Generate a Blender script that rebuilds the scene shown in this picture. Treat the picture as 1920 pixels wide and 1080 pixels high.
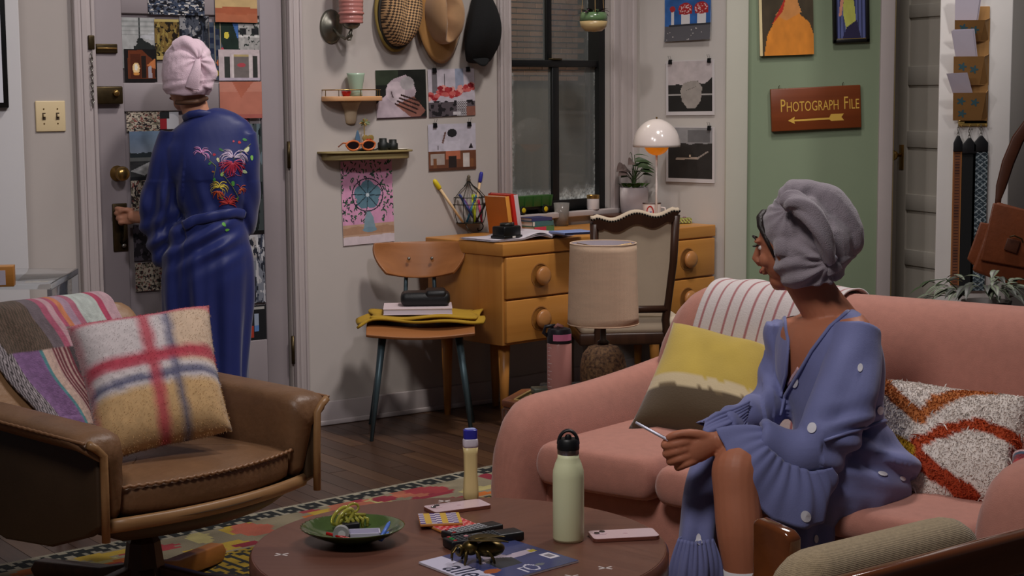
import bpy, bmesh, math, random
import numpy as np
from mathutils import Vector, Matrix
for o in list(bpy.data.objects): bpy.data.objects.remove(o, do_unlink=True)
S = bpy.context.scene
COL = S.collection
random.seed(7); RNG = np.random.RandomState(7)
pi = math.pi
# ---------------------------------------------------------------- camera
FPX = 3200.0; CAMH = 1.38; PITCH = math.radians(6.6); ROLL = math.radians(0.4)
_fw = np.array([0, math.cos(PITCH), -math.sin(PITCH)])
_u0 = np.array([0, math.sin(PITCH), math.cos(PITCH)]); _r0 = np.array([1., 0, 0])
_rt = math.cos(ROLL)*_r0 - math.sin(ROLL)*_u0
_up = math.sin(ROLL)*_r0 + math.cos(ROLL)*_u0
_C = np.array([0, 0, CAMH])
cd = bpy.data.cameras.new('camera'); cam = bpy.data.objects.new('camera', cd); COL.objects.link(cam)
cd.sensor_width = 36; cd.lens = FPX/1920*36; cd.clip_start = .05; cd.clip_end = 60
cam.matrix_world = Matrix(((_rt[0], _up[0], -_fw[0], 0), (_rt[1], _up[1], -_fw[1], 0), (_rt[2], _up[2], -_fw[2], CAMH), (0, 0, 0, 1)))
S.camera = cam
# ---------------------------------------------------------------- look, world, lights
S.view_settings.view_transform = 'Standard'; S.view_settings.look = 'None'
S.view_settings.gamma = 1; S.view_settings.use_curve_mapping = False
S.view_settings.exposure = 0.0
W = bpy.data.worlds.new('world'); S.world = W; W.use_nodes = True
W.node_tree.nodes['Background'].inputs[0].default_value = (.62, .66, .8, 1)
W.node_tree.nodes['Background'].inputs[1].default_value = .05
def area(name, loc, tgt, size, power, col=(1, 1, 1), spread=180):
    l = bpy.data.lights.new(name, 'AREA'); l.shape = 'DISK'; l.size = size; l.energy = power; l.color = col
    l.spread = math.radians(spread)
    o = bpy.data.objects.new(name, l); COL.objects.link(o); o.location = loc
    o.rotation_euler = (Vector(tgt)-Vector(loc)).to_track_quat('-Z', 'Y').to_euler(); return o
def spot(name, loc, tgt, deg, power, col=(1, 1, 1), size=.15, blend=.5):
    l = bpy.data.lights.new(name, 'SPOT'); l.spot_size = math.radians(deg); l.spot_blend = blend
    l.energy = power; l.color = col; l.shadow_soft_size = size
    o = bpy.data.objects.new(name, l); COL.objects.link(o); o.location = loc
    o.rotation_euler = (Vector(tgt)-Vector(loc)).to_track_quat('-Z', 'Y').to_euler(); return o
area('studio_lamp_wall', (.95, 5.2, 4.7), (-.6, 7.0, 1.0), .5, 36, (1, .93, .89), 110)
area('studio_lamp_sofa', (-.9, 1.6, 4.0), (.7, 4.3, .6), .9, 29, (1, .93, .91), 110)
area('studio_lamp_back', (1.9, 5.9, 4.4), (.6, 4.2, .6), .6, 21, (1, .93, .91), 110)
spot('studio_lamp_pillar', (-1.6, 3.0, 2.9), (1.75, 6.9, 1.3), 24, 105, (1, .94, .93), .10, .6)
spot('studio_lamp_door', (.9, 2.6, 4.2), (-1.25, 6.5, 1.2), 30, 215, (1, .93, .98), .20, .7)
spot('studio_lamp_photos', (-1.3, 4.0, 3.5), (.86, 7.9, 1.15), 20, 125, (1, .93, .93), .12, .6)
spot('studio_lamp_green', (2.5, 4.4, 4.3), (1.42, 7.78, 1.25), 24, 175, (1, .95, .92), .14, .7)
# ---------------------------------------------------------------- pixel -> place
def ray(x, y): return _fw*FPX + _rt*(x-960) + _up*(540-y)
def Z(x, y, z):
    d = ray(x, y); return _C + d*((z-CAMH)/d[2])
def D(x, y, depth):
    d = ray(x, y); return _C + d*(depth/d[1])
class Plane:
    """vertical wall plane: o = point on floor, ang = direction of travel to the right, degrees from +X"""
    def __init__(s, o, ang):
        a = math.radians(ang); s.o = np.array([o[0], o[1], 0.]); s.ang = a
        s.u = np.array([math.cos(a), math.sin(a), 0]); s.n = np.array([math.sin(a), -math.cos(a), 0])  # n: into the room
    def hit(s, x, y, off=0):
        d = ray(x, y); p = s.o + s.n*off; return _C + d*(np.dot(p-_C, s.n)/np.dot(d, s.n))
    def tz(s, x, y, off=0):
        p = s.hit(x, y, off); return float(np.dot(p-s.o, s.u)), float(p[2])
    def pt(s, t, z, off=0): return s.o + s.u*t + s.n*off + np.array([0, 0, z])
# ---------------------------------------------------------------- colour and materials
def lin(c):
    return tuple(((x/255)/12.92 if x/255 <= .04045 else ((x/255+.055)/1.055)**2.4) for x in c[:3])
def linarr(a):
    a = np.asarray(a, float)/255; return np.where(a <= .04045, a/12.92, ((np.maximum(a, 0)+.055)/1.055)**2.4)
MATS = {}
def M(name, col=(200, 200, 200), rough=.6, metal=0, bump=0, bscale=60, var=0, vscale=6, trans=0, emis=0, attr=False,
      stretch=(1, 1, 1), sheen=0, coat=0, ior=1.45, alpha=1, weave=0, wscale=400, spec=.5, col2=None, sub=0):
    if name in MATS: return MATS[name]
    m = bpy.data.materials.new(name); m.use_nodes = True; MATS[name] = m
    nt = m.node_tree; N = nt.nodes; L = nt.links; b = N['Principled BSDF']
    b.inputs['Roughness'].default_value = rough; b.inputs['Metallic'].default_value = metal
    b.inputs['Specular IOR Level'].default_value = spec; b.inputs['IOR'].default_value = ior
    b.inputs['Transmission Weight'].default_value = trans; b.inputs['Alpha'].default_value = alpha
    b.inputs['Sheen Weight'].default_value = sheen; b.inputs['Coat Weight'].default_value = coat
    b.inputs['Coat Roughness'].default_value = .12
    if sub: b.inputs['Subsurface Weight'].default_value = sub; b.inputs['Subsurface Radius'].default_value = (.012, .005, .003)
    tc = N.new('ShaderNodeTexCoord'); mp = N.new('ShaderNodeMapping'); L.new(tc.outputs['Object'], mp.inputs[0])
    mp.inputs['Scale'].default_value = stretch
    if attr:
        at = N.new('ShaderNodeAttribute'); at.attribute_name = 'Col'; src = at.outputs['Color']
    else:
        rgb = N.new('ShaderNodeRGB'); rgb.outputs[0].default_value = (*lin(col), 1); src = rgb.outputs[0]
    if var or col2:
        nz = N.new('ShaderNodeTexNoise'); nz.inputs['Scale'].default_value = vscale; nz.inputs['Detail'].default_value = 6
        nz.inputs['Roughness'].default_value = .65; L.new(mp.outputs[0], nz.inputs['Vector'])
        if col2:
            rp = N.new('ShaderNodeValToRGB'); rp.color_ramp.elements[0].position = .38; rp.color_ramp.elements[1].position = .62
            rp.color_ramp.elements[0].color = (*lin(col), 1); rp.color_ramp.elements[1].color = (*lin(col2), 1)
            L.new(nz.outputs['Fac'], rp.inputs[0]); src = rp.outputs[0]
        if var:
            mr = N.new('ShaderNodeMapRange'); mr.inputs[1].default_value = .25; mr.inputs[2].default_value = .75
            mr.inputs[3].default_value = 1-var; mr.inputs[4].default_value = 1+var
            L.new(nz.outputs['Fac'], mr.inputs[0])
            mx = N.new('ShaderNodeVectorMath'); mx.operation = 'SCALE'; L.new(src, mx.inputs[0]); L.new(mr.outputs[0], mx.inputs['Scale']); src = mx.outputs[0]
    L.new(src, b.inputs['Base Color'])
    if emis: L.new(src, b.inputs['Emission Color']); b.inputs['Emission Strength'].default_value = emis
    if bump or weave:
        bp = N.new('ShaderNodeBump'); bp.inputs['Distance'].default_value = .004; bp.inputs['Strength'].default_value = bump or weave
        if weave:
            w1 = N.new('ShaderNodeTexWave'); w1.inputs['Scale'].default_value = wscale/6.28; w1.bands_direction = 'X'; w1.inputs['Distortion'].default_value = 1.5
            w2 = N.new('ShaderNodeTexWave'); w2.inputs['Scale'].default_value = wscale/6.28; w2.bands_direction = 'Z'; w2.inputs['Distortion'].default_value = 1.5
            L.new(mp.outputs[0], w1.inputs['Vector']); L.new(mp.outputs[0], w2.inputs['Vector'])
            ad = N.new('ShaderNodeMath'); L.new(w1.outputs['Fac'], ad.inputs[0]); L.new(w2.outputs['Fac'], ad.inputs[1]); h = ad.outputs[0]
        else:
            n2 = N.new('ShaderNodeTexNoise'); n2.inputs['Scale'].default_value = bscale; n2.inputs['Detail'].default_value = 4
            L.new(mp.outputs[0], n2.inputs['Vector']); h = n2.outputs['Fac']
        L.new(h, bp.inputs['Height']); L.new(bp.outputs[0], b.inputs['Normal'])
    return m
def WOOD(name, c1, c2, rough=.4, axis='X', scale=9, coat=0, contrast=.25):
    if name in MATS: return MATS[name]
    m = M(name, c1, rough, coat=coat); nt = m.node_tree; N = nt.nodes; L = nt.links; b = N['Principled BSDF']
    tc = N.new('ShaderNodeTexCoord'); mp = N.new('ShaderNodeMapping'); L.new(tc.outputs['Object'], mp.inputs[0])
    oi = N.new('ShaderNodeObjectInfo'); mp2 = N.new('ShaderNodeVectorMath'); mp2.operation = 'ADD'
    k = [scale*2.2]*3; k['XYZ'.index(axis)] = scale*.12; mp.inputs['Scale'].default_value = k
    sc = N.new('ShaderNodeMath'); sc.operation = 'MULTIPLY'; sc.inputs[1].default_value = 37; L.new(oi.outputs['Random'], sc.inputs[0])
    L.new(mp.outputs[0], mp2.inputs[0]); L.new(sc.outputs[0], mp2.inputs[1])
    nz = N.new('ShaderNodeTexNoise'); nz.inputs['Scale'].default_value = 1; nz.inputs['Detail'].default_value = 8; nz.inputs['Roughness'].default_value = .6
    nz.inputs['Distortion'].default_value = .6; L.new(mp2.outputs[0], nz.inputs['Vector'])
    rp = N.new('ShaderNodeValToRGB'); e = rp.color_ramp.elements; e[0].position = .5-contrast; e[1].position = .5+contrast
    e[0].color = (*lin(c1), 1); e[1].color = (*lin(c2), 1); L.new(nz.outputs['Fac'], rp.inputs[0]); L.new(rp.outputs[0], b.inputs['Base Color'])
    bp = N.new('ShaderNodeBump'); bp.inputs['Strength'].default_value = .12; bp.inputs['Distance'].default_value = .003
    L.new(nz.outputs['Fac'], bp.inputs['Height']); L.new(bp.outputs[0], b.inputs['Normal'])
    return m
# ---------------------------------------------------------------- mesh builder
def rotz(a): return Matrix.Rotation(a, 4, 'Z')
def basis(o, x, y, z):
    m = Matrix.Identity(4)
    for i in range(3): m[i][0] = x[i]; m[i][1] = y[i]; m[i][2] = z[i]; m[i][3] = o[i]
    return m
class MB:
    def __init__(s): s.v = []; s.f = []; s.c = None
    def add(s, vs, fs, X=None):
        k = len(s.v)
        for p in vs:
            p = Vector(p) if X is None else X @ Vector(p); s.v.append((p[0], p[1], p[2]))
        for f in fs: s.f.append([i+k for i in f])
        return s
    def box(s, lo, hi, X=None):
        (a, b, c), (d, e, f) = lo, hi
        return s.add([(a, b, c), (d, b, c), (d, e, c), (a, e, c), (a, b, f), (d, b, f), (d, e, f), (a, e, f)],
              [(0, 3, 2, 1), (4, 5, 6, 7), (0, 1, 5, 4), (1, 2, 6, 5), (2, 3, 7, 6), (3, 0, 4, 7)], X)
    def cbox(s, c, d, X=None): return s.box([c[i]-d[i]/2 for i in range(3)], [c[i]+d[i]/2 for i in range(3)], X)
    def rings(s, R, X=None, close=True, cap0=True, cap1=True):
        n = len(R[0]); vs = [p for r in R for p in r]; fs = []
        for i in range(len(R)-1):
            for j in range(n if close else n-1):
                k = (j+1) % n; fs.append((i*n+j, i*n+k, (i+1)*n+k, (i+1)*n+j))
        if close and cap0: fs.append(tuple(range(n-1, -1, -1)))
        if close and cap1: fs.append(tuple((len(R)-1)*n+j for j in range(n)))
        return s.add(vs, fs, X)
    def lathe(s, prof, n=24, X=None, c=(0, 0, 0)):
        R = [[(c[0]+r*math.cos(2*pi*j/n), c[1]+r*math.sin(2*pi*j/n), c[2]+z) for j in range(n)] for r, z in prof]
        return s.rings(R, X, cap0=prof[0][0] > 1e-5, cap1=prof[-1][0] > 1e-5)
    def tube(s, path, r, n=8, X=None, caps=True, ref=None):
        P = [Vector(p) for p in path]; m = len(P); R = []
        rr = r if isinstance(r, (list, tuple)) else [r]*m
        prev = None
        for i in range(m):
            t = (P[min(i+1, m-1)]-P[max(i-1, 0)]); t = t.normalized() if t.length > 1e-9 else Vector((0, 0, 1))
            if ref is not None: a = Vector(ref)
            elif prev is not None: a = prev
            else: a = Vector((0, 0, 1)) if abs(t.z) < .9 else Vector((1, 0, 0))
            x = a - t*a.dot(t)
            if x.length < 1e-6: x = t.orthogonal()
            x.normalize(); y = t.cross(x); prev = x
            q = rr[i]; qa, qb = q if isinstance(q, (list, tuple)) else (q, q)
            R.append([tuple(P[i]+x*qa*math.cos(2*pi*j/n)+y*qb*math.sin(2*pi*j/n)) for j in range(n)])
        return s.rings(R, X, cap0=caps, cap1=caps)
    def cyl(s, p, q, r, r2=None, n=16, X=None): return s.tube([p, q], [r, r if r2 is None else r2], n, X)
    def sphere(s, c, r, n=16, m=10, X=None, sq=None):
        rx, ry, rz = r if isinstance(r, (tuple, list)) else (r, r, r); R = []
        for i in range(m+1):
            a = -pi/2+pi*i/m; q = max(math.cos(a), .01)
            R.append([(c[0]+rx*q*math.cos(2*pi*j/n), c[1]+ry*q*math.sin(2*pi*j/n), c[2]+rz*math.sin(a)) for j in range(n)])
        return s.rings(R, X)
    def prism(s, poly, h0, h1, X=None):
        """poly: list of (x, y), extruded along z"""
        return s.rings([[(x, y, h0) for x, y in poly], [(x, y, h1) for x, y in poly]], X)
    def grid(s, fn, nu, nv, X=None, cu=False):
        vs = [fn(i/(nu-1) if not cu else i/nu, j/(nv-1)) for j in range(nv) for i in range(nu)]; fs = []
        for j in range(nv-1):
            for i in range(nu if cu else nu-1):
                k = (i+1) % nu; fs.append((j*nu+i, j*nu+k, (j+1)*nu+k, (j+1)*nu+i))
        return s.add(vs, fs, X)
def mesh_of(mb, name):
    me = bpy.data.meshes.new(name); me.from_pydata(mb.v, [], mb.f); me.validate(); return me
def fixn(me):
    bm = bmesh.new(); bm.from_mesh(me); bmesh.ops.recalc_face_normals(bm, faces=bm.faces); bm.to_mesh(me); bm.free()
def smooth(me, on=True):
    me.polygons.foreach_set('use_smooth', [on]*len(me.polygons)); me.update()
def setcol(me, arr, srgb=True):
    a = me.attributes.get('Col') or me.attributes.new('Col', 'FLOAT_COLOR', 'POINT')
    arr = linarr(arr) if srgb else np.asarray(arr, float)
    a.data.foreach_set('color', np.hstack([arr, np.ones((len(arr), 1))]).astype(np.float32).ravel())
def coords(me):
    a = np.empty(len(me.vertices)*3, np.float32); me.vertices.foreach_get('co', a); return a.reshape(-1, 3).astype(float)
def normals(me):
    a = np.empty(len(me.vertices)*3, np.float32); me.vertices.foreach_get('normal', a); return a.reshape(-1, 3).astype(float)
def setco(me, a): me.vertices.foreach_set('co', np.asarray(a, np.float32).ravel()); me.update()
def obj(name, me, mat, parent=None, bevel=0, bseg=2, sub=0, thick=0, sm=None, angle=40):
    o = bpy.data.objects.new(name, me); COL.objects.link(o)
    if mat is not None:
        me.materials.clear(); me.materials.append(mat)
    if parent is not None: o.parent = parent
    if thick:
        k = o.modifiers.new('s', 'SOLIDIFY'); k.thickness = thick; k.offset = 0
    if bevel:
        k = o.modifiers.new('b', 'BEVEL'); k.width = bevel; k.segments = bseg; k.limit_method = 'ANGLE'; k.angle_limit = math.radians(35); k.harden_normals = False
    if sub:
        k = o.modifiers.new('u', 'SUBSURF'); k.levels = sub; k.render_levels = sub
    if sm is None: sm = bool(bevel or sub)
    if sm: smooth(me)
    return o
def B(mb, name, mat, parent=None, rec=True, world=False, **k):
    if world and parent is not None:
        l = parent.location; mb.v = [(x-l[0], y-l[1], z-l[2]) for x, y, z in mb.v]
    me = mesh_of(mb, name)
    if rec: fixn(me)
    auto = k.pop('auto', False)
    o = obj(name, me, mat, parent, **k)
    if auto:
        smooth(me); 
        try: me.set_sharp_from_angle(angle=math.radians(40))
        except Exception: pass
    return o
def tag(o, label, cat, group=None):
    o['label'] = label; o['category'] = cat
    if group: o['group'] = group
    return o
def thing(name, label, cat, loc=(0, 0, 0), rz=0, group=None, rot=None):
    o = bpy.data.objects.new(name, None); COL.objects.link(o); o.empty_display_size = .05
    o.location = tuple(float(q) for q in loc); o.rotation_euler = rot if rot is not None else (0, 0, rz)
    return tag(o, label, cat, group)
def struct(o): o['kind'] = 'structure'; return o
def sempty(name, loc=(0, 0, 0), rz=0):
    o = bpy.data.objects.new(name, None); COL.objects.link(o); o.location = tuple(float(q) for q in loc); o.rotation_euler = (0, 0, rz); o.empty_display_size = .05
    return struct(o)
def remesh(mb, voxel, iters=4, fac=.5):
    """one continuous skin over overlapping closed pieces"""
    me = mesh_of(mb, 'tmp'); fixn(me); o = bpy.data.objects.new('tmp', me); COL.objects.link(o)
    k = o.modifiers.new('r', 'REMESH'); k.mode = 'VOXEL'; k.voxel_size = voxel; k.use_smooth_shade = True
    if iters:
        k = o.modifiers.new('m', 'SMOOTH'); k.factor = fac; k.iterations = iters
    dg = bpy.context.evaluated_depsgraph_get(); dg.update()
    r = bpy.data.meshes.new_from_object(o.evaluated_get(dg)); bpy.data.objects.remove(o, do_unlink=True); smooth(r); return r
def vnoise(P, scale=1., seed=0, oct=3):
    """smooth value noise, P (n,3) -> (n,) about -1..1"""
    out = np.zeros(len(P)); amp = 1; tot = 0
    for k in range(oct):
        Q = P*scale*(2**k)+seed*17.3+k*5.1; i = np.floor(Q).astype(int); f = Q-i; f = f*f*(3-2*f)
        def h(a): 
            n = (a[:, 0]*374761393+a[:, 1]*668265263+a[:, 2]*1274126177+seed*1013) & 0x7fffffff
            n = ((n ^ (n >> 13))*1274126177) & 0x7fffffff; return ((n ^ (n >> 16)) & 0xffff)/32767.5-1
        r = 0
        for dx in (0, 1):
            for dy in (0, 1):
                for dz in (0, 1):
                    w = (f[:, 0] if dx else 1-f[:, 0])*(f[:, 1] if dy else 1-f[:, 1])*(f[:, 2] if dz else 1-f[:, 2])
                    r = r+w*h(i+np.array([dx, dy, dz]))
        out += amp*r; tot += amp; amp *= .5
    return out/tot
# ---------------------------------------------------------------- flat printed pictures
class Img:
    def __init__(s, nx, ny, base):
        s.nx, s.ny = nx, ny
        u, v = np.meshgrid((np.arange(nx)+.5)/nx, (np.arange(ny)+.5)/ny); s.u = u.ravel(); s.v = v.ravel()
        s.a = np.tile(np.array(base, float), (nx*ny, 1)); s.P = np.stack([s.u, s.v, s.u*0], 1)
    def fill(s, m, c, al=1.):
        w = (np.asarray(m, float)*al)[:, None]; s.a = s.a*(1-w)+np.array(c, float)*w; return s
    def rect(s, x0, y0, x1, y1, c, al=1.): return s.fill((s.u >= x0) & (s.u <= x1) & (s.v >= y0) & (s.v <= y1), c, al)
    def ell(s, x, y, rx, ry, c, al=1.): return s.fill(((s.u-x)/rx)**2+((s.v-y)/ry)**2 <= 1, c, al)
    def poly(s, pts, c, al=1.):
        ins = np.zeros(len(s.u), bool); n = len(pts)
        for i in range(n):
            x0, y0 = pts[i]; x1, y1 = pts[(i+1) % n]
            if y0 == y1: continue
            cr = ((y0 > s.v) != (y1 > s.v)) & (s.u < (x1-x0)*(s.v-y0)/(y1-y0)+x0); ins ^= cr
        return s.fill(ins, c, al)
    def line(s, x0, y0, x1, y1, w, c, al=1.):
        d2 = (x1-x0)**2+(y1-y0)**2+1e-12; t = np.clip(((s.u-x0)*(x1-x0)+(s.v-y0)*(y1-y0))/d2, 0, 1)
        return s.fill((s.u-x0-t*(x1-x0))**2+(s.v-y0-t*(y1-y0))**2 < w*w, c, al)
    def grad(s, c0, c1): s.a = np.array(c0, float)*(1-s.v[:, None])+np.array(c1, float)*s.v[:, None]; return s
    def noise(s, amp, sc, seed=1, oct=3): s.a = s.a*(1+amp*vnoise(s.P, sc, seed, oct)[:, None]); return s
    def blobs(s, cols, sc, seed=3, thr=.15):
        for k, c in enumerate(cols): s.fill(vnoise(s.P, sc, seed+k*7, 2) > thr, c)
        return s
def sheet_mesh(img, w, h, curl=None, th=.0008):
    """grid of printed cells, x 0..w centred, z centred, facing -y; slight thickness"""
    nx, ny = img.nx, img.ny
    xs = np.linspace(-w/2, w/2, nx+1); zs = np.linspace(-h/2, h/2, ny+1)
    X, Y = np.meshgrid(xs, zs); Yd = curl(X/w+.5, Y/h+.5) if curl else X*0
    vs = []; fs = []; col = []
    # cell vertices are shared 4 per cell so that colours stay crisp
    for j in range(ny):
        for i in range(nx):
            k = len(vs)
            for (a, b) in ((i, j), (i+1, j), (i+1, j+1), (i, j+1)): vs.append((X[b, a], -Yd[b, a]-th, Y[b, a]))
            fs.append((k, k+1, k+2, k+3)); col += [img.a[j*nx+i]]*4
    k = len(vs)
    for (a, b) in ((0, 0), (nx, 0), (nx, ny), (0, ny)):
        vs.append((X[b, a], -Yd[b, a]-th, Y[b, a])); vs.append((X[b, a], -Yd[b, a], Y[b, a])); col += [(230, 228, 222)]*2
    for q in range(4):
        a = k+2*q; b = k+2*((q+1) % 4); fs.append((a, b, b+1, a+1))
    fs.append((k+1, k+7, k+5, k+3)) if not curl else None
    me = bpy.data.meshes.new('sheet'); me.from_pydata(vs, [], fs); setcol(me, np.clip(np.array(col), 0, 255)); return me
def PAPER(): return M('printed paper', attr=True, rough=.45, spec=.3)
# ================================================================ THE SETTING
A0 = Z(560, 803, 0)
PA = Plane(A0, 35.4)                       # door and hat wall
_b0 = PA.hit(932, 300); PB = Plane(_b0, 43.2)   # window wall
_c0 = PB.pt(.915, 0); PC = Plane(_c0, -46.8)    # short return wall with the photographs
PG = Plane((1.065, 7.78), 0)               # green wall
PP = Plane((1.70, 6.80), 0)                # white pillar
PD2 = Plane((1.873, 8.3), -67)             # inner door, ajar
PL_ = Plane(PA.hit(46, 300, .16), 20)      # far left wall
def WX(P, t=0, z=0, off=0): return basis(P.pt(t, z, off), P.u, -P.n, (0, 0, 1))   # local: x along wall, y into wall, z up
wallm = M('painted plaster', (176, 168, 162), .75, var=.035, vscale=1.6, bump=.10, bscale=26)
wallc = M('painted plaster pale', (190, 184, 178), .75, var=.03, vscale=1.6, bump=.10, bscale=26)  # return and right walls, one even paler plaster tone
trimm = M('gloss trim paint', (176, 166, 164), .42, var=.04, vscale=5, bump=.05, bscale=30)
greenm = M('sage green plaster', (124, 138, 112), .7, var=.05, vscale=2.0, bump=.12, bscale=16)
greym = M('grey door paint', (180, 173, 166), .5, var=.04, vscale=4, bump=.05, bscale=30)
brass = M('aged brass', (176, 142, 84), .28, .95)
dbrass = M('dark bronze', (74, 62, 40), .38, .8, var=.3, vscale=40)
blackm = M('black lacquer', (14, 14, 15), .35)
# walls -------------------------------------------------------------
def wall(name, P, t0, t1, z0, z1, mat, th=.1):
    X = WX(P); b = MB().box((t0, 0, z0), (t1, th, z1), X); return struct(B(b, name, mat))
dl, _ = PA.tz(187, 340); dr, _ = PA.tz(541, 340)
tb, _ = PA.tz(932, 300)
wall('wall_back', PA, dr+.0, tb, 0, 2.9, wallm)
wall('wall_entry', PA, dl-1.6, dl, 0, 2.9, wallm)
wall('wall_over_door', PA, dl, dr, 2.02, 2.9, wallm)
# window wall with its opening
wl, _ = PB.tz(955, 300); wr, _ = PB.tz(1143, 300); wz = PB.tz(1050, 397)[1]
wall('wall_window_left', PB, 0, wl, 0, 2.9, wallm, .12)
wall('wall_window_right', PB, wr, .915, 0, 2.9, wallm, .12)
wall('wall_window_below', PB, wl, wr, 0, wz, wallm, .12)
wall('wall_window_above', PB, wl, wr, 2.15, 2.9, wallm, .12)
pc1, _ = PC.tz(1360, 300)
wall('wall_return', PC, -.02, pc1, 0, 2.9, wallc, .1)
e = PC.pt(pc1, 0)
struct(B(MB().box((e[0]-.002, e[1]-.012, 0), (1.072, 7.86, 2.9)), 'trim_1', M('post paint', (182, 180, 166), .6, var=.03, vscale=3, bump=.06, bscale=30), bevel=.006))
gr = PG.tz(1646, 300)[0]
wall('wall_green', PG, 0, gr, 0, 2.9, greenm)
g2 = PG.tz(1676, 300)[0]
B_ = MB().box((gr, -.018, 0), (g2-.008, .1, 2.9), WX(PG)); struct(B(B_, 'trim_2', trimm, bevel=.005))
struct(B(MB().box((g2-.008, .004, 0), (g2, .16, 2.9), WX(PG)), 'trim_3', M('cream jamb', (214, 190, 130), .5), bevel=.003))
x0 = D(1757, 300, 6.8)[0]; x1 = D(1893, 300, 6.8)[0]
struct(B(MB().prism([(x0, 6.8), (x1, 6.8), (x1, 7.0), (x0*7.0/6.8+.012, 7.0)], 0, 2.9), 'wall_pillar', M('white pillar paint', (214, 210, 206), .6, var=.05, vscale=3, bump=.12, bscale=22), bevel=.006))
struct(B(MB().box((x1-.02, 7.35, 0), (3.6, 7.45, 2.9)), 'wall_right', wallc))
struct(B(MB().box((1.6, 9.3, 0), (3.6, 9.4, 2.9)), 'wall_hall', wallm))
struct(B(MB().box((-.35, 0, 0), (.35, .08, 2.9), basis(PL_.pt(-.35, 0), PL_.u, -PL_.n, (0, 0, 1))), 'wall_left', M('left wall paint', (206, 204, 204), .7, var=.03, vscale=2), bevel=.004))
# inner door ajar --------------------------------------------------
d2 = sempty('door_1', PD2.pt(0, 0), PD2.ang)
dm = M('inner door paint', (176, 170, 160), .5, var=.04, vscale=3, bump=.05, bscale=24)
DW, DH = .76, 2.02
panel_rows = []
zz = [PD2.tz(1700, y)[1] for y in (34, 122, 160, 246, 275, 365, 398, 470, 500)]
rails = [(zz[7]+.0-.11, zz[7]), (zz[5]-.06, zz[5]), (zz[3]-.07, zz[3]), (zz[1]-.09, zz[1]), (zz[0]+.0, zz[0]+.09)]
B(MB().box((0, .010, .01), (DW, .035, DH)), 'panel_board', dm, d2)
for a, b in ((0, .075), (DW-.075, DW)): B(MB().box((a, 0, .01), (b, .045, DH)), 'stile', dm, d2, bevel=.003)
rz = [(0.01, .17)] + [(PD2.tz(1720, a)[1], PD2.tz(1720, b)[1]) for a, b in ((396, 365), (277, 246), (160, 124), (33, 8))] + [(DH-.1, DH)]
rz.insert(1, (PD2.tz(1720, 500)[1], PD2.tz(1720, 470)[1]))
rz = [r for r in rz if r[1] > r[0]]
for a, b in rz: B(MB().box((.07, .001, a), (DW-.07, .044, b)), 'rail', dm, d2, bevel=.003)
kz = PD2.tz(1676, 290)[1]
pl = B(MB().box((.018, -.004, kz-.07), (.055, .001, kz+.05)), 'knob_plate', brass, d2, bevel=.003)
k = B(MB().lathe([(.008, 0), (.008, .03), (.020, .034), (.026, .048), (.022, .062), (.008, .068), (0, .068)], 20, basis((.036, 0, kz), (1, 0, 0), (0, 0, 1), (0, -1, 0))), 'knob', brass, d2, sm=True)
# entry door -------------------------------------------------------
de = sempty('door_2', PA.pt(dl, 0, -.02), PA.ang)     # local x along wall, y into wall
DWE = dr-dl; ez = lambda x, y: PA.tz(x, y, -.02)[1]; ex = lambda x, y: PA.tz(x, y, -.02)[0]-dl
doorm = M('entry door paint', (146, 137, 139), .5, var=.04, vscale=4, bump=.05, bscale=28)
pz = [ez(360, 650), ez(360, 208), ez(360, 155), ez(360, 28)]
px0, px1 = ex(230, 90), ex(488, 90)
px1b = ex(497, 430)
B(MB().box((.004, .014, .008), (DWE-.004, .04, 2.01)), 'panel_board', doorm, de)
B(MB().box((.004, 0, .008), (px0, .045, 2.01)), 'stile', doorm, de, bevel=.004)
B(MB().box((px1, 0, .008), (DWE-.004, .045, 2.01)), 'stile', doorm, de, bevel=.004)
for a, b in ((.008, pz[0]), (pz[1], pz[2]), (pz[3], pz[3]+.11), (1.9, 2.01)): B(MB().box((px0-.002, .0005, a), (px1+.002, .0445, b)), 'rail', doorm, de, bevel=.004)
def dpt(x, y): return ex(x, y), ez(x, y)
kx, kz = dpt(220, 325)
B(MB().lathe([(.030, 0), (.030, .004), (.012, .008), (.011, .03), (.022, .036), (.029, .050), (.024, .064), (.008, .069), (0, .069)], 24, basis((kx, 0, kz), (1, 0, 0), (0, 0, 1), (0, -1, 0))), 'door_knob', brass, de, sm=True)
kx, kz = dpt(226, 430)
hp = B(MB().box((kx-.032, -.006, kz-.085), (kx+.028, .001, kz+.10)), 'handle_plate', dbrass, de, bevel=.004)
B(MB().tube([(kx, -.006, kz+.06), (kx, -.04, kz+.055), (kx, -.05, kz+.02), (kx, -.045, kz-.03), (kx, -.006, kz-.05)], .007, 8), 'pull_handle', dbrass, de, sm=True)
B(MB().cyl((kx+.006, -.006, kz-.062), (kx+.006, -.018, kz-.062), .008), 'thumb_turn', M('dull nickel', (150, 148, 140), .3, .9), de, sm=True)
a, b = dpt(171, 162), dpt(226, 195)
lb = B(MB().box((a[0]+.004, -.030, b[1]), (b[0], .0, a[1])), 'rim_lock', dbrass, de, bevel=.005)
B(MB().lathe([(.012, 0), (.012, .01), (.007, .013), (0, .013)], 16, basis((b[0]-.03, -.03, (a[1]+b[1])/2+.008), (1, 0, 0), (0, 0, 1), (0, -1, 0))), 'lock_button', brass, lb, sm=True)
a, b = dpt(178, 82), dpt(219, 100)
cb = B(MB().box((a[0], -.010, b[1]), (b[0], .0, a[1])), 'chain_track', dbrass, de, bevel=.003)
B(MB().box((a[0]+.004, -.014, (a[1]+b[1])/2-.003), (b[0]-.004, -.008, (a[1]+b[1])/2+.003)), 'track_slot', brass, cb, bevel=.001)
a = dpt(163, 78)
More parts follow.
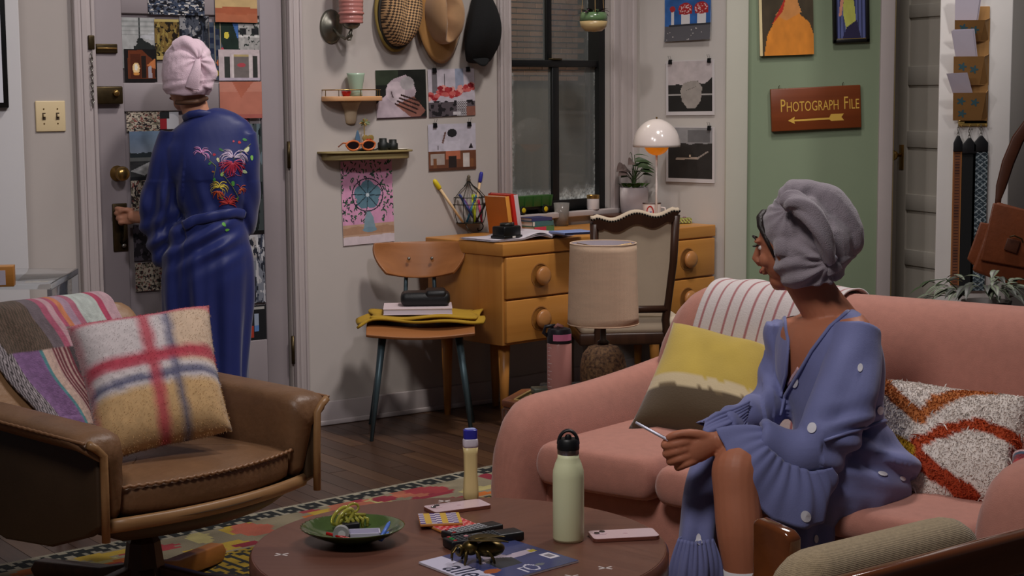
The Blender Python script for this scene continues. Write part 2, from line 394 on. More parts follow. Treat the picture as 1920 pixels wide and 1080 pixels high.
B(MB().box((a[0]-.012, -.048, a[1]-.03), (a[0]+.012, -.036, a[1]+.022)), 'chain_anchor', dbrass, de, bevel=.003)
c0 = dpt(163, 100); c1 = dpt(166, 200)
nl = 13
for i in range(nl):
    z = c0[1]+(c1[1]-c0[1])*(i+.5)/nl; x = c0[0]+(c1[0]-c0[0])*(i+.5)/nl; R = []
    pth = [(.0055*math.cos(q)*(1 if i % 2 else .25), -.044+.0055*math.cos(q)*(.25 if i % 2 else 1), .0115*math.sin(q)) for q in np.linspace(0, 2*pi, 11)]
    B(MB().tube([(x+p[0], p[1], z+p[2]) for p in pth], .0016, 5), 'chain_link', M('dull nickel', (150, 148, 140), .3, .9), de, sm=True)
for y0, y1 in ((265, 315), (630, 682)):
    h = PA.tz(543 if y0 < 400 else 552, (y0+y1)/2, .0); a = PA.tz(543, y0)[1]; b = PA.tz(543, y1)[1]
    B(MB().cyl((DWE, -.028, b), (DWE, -.028, a), .008, n=12), 'hinge', dbrass, de, sm=True)
# casings ------------------------------------------------------------
def casing(name, P, t0, t1, z0, z1, mat, off=.0):
    w = t1-t0; X = WX(P, t0, 0, off); e_ = sempty(name, P.pt(t0, 0, off), P.ang)
    B(MB().box((0, -.018, z0), (w, 0, z1)), 'casing_board', mat, e_, bevel=.004)
    B(MB().box((0, -.030, z0), (w*.22, -.017, z1)), 'outer_bead', mat, e_, bevel=.006, bseg=3)
    B(MB().box((w*.80, -.024, z0), (w*.97, -.017, z1)), 'inner_bead', mat, e_, bevel=.004, bseg=3)
    B(MB().box((w*.36, -.022, z0), (w*.6, -.017, z1)), 'middle_bead', mat, e_, bevel=.004, bseg=3)
    return e_
cl, _ = PA.tz(143, 300); casing('trim_4', PA, cl, dl-.004, 0, 2.06, trimm)
cr, _ = PA.tz(568, 300); casing('trim_5', PA, dr+.004, cr, 0, 2.06, trimm)
cwl, _ = PB.tz(932, 300); casing('trim_6', PB, max(cwl, .002), wl, wz-.03, 2.25, trimm)
cwr, _ = PB.tz(1189, 300); casing('trim_7', PB, wr, cwr, wz-.03, 2.25, trimm)
# baseboard
bz = PA.tz(572, 757)[1]
bs = sempty('baseboard_back', PA.pt(cr, 0), PA.ang)
B(MB().box((0, -.016, 0), (tb-cr, 0, bz)), 'board', trimm, bs, bevel=.004); B(MB().box((0, -.026, 0), (tb-cr, -.015, .022)), 'shoe_moulding', trimm, bs, bevel=.008, bseg=3)
bs = sempty('baseboard_window', PB.pt(0, 0), PB.ang); B(MB().box((0, -.016, 0), (.91, 0, bz)), 'board', trimm, bs, bevel=.004)
bs = sempty('baseboard_entry', PA.pt(dl-1.6, 0), PA.ang); B(MB().box((0, -.016, 0), (1.6-(dl-cl), 0, bz)), 'board', trimm, bs, bevel=.004)
# window ---------------------------------------------------------------
wn = sempty('window_1', PB.pt(wl, 0), PB.ang); WW = wr-wl
wx = lambda x, y, o=0: PB.tz(x, y, o)[0]-wl
wzf = lambda x, y, o=0: PB.tz(x, y, o)[1]
sashm = M('black sash paint', (15, 16, 17), .45, bump=.05, bscale=40)
lo = -.055   # lower sash sits back in the reveal
zr0, zr1 = wzf(1060, 126, lo), wzf(1060, 113, lo); zb1 = wzf(1060, 374, lo)
xr = wx(1120, 250, lo); xm0, xm1 = wx(1033, 250, lo), wx(1045, 250, lo)
B(MB().box((0, .04, wz), (.012, .075, zr1)), 'stile', sashm, wn, bevel=.003)
B(MB().box((xr, .04, wz), (WW, .075, zr1)), 'stile', sashm, wn, bevel=.003)
B(MB().box((0, .038, zr0), (WW, .077, zr1)), 'meeting_rail', sashm, wn, bevel=.003)
B(MB().box((0, .04, wz), (WW, .075, zb1)), 'bottom_rail', sashm, wn, bevel=.003)
B(MB().box((xm0, .042, zb1-.01), (xm1, .073, zr0+.01)), 'muntin', sashm, wn, bevel=.003)
uo = -.10; um0, um1 = wx(1021, 60, uo), wx(1031, 60, uo); ur = wx(1107, 60, uo)
B(MB().box((ur, .085, zr0), (WW-.035, .115, 2.15)), 'upper_stile', sashm, wn, bevel=.003)
B(MB().box((0, .085, zr0), (.010, .115, 2.15)), 'upper_stile', sashm, wn, bevel=.003)
B(MB().box((um0, .087, zr0), (um1, .113, 2.15)), 'upper_muntin', sashm, wn, bevel=.003)
B(MB().box((WW-.04, .03, wz), (WW, .12, 2.15)), 'jamb', M('black sash paint'), wn)
lx = (xm0+xm1)/2
lk = B(MB().box((lx-.03, .030, zr1), (lx+.03, .06, zr1+.008)), 'sash_lock', dbrass, wn, bevel=.002)
# glass: frosted rim, plus an even pale haze mixed in to brighten the panes
def glassmat():
    m = bpy.data.materials.new('frosted rim glass'); m.use_nodes = True; nt = m.node_tree; N = nt.nodes; L = nt.links
    N.remove(N['Principled BSDF']); out = N['Material Output']
    tr = N.new('ShaderNodeBsdfTransparent'); tr.inputs[0].default_value = (.82, .86, .84, 1)
    gl = N.new('ShaderNodeBsdfGlossy'); gl.inputs['Roughness'].default_value = .03
    df = N.new('ShaderNodeBsdfDiffuse'); df.inputs[0].default_value = (.68, .72, .70, 1)
    fr = N.new('ShaderNodeFresnel'); fr.inputs[0].default_value = 1.5
    m1 = N.new('ShaderNodeMixShader'); L.new(fr.outputs[0], m1.inputs[0]); L.new(tr.outputs[0], m1.inputs[1]); L.new(gl.outputs[0], m1.inputs[2])
    at = N.new('ShaderNodeAttribute'); at.attribute_name = 'Col'
    nz = N.new('ShaderNodeTexNoise'); nz.inputs['Scale'].default_value = 90; nz.inputs['Detail'].default_value = 5
    tc = N.new('ShaderNodeTexCoord'); L.new(tc.outputs['Object'], nz.inputs['Vector'])
    sb = N.new('ShaderNodeMath'); sb.operation = 'SUBTRACT'; sb.inputs[1].default_value = .15; L.new(at.outputs['Fac'], sb.inputs[0])
    mu = N.new('ShaderNodeMath'); mu.operation = 'MULTIPLY_ADD'; mu.inputs[2].default_value = .15; L.new(sb.outputs[0], mu.inputs[0])
    rp = N.new('ShaderNodeMapRange'); rp.inputs[1].default_value = .35; rp.inputs[2].default_value = .65; rp.inputs[3].default_value = .25; rp.inputs[4].default_value = 1
    L.new(nz.outputs['Fac'], rp.inputs[0]); L.new(rp.outputs[0], mu.inputs[1])
    m2 = N.new('ShaderNodeMixShader'); L.new(mu.outputs[0], m2.inputs[0]); L.new(m1.outputs[0], m2.inputs[1]); L.new(df.outputs[0], m2.inputs[2])
    L.new(m2.outputs[0], out.inputs[0]); return m
gm = glassmat()
def pane(x0, x1, z0, z1, y, sides):
    b = MB(); n = 33; k = 49
    b.grid(lambda u, v: (x0+(x1-x0)*u, y, z0+(z1-z0)*v), n, k); me = mesh_of(b, 'pane'); c = coords(me)
    f = np.zeros(len(c)); nz = vnoise(c, 30, 5, 2)*.014
    if 'l' in sides: f = np.maximum(f, 1-np.maximum(c[:, 0]-x0+nz-.045, 0)/.03)
    if 'r' in sides: f = np.maximum(f, 1-(x1-c[:, 0]+nz)/.022)
    if 'b' in sides: f = np.maximum(f, 1.15-(c[:, 2]-z0+nz*2)/.05)
    setcol(me, np.repeat((.15+np.clip(f, 0, 1)[:, None]*.8), 3, 1), srgb=False); o = obj('pane', me, gm, wn)
pane(.012, xm0, zb1, zr0, .058, 'lb'); pane(xm1, xr, zb1, zr0, .058, 'rb')
pane(.010, um0, zr0, 2.15, .10, 'l'); pane(um1, ur, zr0, 2.15, .10, 'r')
# sill
sl = struct(B(MB().box((wl-.02, -.032, wz-.026), (wr+.04, .05, wz), WX(PB)), 'trim_8', trimm, bevel=.005, bseg=3))
# brick light well outside the window
ow = sempty('wall_outside', PB.pt(wl+.05, 0, -.95), PB.ang)
B(MB().box((-.6, .008, 0), (1.6, .1, 2.9)), 'mortar', M('mortar', (92, 88, 78), .9, bump=.3, bscale=60), ow)
bms = [M('brick %d' % i, c, .85, bump=.4, bscale=50, var=.12, vscale=14) for i, c in enumerate(((122, 90, 70), (112, 82, 64), (132, 98, 76)))]
bme = mesh_of(MB().box((0, -.006, 0), (.082, .01, .0225)), 'brick'); fixn(bme)
bmes = []
for mm in bms: q = bme.copy(); q.materials.append(mm); bmes.append(q)
for r in range(17):
    for cidx in range(13):
        o = bpy.data.objects.new('brick', bmes[random.randrange(3)]); COL.objects.link(o); o.parent = ow
        o.location = (.18+cidx*.090+(r % 2)*.045, -.003*random.random(), 1.43+r*.029)
struct(B(MB().box((wl-.3, .13, 0), (wl-.2, 1.0, 2.9), WX(PB)), 'wall_lightwell', M('grey render', (120, 124, 116), .8, bump=.2, bscale=40)))
area('lightwell_fill', PB.pt(wl+.25, 2.7, -.5), PB.pt(wl+.3, 1.2, -.95), .3, 18.0, (1, .84, .68))  # unseen light added so the bricks outside show through the panes
# floor -------------------------------------------------------------------
floorm = WOOD('floor boards', (60, 42, 32), (84, 60, 46), .38, 'Y', 9)
XF = WX(PA)
struct(B(MB().box((-6, -9, -.05), (8, 3, -.003), XF), 'floor', floorm))
fl = [o for o in bpy.data.objects if o.name == 'floor'][0]
pm = [WOOD('plank %d' % i, a, b, .33, 'Y', 10) for i, (a, b) in enumerate((((62, 42, 30), (88, 62, 46)), ((52, 36, 27), (78, 54, 40)), ((72, 50, 35), (98, 70, 50)), ((57, 40, 31), (84, 60, 47))))]
pmesh = []
for i in range(4):
    q = mesh_of(MB().box((-.0365, -.45, -.004), (.0365, .45, 0)), 'plank'); fixn(q); q.materials.append(pm[i]); pmesh.append(q)
cnt = 0
for r in range(62):
    t = -2.3+r*.075
    for k_ in range(4):
        dd = .455+k_*.904+((r*37) % 11)*.06-.66
        if dd+.45 < 0: continue
        if cnt >= 245: break
        o = bpy.data.objects.new('plank', random.choice(pmesh)); COL.objects.link(o); o.parent = fl
        p = PA.pt(t, 0, dd+.02); o.location = p; o.rotation_euler = (0, 0, PA.ang); cnt += 1
# ================================================================ LARGE FURNITURE
def seats(me): pass
# ---- sofa
SO = thing('sofa', 'salmon pink upholstered loveseat with rounded arms', 'sofa', (.07, 4.52, 0), math.radians(-39))
pink = M('salmon chenille', (180, 122, 106), .9, var=.09, vscale=40, bump=.25, bscale=420, sheen=.25)
def rbox(lo, hi, X=None, n=4):
    return MB().box(lo, hi, X)
def softbox(lo, hi, r, seg=5):
    """box with generous rounding and a slightly crowned top"""
    b = MB().box(lo, hi); return b
B(MB().box((-.03, .03, .07), (1.30, .82, .335)), 'seat_base', pink, SO, bevel=.03, bseg=4)
for i in range(3):
    a, a2 = ((.003, .382), (.386, .806), (.810, 1.238))[i]; zt_ = (.445, .432, .402)[i]
    b = MB()
    def seat_fn(lo=(a, -.035, .325), hi=(a2, .60, zt_)):
        R = []; n = 12
        xs = np.linspace(0, 1, n)
        for k, zt in enumerate((0, .06, .25, .5, .75, .94, 1.0, 1.03)):
            ins = .028*(1-math.sqrt(max(0, 1-(2*min(zt, 1)-1)**2)))+(.0 if zt <= 1 else .1)
            x0, x1, y0, y1 = lo[0]+ins, hi[0]-ins, lo[1]+ins, hi[1]-ins
            ring = [(x0+(x1-x0)*t, y0-.010*math.sin(pi*t)*(1 if zt <= 1 else 0), 0) for t in xs[:-1]]+[(x1, y0+(y1-y0)*t, 0) for t in xs[:-1]]+[(x1-(x1-x0)*t, y1, 0) for t in xs[:-1]]+[(x0, y1-(y1-y0)*t, 0) for t in xs[:-1]]
            z = lo[2]+(hi[2]-lo[2])*zt
            R.append([(x, y, z) for x, y, _ in ring])
        R.append([(lo[0]*.5+hi[0]*.5, lo[1]*.5+hi[1]*.5, hi[2]+.014)]*len(R[0])); return R
    b.rings(seat_fn(), cap1=False)
    B(b, 'seat_cushion', pink, SO, sub=1)
for x0, x1 in ((-.145, .005), (1.235, 1.44)):
    def arm(x0=x0, x1=x1):
        R = []; n = 20
        for k, t in enumerate(np.linspace(0, 1, 15)):
            y = -.085+1.0*t
            q = min(1, t/.13); rr = math.sqrt(max(0.02, 1-(1-q)**2)) if q < 1 else 1
            top = .555+.05*max(0, (t-.35)/.65)**1.5; 
            cx = (x0+x1)/2; hw = (x1-x0)/2*(.55+.45*rr); zt = .10+(top-.10)*(.62+.38*rr); zb = .06
            ring = []
            for j in range(n):
                a_ = 2*pi*j/n; ca, sa = math.cos(a_), math.sin(a_)
                e_ = 2.6; px = np.sign(ca)*abs(ca)**(2/e_); pz = np.sign(sa)*abs(sa)**(2/e_)
                bulge = 1+.10*max(0, pz)
                ring.append((cx+hw*px*bulge, y, (zt+zb)/2+(zt-zb)/2*pz))
            R.append(ring)
        return R
    B(MB().rings(arm()), 'arm', pink, SO, sub=1, sm=True)
def sback():
    R = []; n = 22
    for t in np.linspace(0, 1, 25):
        x = -.085+1.49*t; q = min(1, min(t, 1-t)/.11); rr = math.sqrt(max(.01, 1-(1-q)**2))
        top = .56+(.805-.56)*(.15+.85*rr); ring = []
        for j in range(n):
            a_ = 2*pi*j/n; ca, sa = math.cos(a_), math.sin(a_)
            e_ = 2.7; py = np.sign(ca)*abs(ca)**(2/e_); pz = np.sign(sa)*abs(sa)**(2/e_)
            zc = (top+.10)/2; z = zc+(top-.10)/2*pz; lean = .13*(z-.42)
            ring.append((x, .735+.125*py*(1+.08*max(0, pz))+lean, z))
        R.append(ring)
    return R
B(MB().rings(sback()), 'backrest', pink, SO, sub=1, sm=True)
darkwood = WOOD('dark walnut', (50, 28, 18), (78, 44, 26), .35, 'Z', 12)
for x, y in ((.0, .08), (1.24, .08), (.0, .82), (1.24, .82)): B(MB().lathe([(.016, 0), (.026, .10)], 12, None, (x, y, 0)), 'foot', darkwood, SO, sm=True)
# ---- coffee table
CT = thing('coffee_table', 'round brown veneered coffee table with small white crosses inlaid', 'coffee table', (-.115, 3.54, 0))
TZ = .42; TR = .435
vm = [WOOD('table veneer %d' % i, a, b, .34, 'X', 16, contrast=.3) for i, (a, b) in enumerate((((86, 52, 42), (110, 72, 58)), ((93, 58, 46), (118, 78, 62))))]
for i in range(8):
    a0 = i*pi/4; pts = [(0, 0)]+[(TR*math.cos(a0+pi/4*k/12), TR*math.sin(a0+pi/4*k/12)) for k in range(13)]
    me = mesh_of(MB().prism([(x*math.cos(-a0)-y*math.sin(-a0), x*math.sin(-a0)+y*math.cos(-a0)) for x, y in pts], -.012, 0), 'veneer'); fixn(me)
    o = obj('veneer_wedge', me, vm[i % 2], CT); o.location = (0, 0, TZ); o.rotation_euler = (0, 0, a0)
B(MB().lathe([(TR-.06, TZ-.075), (TR-.002, TZ-.07), (TR+.008, TZ-.05), (TR+.008, TZ-.008), (TR+.003, TZ-.001), (TR-.004, TZ-.0005), (TR-.004, TZ-.02), (0, TZ-.02)], 96), 'table_edge', WOOD('table edge', (90, 52, 40), (112, 70, 54), .3, 'Z', 8), CT, auto=True)
ivory = M('ivory inlay', (196, 184, 180), .5)
for k in range(6):
    cp = [(833, 940), (528, 1040), (1135, 1065)][k] if k < 3 else None
    if cp: p = Z(*cp, TZ); x, y = p[0]+.115, p[1]-3.54
    else: a = (-2.2, -1.5, -.8)[k-3]; x, y = .33*math.cos(a), .33*math.sin(a)
    b = MB()
    for r_ in (.6, -.6+pi): b.box((-.016, -.0024, TZ-.001), (.016, .0024, TZ+.0005), Matrix.Translation((x, y, 0)) @ rotz(r_))
    B(b, 'cross_inlay', ivory, CT)
B(MB().lathe([(.06, .10), (.05, .2), (.045, .30), (.10, TZ-.07)], 24), 'pedestal', darkwood, CT, sm=True)
for k in range(4): B(MB().tube([(.03*math.cos(a), .03*math.sin(a), .16) for a in [k*pi/2+.4]]+[(.2*math.cos(k*pi/2+.4), .2*math.sin(k*pi/2+.4), .06), (.34*math.cos(k*pi/2+.4), .34*math.sin(k*pi/2+.4), .016)], [.03, .024, .015], 10), 'leg', darkwood, CT, sm=True)
# ---- leather swivel armchair
AC = thing('swivel_armchair', 'brown leather swivel armchair on a wooden star base', 'armchair', (-1.0, 4.50, 0), math.radians(50))
leather = M('worn brown leather', (118, 86, 60), .42, var=.24, vscale=9, bump=.35, bscale=70)
leather2 = M('pale tan leather', (150, 114, 80), .45, var=.18, vscale=8, bump=.4, bscale=55)
shellm = M('dark leather shell', (62, 46, 30), .5, var=.2, vscale=5, bump=.1, bscale=90)
tanwood = WOOD('tan bent plywood', (134, 98, 62), (158, 120, 80), .4, 'X', 9)
def seat_ring(z, ins, crown=0):
    n = 13; P = []
    for i in range(n):
        x = -.285+.57*i/(n-1); P.append((x*(1-ins/.285), -.285-.055*(1-(x/.285)**2)+ins, z))
    for y in np.linspace(-.2, .2, 5): P.append((.285-ins, y, z))
    for i in range(n): x = .285-.57*i/(n-1); P.append((x*(1-ins/.285), .27-ins, z))
    for y in np.linspace(.2, -.2, 5): P.append((-.285+ins, y, z))
    return P
R = [seat_ring(.335, .012), seat_ring(.345, 0), seat_ring(.405, -.004), seat_ring(.418, .002), seat_ring(.424, .014), seat_ring(.435, .06), seat_ring(.441, .14)]
R.append([(0, 0, .445)]*len(R[0]))
B(MB().rings(R, cap1=False), 'seat_cushion', leather, AC, sub=1)
fr = [p for p in seat_ring(.421, -.002)[:13]]
bt = []
for i in range(len(fr)-1):
    for k in range(10):
        t = k/10; bt.append([fr[i][j]*(1-t)+fr[i+1][j]*t for j in range(3)])
b = MB(); b.tube([(p[0], p[1]-.002+.0016*math.sin(i*1.4), p[2]+.0016*math.cos(i*1.4)) for i, p in enumerate(bt)], .0045, 6); B(b, 'braided_piping', M('piping leather', (136, 98, 68), .4), AC, sm=True)
b = MB(); pth = [(p[0]*1.12, p[1]+.002, .330) for p in seat_ring(.33, -.004)[:13]]
b.tube(pth, [(.018, .012)]*13, 8); B(b, 'front_rail', tanwood, AC, sm=True)
R = [[(x*1.12, y*1.08, z) for x, y, z in seat_ring(.33, .01)], [(x*1.05, y*1.02, z) for x, y, z in seat_ring(.27, .05)], [(x*.6, y*.6, z) for x, y, z in seat_ring(.245, .10)]]
B(MB().rings(R), 'under_shell', shellm, AC, sm=True)
for s_ in (-1, 1):
    def armr():
        R = []
        # cross-section in x-z swept along y; outward roll on top
        prof = [(.292, .34), (.290, .44), (.292, .53), (.300, .560), (.330, .572), (.375, .570), (.412, .562), (.422, .548), (.414, .530), (.385, .520), (.352, .50), (.345, .42), (.342, .33)]
        for t in np.linspace(0, 1, 13):
            y = -.305+.60*t; q = min(1, t/.05); dz = -.012*(1-q)-.0*(t); fl = .03*(t-.2); R.append([(s_*(x*.94+(.012*(1-t) if x > .36 else 0)), y+(-.02 if z > .52 and t < .01 else 0), z+dz+.02*t*(z > .5)) for x, z in prof])
        return R
    B(MB().rings(armr()), 'arm', leather, AC, sub=1)
    # side shell outside the arm
    poly = [(-.300, .335), (-.300, .515), (-.29, .53), (.30, .545), (.34, .50), (.30, .34), (.22, .27), (.10, .242), (-.10, .255), (-.24, .30)]
    X = basis((s_*.332, 0, 0), (0, 1, 0), (0, 0, 1), (1, 0, 0))
    B(MB().prism(poly, -.008 if s_ > 0 else -.03, .03 if s_ > 0 else .008, X), 'side_shell', shellm, AC, bevel=.008, bseg=3)
    b = MB(); b.tube([(s_*.350, -.312, .30), (s_*.350, -.314, .42), (s_*.352, -.316, .515), (s_*.372, -.314, .535), (s_*.392, -.312, .548)], .0105, 8); B(b, 'front_edge', tanwood, AC, sm=True)
    b = MB(); b.tube([(s_*(.402), -.31+.58*t, .551+.02*t+.001*math.sin(t*150)) for t in np.linspace(0, 1, 50)], .004, 6); B(b, 'braided_piping', M('piping leather', (136, 98, 68), .4), AC, sm=True)
def cback(y0=.20, y1=.40):
    R = []; n = 20
    for t in np.linspace(0, 1, 16):
        z = .38+.40*t; yc = .255+.20*t+.03*t*t; hw = .33-.045*(max(0, t-.8)/.2)**2-.05*(1-t); q = min(1, (1-t)/.1+.001); th = .055*math.sqrt(max(.03, 1-(1-q)**2))
        R.append([(hw*np.sign(math.cos(a))*abs(math.cos(a))**.5, yc+th*np.sign(math.sin(a))*abs(math.sin(a))**.7+.06*(math.cos(a))**2*-1*.6, z) for a in np.linspace(0, 2*pi, n, endpoint=False)])
    return R
B(MB().rings(cback()), 'backrest', leather2, AC, sub=1, sm=True)
B(MB().lathe([(.022, .20), (.022, .25)], 16), 'swivel_column', M('black steel', (20, 20, 20), .4, .6), AC, sm=True)
basem = WOOD('chair base wood', (78, 44, 22), (112, 66, 34), .35, 'X', 10)
B(MB().lathe([(.030, .205), (.045, .18), (.062, .06), (.06, .03)], 8), 'hub', WOOD('chair hub wood', (46, 24, 14), (74, 40, 22), .3, 'Z', 10), AC)
orange_w = WOOD('star leg wood', (150, 92, 40), (176, 112, 54), .4, 'X', 10)
for k in range(5):
    a = math.radians(23+72*(k-2)); ll = 1.3
    X = rotz(a)
    poly = [(x*ll, z) for x, z in ((.03, .05), (.03, .115), (.12, .085), (.33, .062), (.345, .035), (.33, .010), (.29, .010), (.10, .035))]
    B(MB().prism(poly, -.022, .022, X @ basis((0, 0, 0), (1, 0, 0), (0, 0, 1), (0, -1, 0))), 'leg', orange_w if k == 2 else basem, AC, bevel=.005)
# ---- desk
_d0 = Z(942, 457, .765); DK = thing('desk', 'honey oak kneehole desk with round wooden drawer knobs', 'desk', (_d0[0], _d0[1], 0), PB.ang)
PDK = Plane((_d0[0], _d0[1]), 43.2)
dt = lambda x, y: PDK.tz(x, y)
oak = WOOD('honey oak', (176, 116, 50), (200, 140, 68), .38, 'X', 7, contrast=.3)
oakv = WOOD('honey oak upright', (166, 108, 48), (192, 134, 66), .38, 'Z', 7, contrast=.3)
DL = dt(1341, 421)[0]-.005; DD = .478
B(MB().box((-.004, -.008, .712), (DL, DD, .765)), 'desk_top', oak, DK, bevel=.005, bseg=3)
zb = dt(950, 649)[1]; p1 = dt(1073, 560)[0]; p2 = dt(1229, 560)[0]; zm = dt(1000, 557)[1]
for a, b_ in ((0, p1), (p2, DL)):
    B(MB().box((a+.003, .006, zb), (b_-.003, DD-.005, .714)), 'pedestal', oakv, DK, bevel=.004)
    for z0, z1 in ((zb+.012, zm-.004), (zm+.004, .706)):
        dw = B(MB().box((a+.012, -.012, z0), (b_-.010, .02, z1)), 'drawer', oak, DK, bevel=.004)
        cx, cz = (a+b_)/2-.0, (z0+z1)/2
        B(MB().lathe([(.052, .0), (.052, .002), (.047, .0025), (.043, -.004), (0, -.004)], 28, basis((cx, -.012, cz), (1, 0, 0), (0, 0, 1), (0, -1, 0))), 'knob_recess', WOOD('oak recess', (140, 94, 46), (160, 110, 58), .45, 'X', 7), dw, sm=False)
        B(MB().lathe([(.020, 0), (.022, .008), (.036, .014), (.040, .022), (.034, .032), (.018, .037), (0, .038)], 28, basis((cx, -.012, cz), (1, 0, 0), (0, 0, 1), (0, -1, 0))), 'knob', WOOD('knob oak', (168, 112, 62), (190, 134, 80), .35, 'X', 9), dw, sm=True)
    for x in (a+.06, b_-.06):
        for y in (.06, DD-.06): B(MB().lathe([(.014, 0), (.026, zb+.004)], 14, None, (x, y, 0)), 'leg', oakv, DK, sm=True)
B(MB().box((p1, .12, .62), (p2, .135, .714)), 'modesty_rail', oak, DK)
# ---- school chair
SC = thing('school_chair', 'bent plywood school chair with blue-grey steel legs', 'chair', (-.372, 6.86, 0), math.radians(3))
ply = WOOD('chair plywood', (134, 84, 46), (160, 104, 60), .35, 'X', 9)
steel = M('blue grey steel', (74, 92, 98), .4, .5, var=.2, vscale=12)
def seatg(u, v):
    x = -.215+.43*u; y = -.20+.38*v; w = 1-.18*max(0, v-.55)/.45; x *= w
    return (x, y-.02*math.sin(pi*u)*(1-v), .452-.012*math.sin(pi*u)-.028*max(0, .22-v)/.22*max(0, .22-v)/.22+.02*max(0, v-.7))
B(MB().grid(seatg, 17, 15), 'seat', ply, SC, thick=.014, bevel=.003, sub=1)
def backg(u, v):
    a = (u-.5)*2; w = .198*(1-.05*max(0,2*v-1)**3-.30*(1-v)**2.2); return (a*w, .205-.05*a*a+.035*v, .607+.150*v+.008*a*a*(1-v)*3)
B(MB().grid(backg, 21, 9), 'backrest', ply, SC, thick=.013, bevel=.003, sub=1)
for x in (-.045, .05): B(MB().lathe([(.007, 0), (.007, .004), (.003, .008), (0, .008)], 12, basis((x, .196, .690), (1, 0, 0), (0, 0, 1), (0, -1, 0))), 'rivet', M('dull nickel', (150, 148, 140), .3, .9), SC, sm=True)
for s_ in (-1, 1):
    B(MB().cyl((s_*.150, -.13, .428), (s_*.200, -.185, .0), .0165, .0075, 12), 'leg', steel, SC, sm=True)
    B(MB().cyl((s_*.145, .13, .428), (s_*.215, .165, .0), .0155, .0075, 12), 'leg', steel, SC, sm=True)
    B(MB().tube([(s_*.07, .02, .43), (s_*.07, .16, .432), (s_*.068, .20, .46), (s_*.06, .222, .56), (s_*.055, .235, .71)], .009, 8), 'back_upright', steel, SC, sm=True)
B(MB().box((-.155, -.15, .418), (.155, .14, .434)), 'seat_frame', steel, SC, bevel=.004)
# ---- upholstered chair at the desk
UC = thing('upholstered_chair', 'dark carved wood chair with cream back panel and nailhead trim', 'chair', (.465, 6.99, 0), math.radians(5))
creamf = M('cream upholstery', (206, 188, 164), .85, weave=.15, wscale=900, var=.05, vscale=10)
carved = WOOD('carved mahogany', (44, 26, 18), (70, 44, 30), .38, 'Z', 10)
def topz(u): return .865+.035*math.sin((u)*pi)*0+.012*math.cos((u-.5)*4*pi)*(1 if abs(u-.5) < .45 else .3)+.03*(u)
n = 29; outer = []; inner = []
for i in range(n):
    u = i/(n-1); x = -.17+.34*u; outer.append((x*1.03, topz(u))); inner.append((x*.86, topz(u)-.04))
Xb = basis((0, -.19, 0), (1, 0, 0), (0, 0, 1), (0, -1, 0)) @ Matrix.Rotation(math.radians(-9), 4, 'X')
def bpt(x, z, y=0): return (x, -.20-.16*(z-.47)+y, z)   # leaning backwards (towards the camera side)
b = MB(); 
for i in range(n-1):
    o0, o1, i0, i1 = outer[i], outer[i+1], inner[i], inner[i+1]
    b.add([bpt(*o0, -.016), bpt(*o1, -.016), bpt(*i1, -.016), bpt(*i0, -.016), bpt(*o0, .02), bpt(*o1, .02), bpt(*i1, .02), bpt(*i0, .02)], [(0, 1, 2, 3), (7, 6, 5, 4), (0, 4, 5, 1), (3, 2, 6, 7), (0, 3, 7, 4), (1, 5, 6, 2)])
B(b, 'crest_rail', carved, UC)
for s_ in (-1, 1):
    zt = topz(0 if s_ < 0 else 1)
    B(MB().tube([bpt(s_*.162, zt-.012), bpt(s_*.158, .70), bpt(s_*.145, .56), bpt(s_*.135, .46), (s_*.15, -.19, .30), (s_*.16, -.23, 0)], [(.018, .017), (.017, .015), (.016, .015), (.017, .016), (.019, .018), (.013, .013)], 10), 'back_leg', carved, UC, sm=True)
    B(MB().tube([(s_*.20, .20, .42), (s_*.205, .215, .28), (s_*.20, .20, .1), (s_*.205, .215, 0)], [.024, .02, .014, .012], 10), 'front_leg', carved, UC, sm=True)
B(MB().tube([bpt(-.14, .505), bpt(.14, .505)], .016, 10), 'lower_rail', carved, UC, sm=True)
b = MB()
pts = [(-.150*.95, .52)]+[(x, z+.004) for x, z in inner]+[(.150*.95, .52)]
b.add([bpt(x, z, -.004) for x, z in pts]+[bpt(x, z, .03) for x, z in pts], [tuple(range(len(pts))), tuple(reversed(range(len(pts), 2*len(pts))))]+[(i, (i+1) % len(pts), len(pts)+(i+1) % len(pts), len(pts)+i) for i in range(len(pts))])
B(b, 'back_panel', creamf, UC)
b = MB(); b.tube([bpt(x, z+.006, .012) for x, z in outer], [(.012, .02)]*n, 8); B(b, 'cream_gimp', creamf, UC, sm=True)
nail = MB().sphere((0, 0, 0), .0042, 8, 5); nme = mesh_of(nail, 'nail'); smooth(nme); nme.materials.append(M('black nailhead', (24, 20, 18), .3, .5))
for i in range(34):
    u = i/33; f = u*(n-1); i0 = min(int(f), n-2); t = f-i0; x = outer[i0][0]*(1-t)+outer[i0+1][0]*t; z = outer[i0][1]*(1-t)+outer[i0+1][1]*t
    o = bpy.data.objects.new('nailhead', nme); COL.objects.link(o); o.parent = UC; o.location = bpt(x, z+.004, -.010)
B(MB().box((-.21, -.20, .40), (.21, .22, .47)), 'seat', creamf, UC, bevel=.025, bseg=4); B(MB().box((-.215, -.205, .36), (.215, .225, .41)), 'seat_rail', carved, UC, bevel=.008)
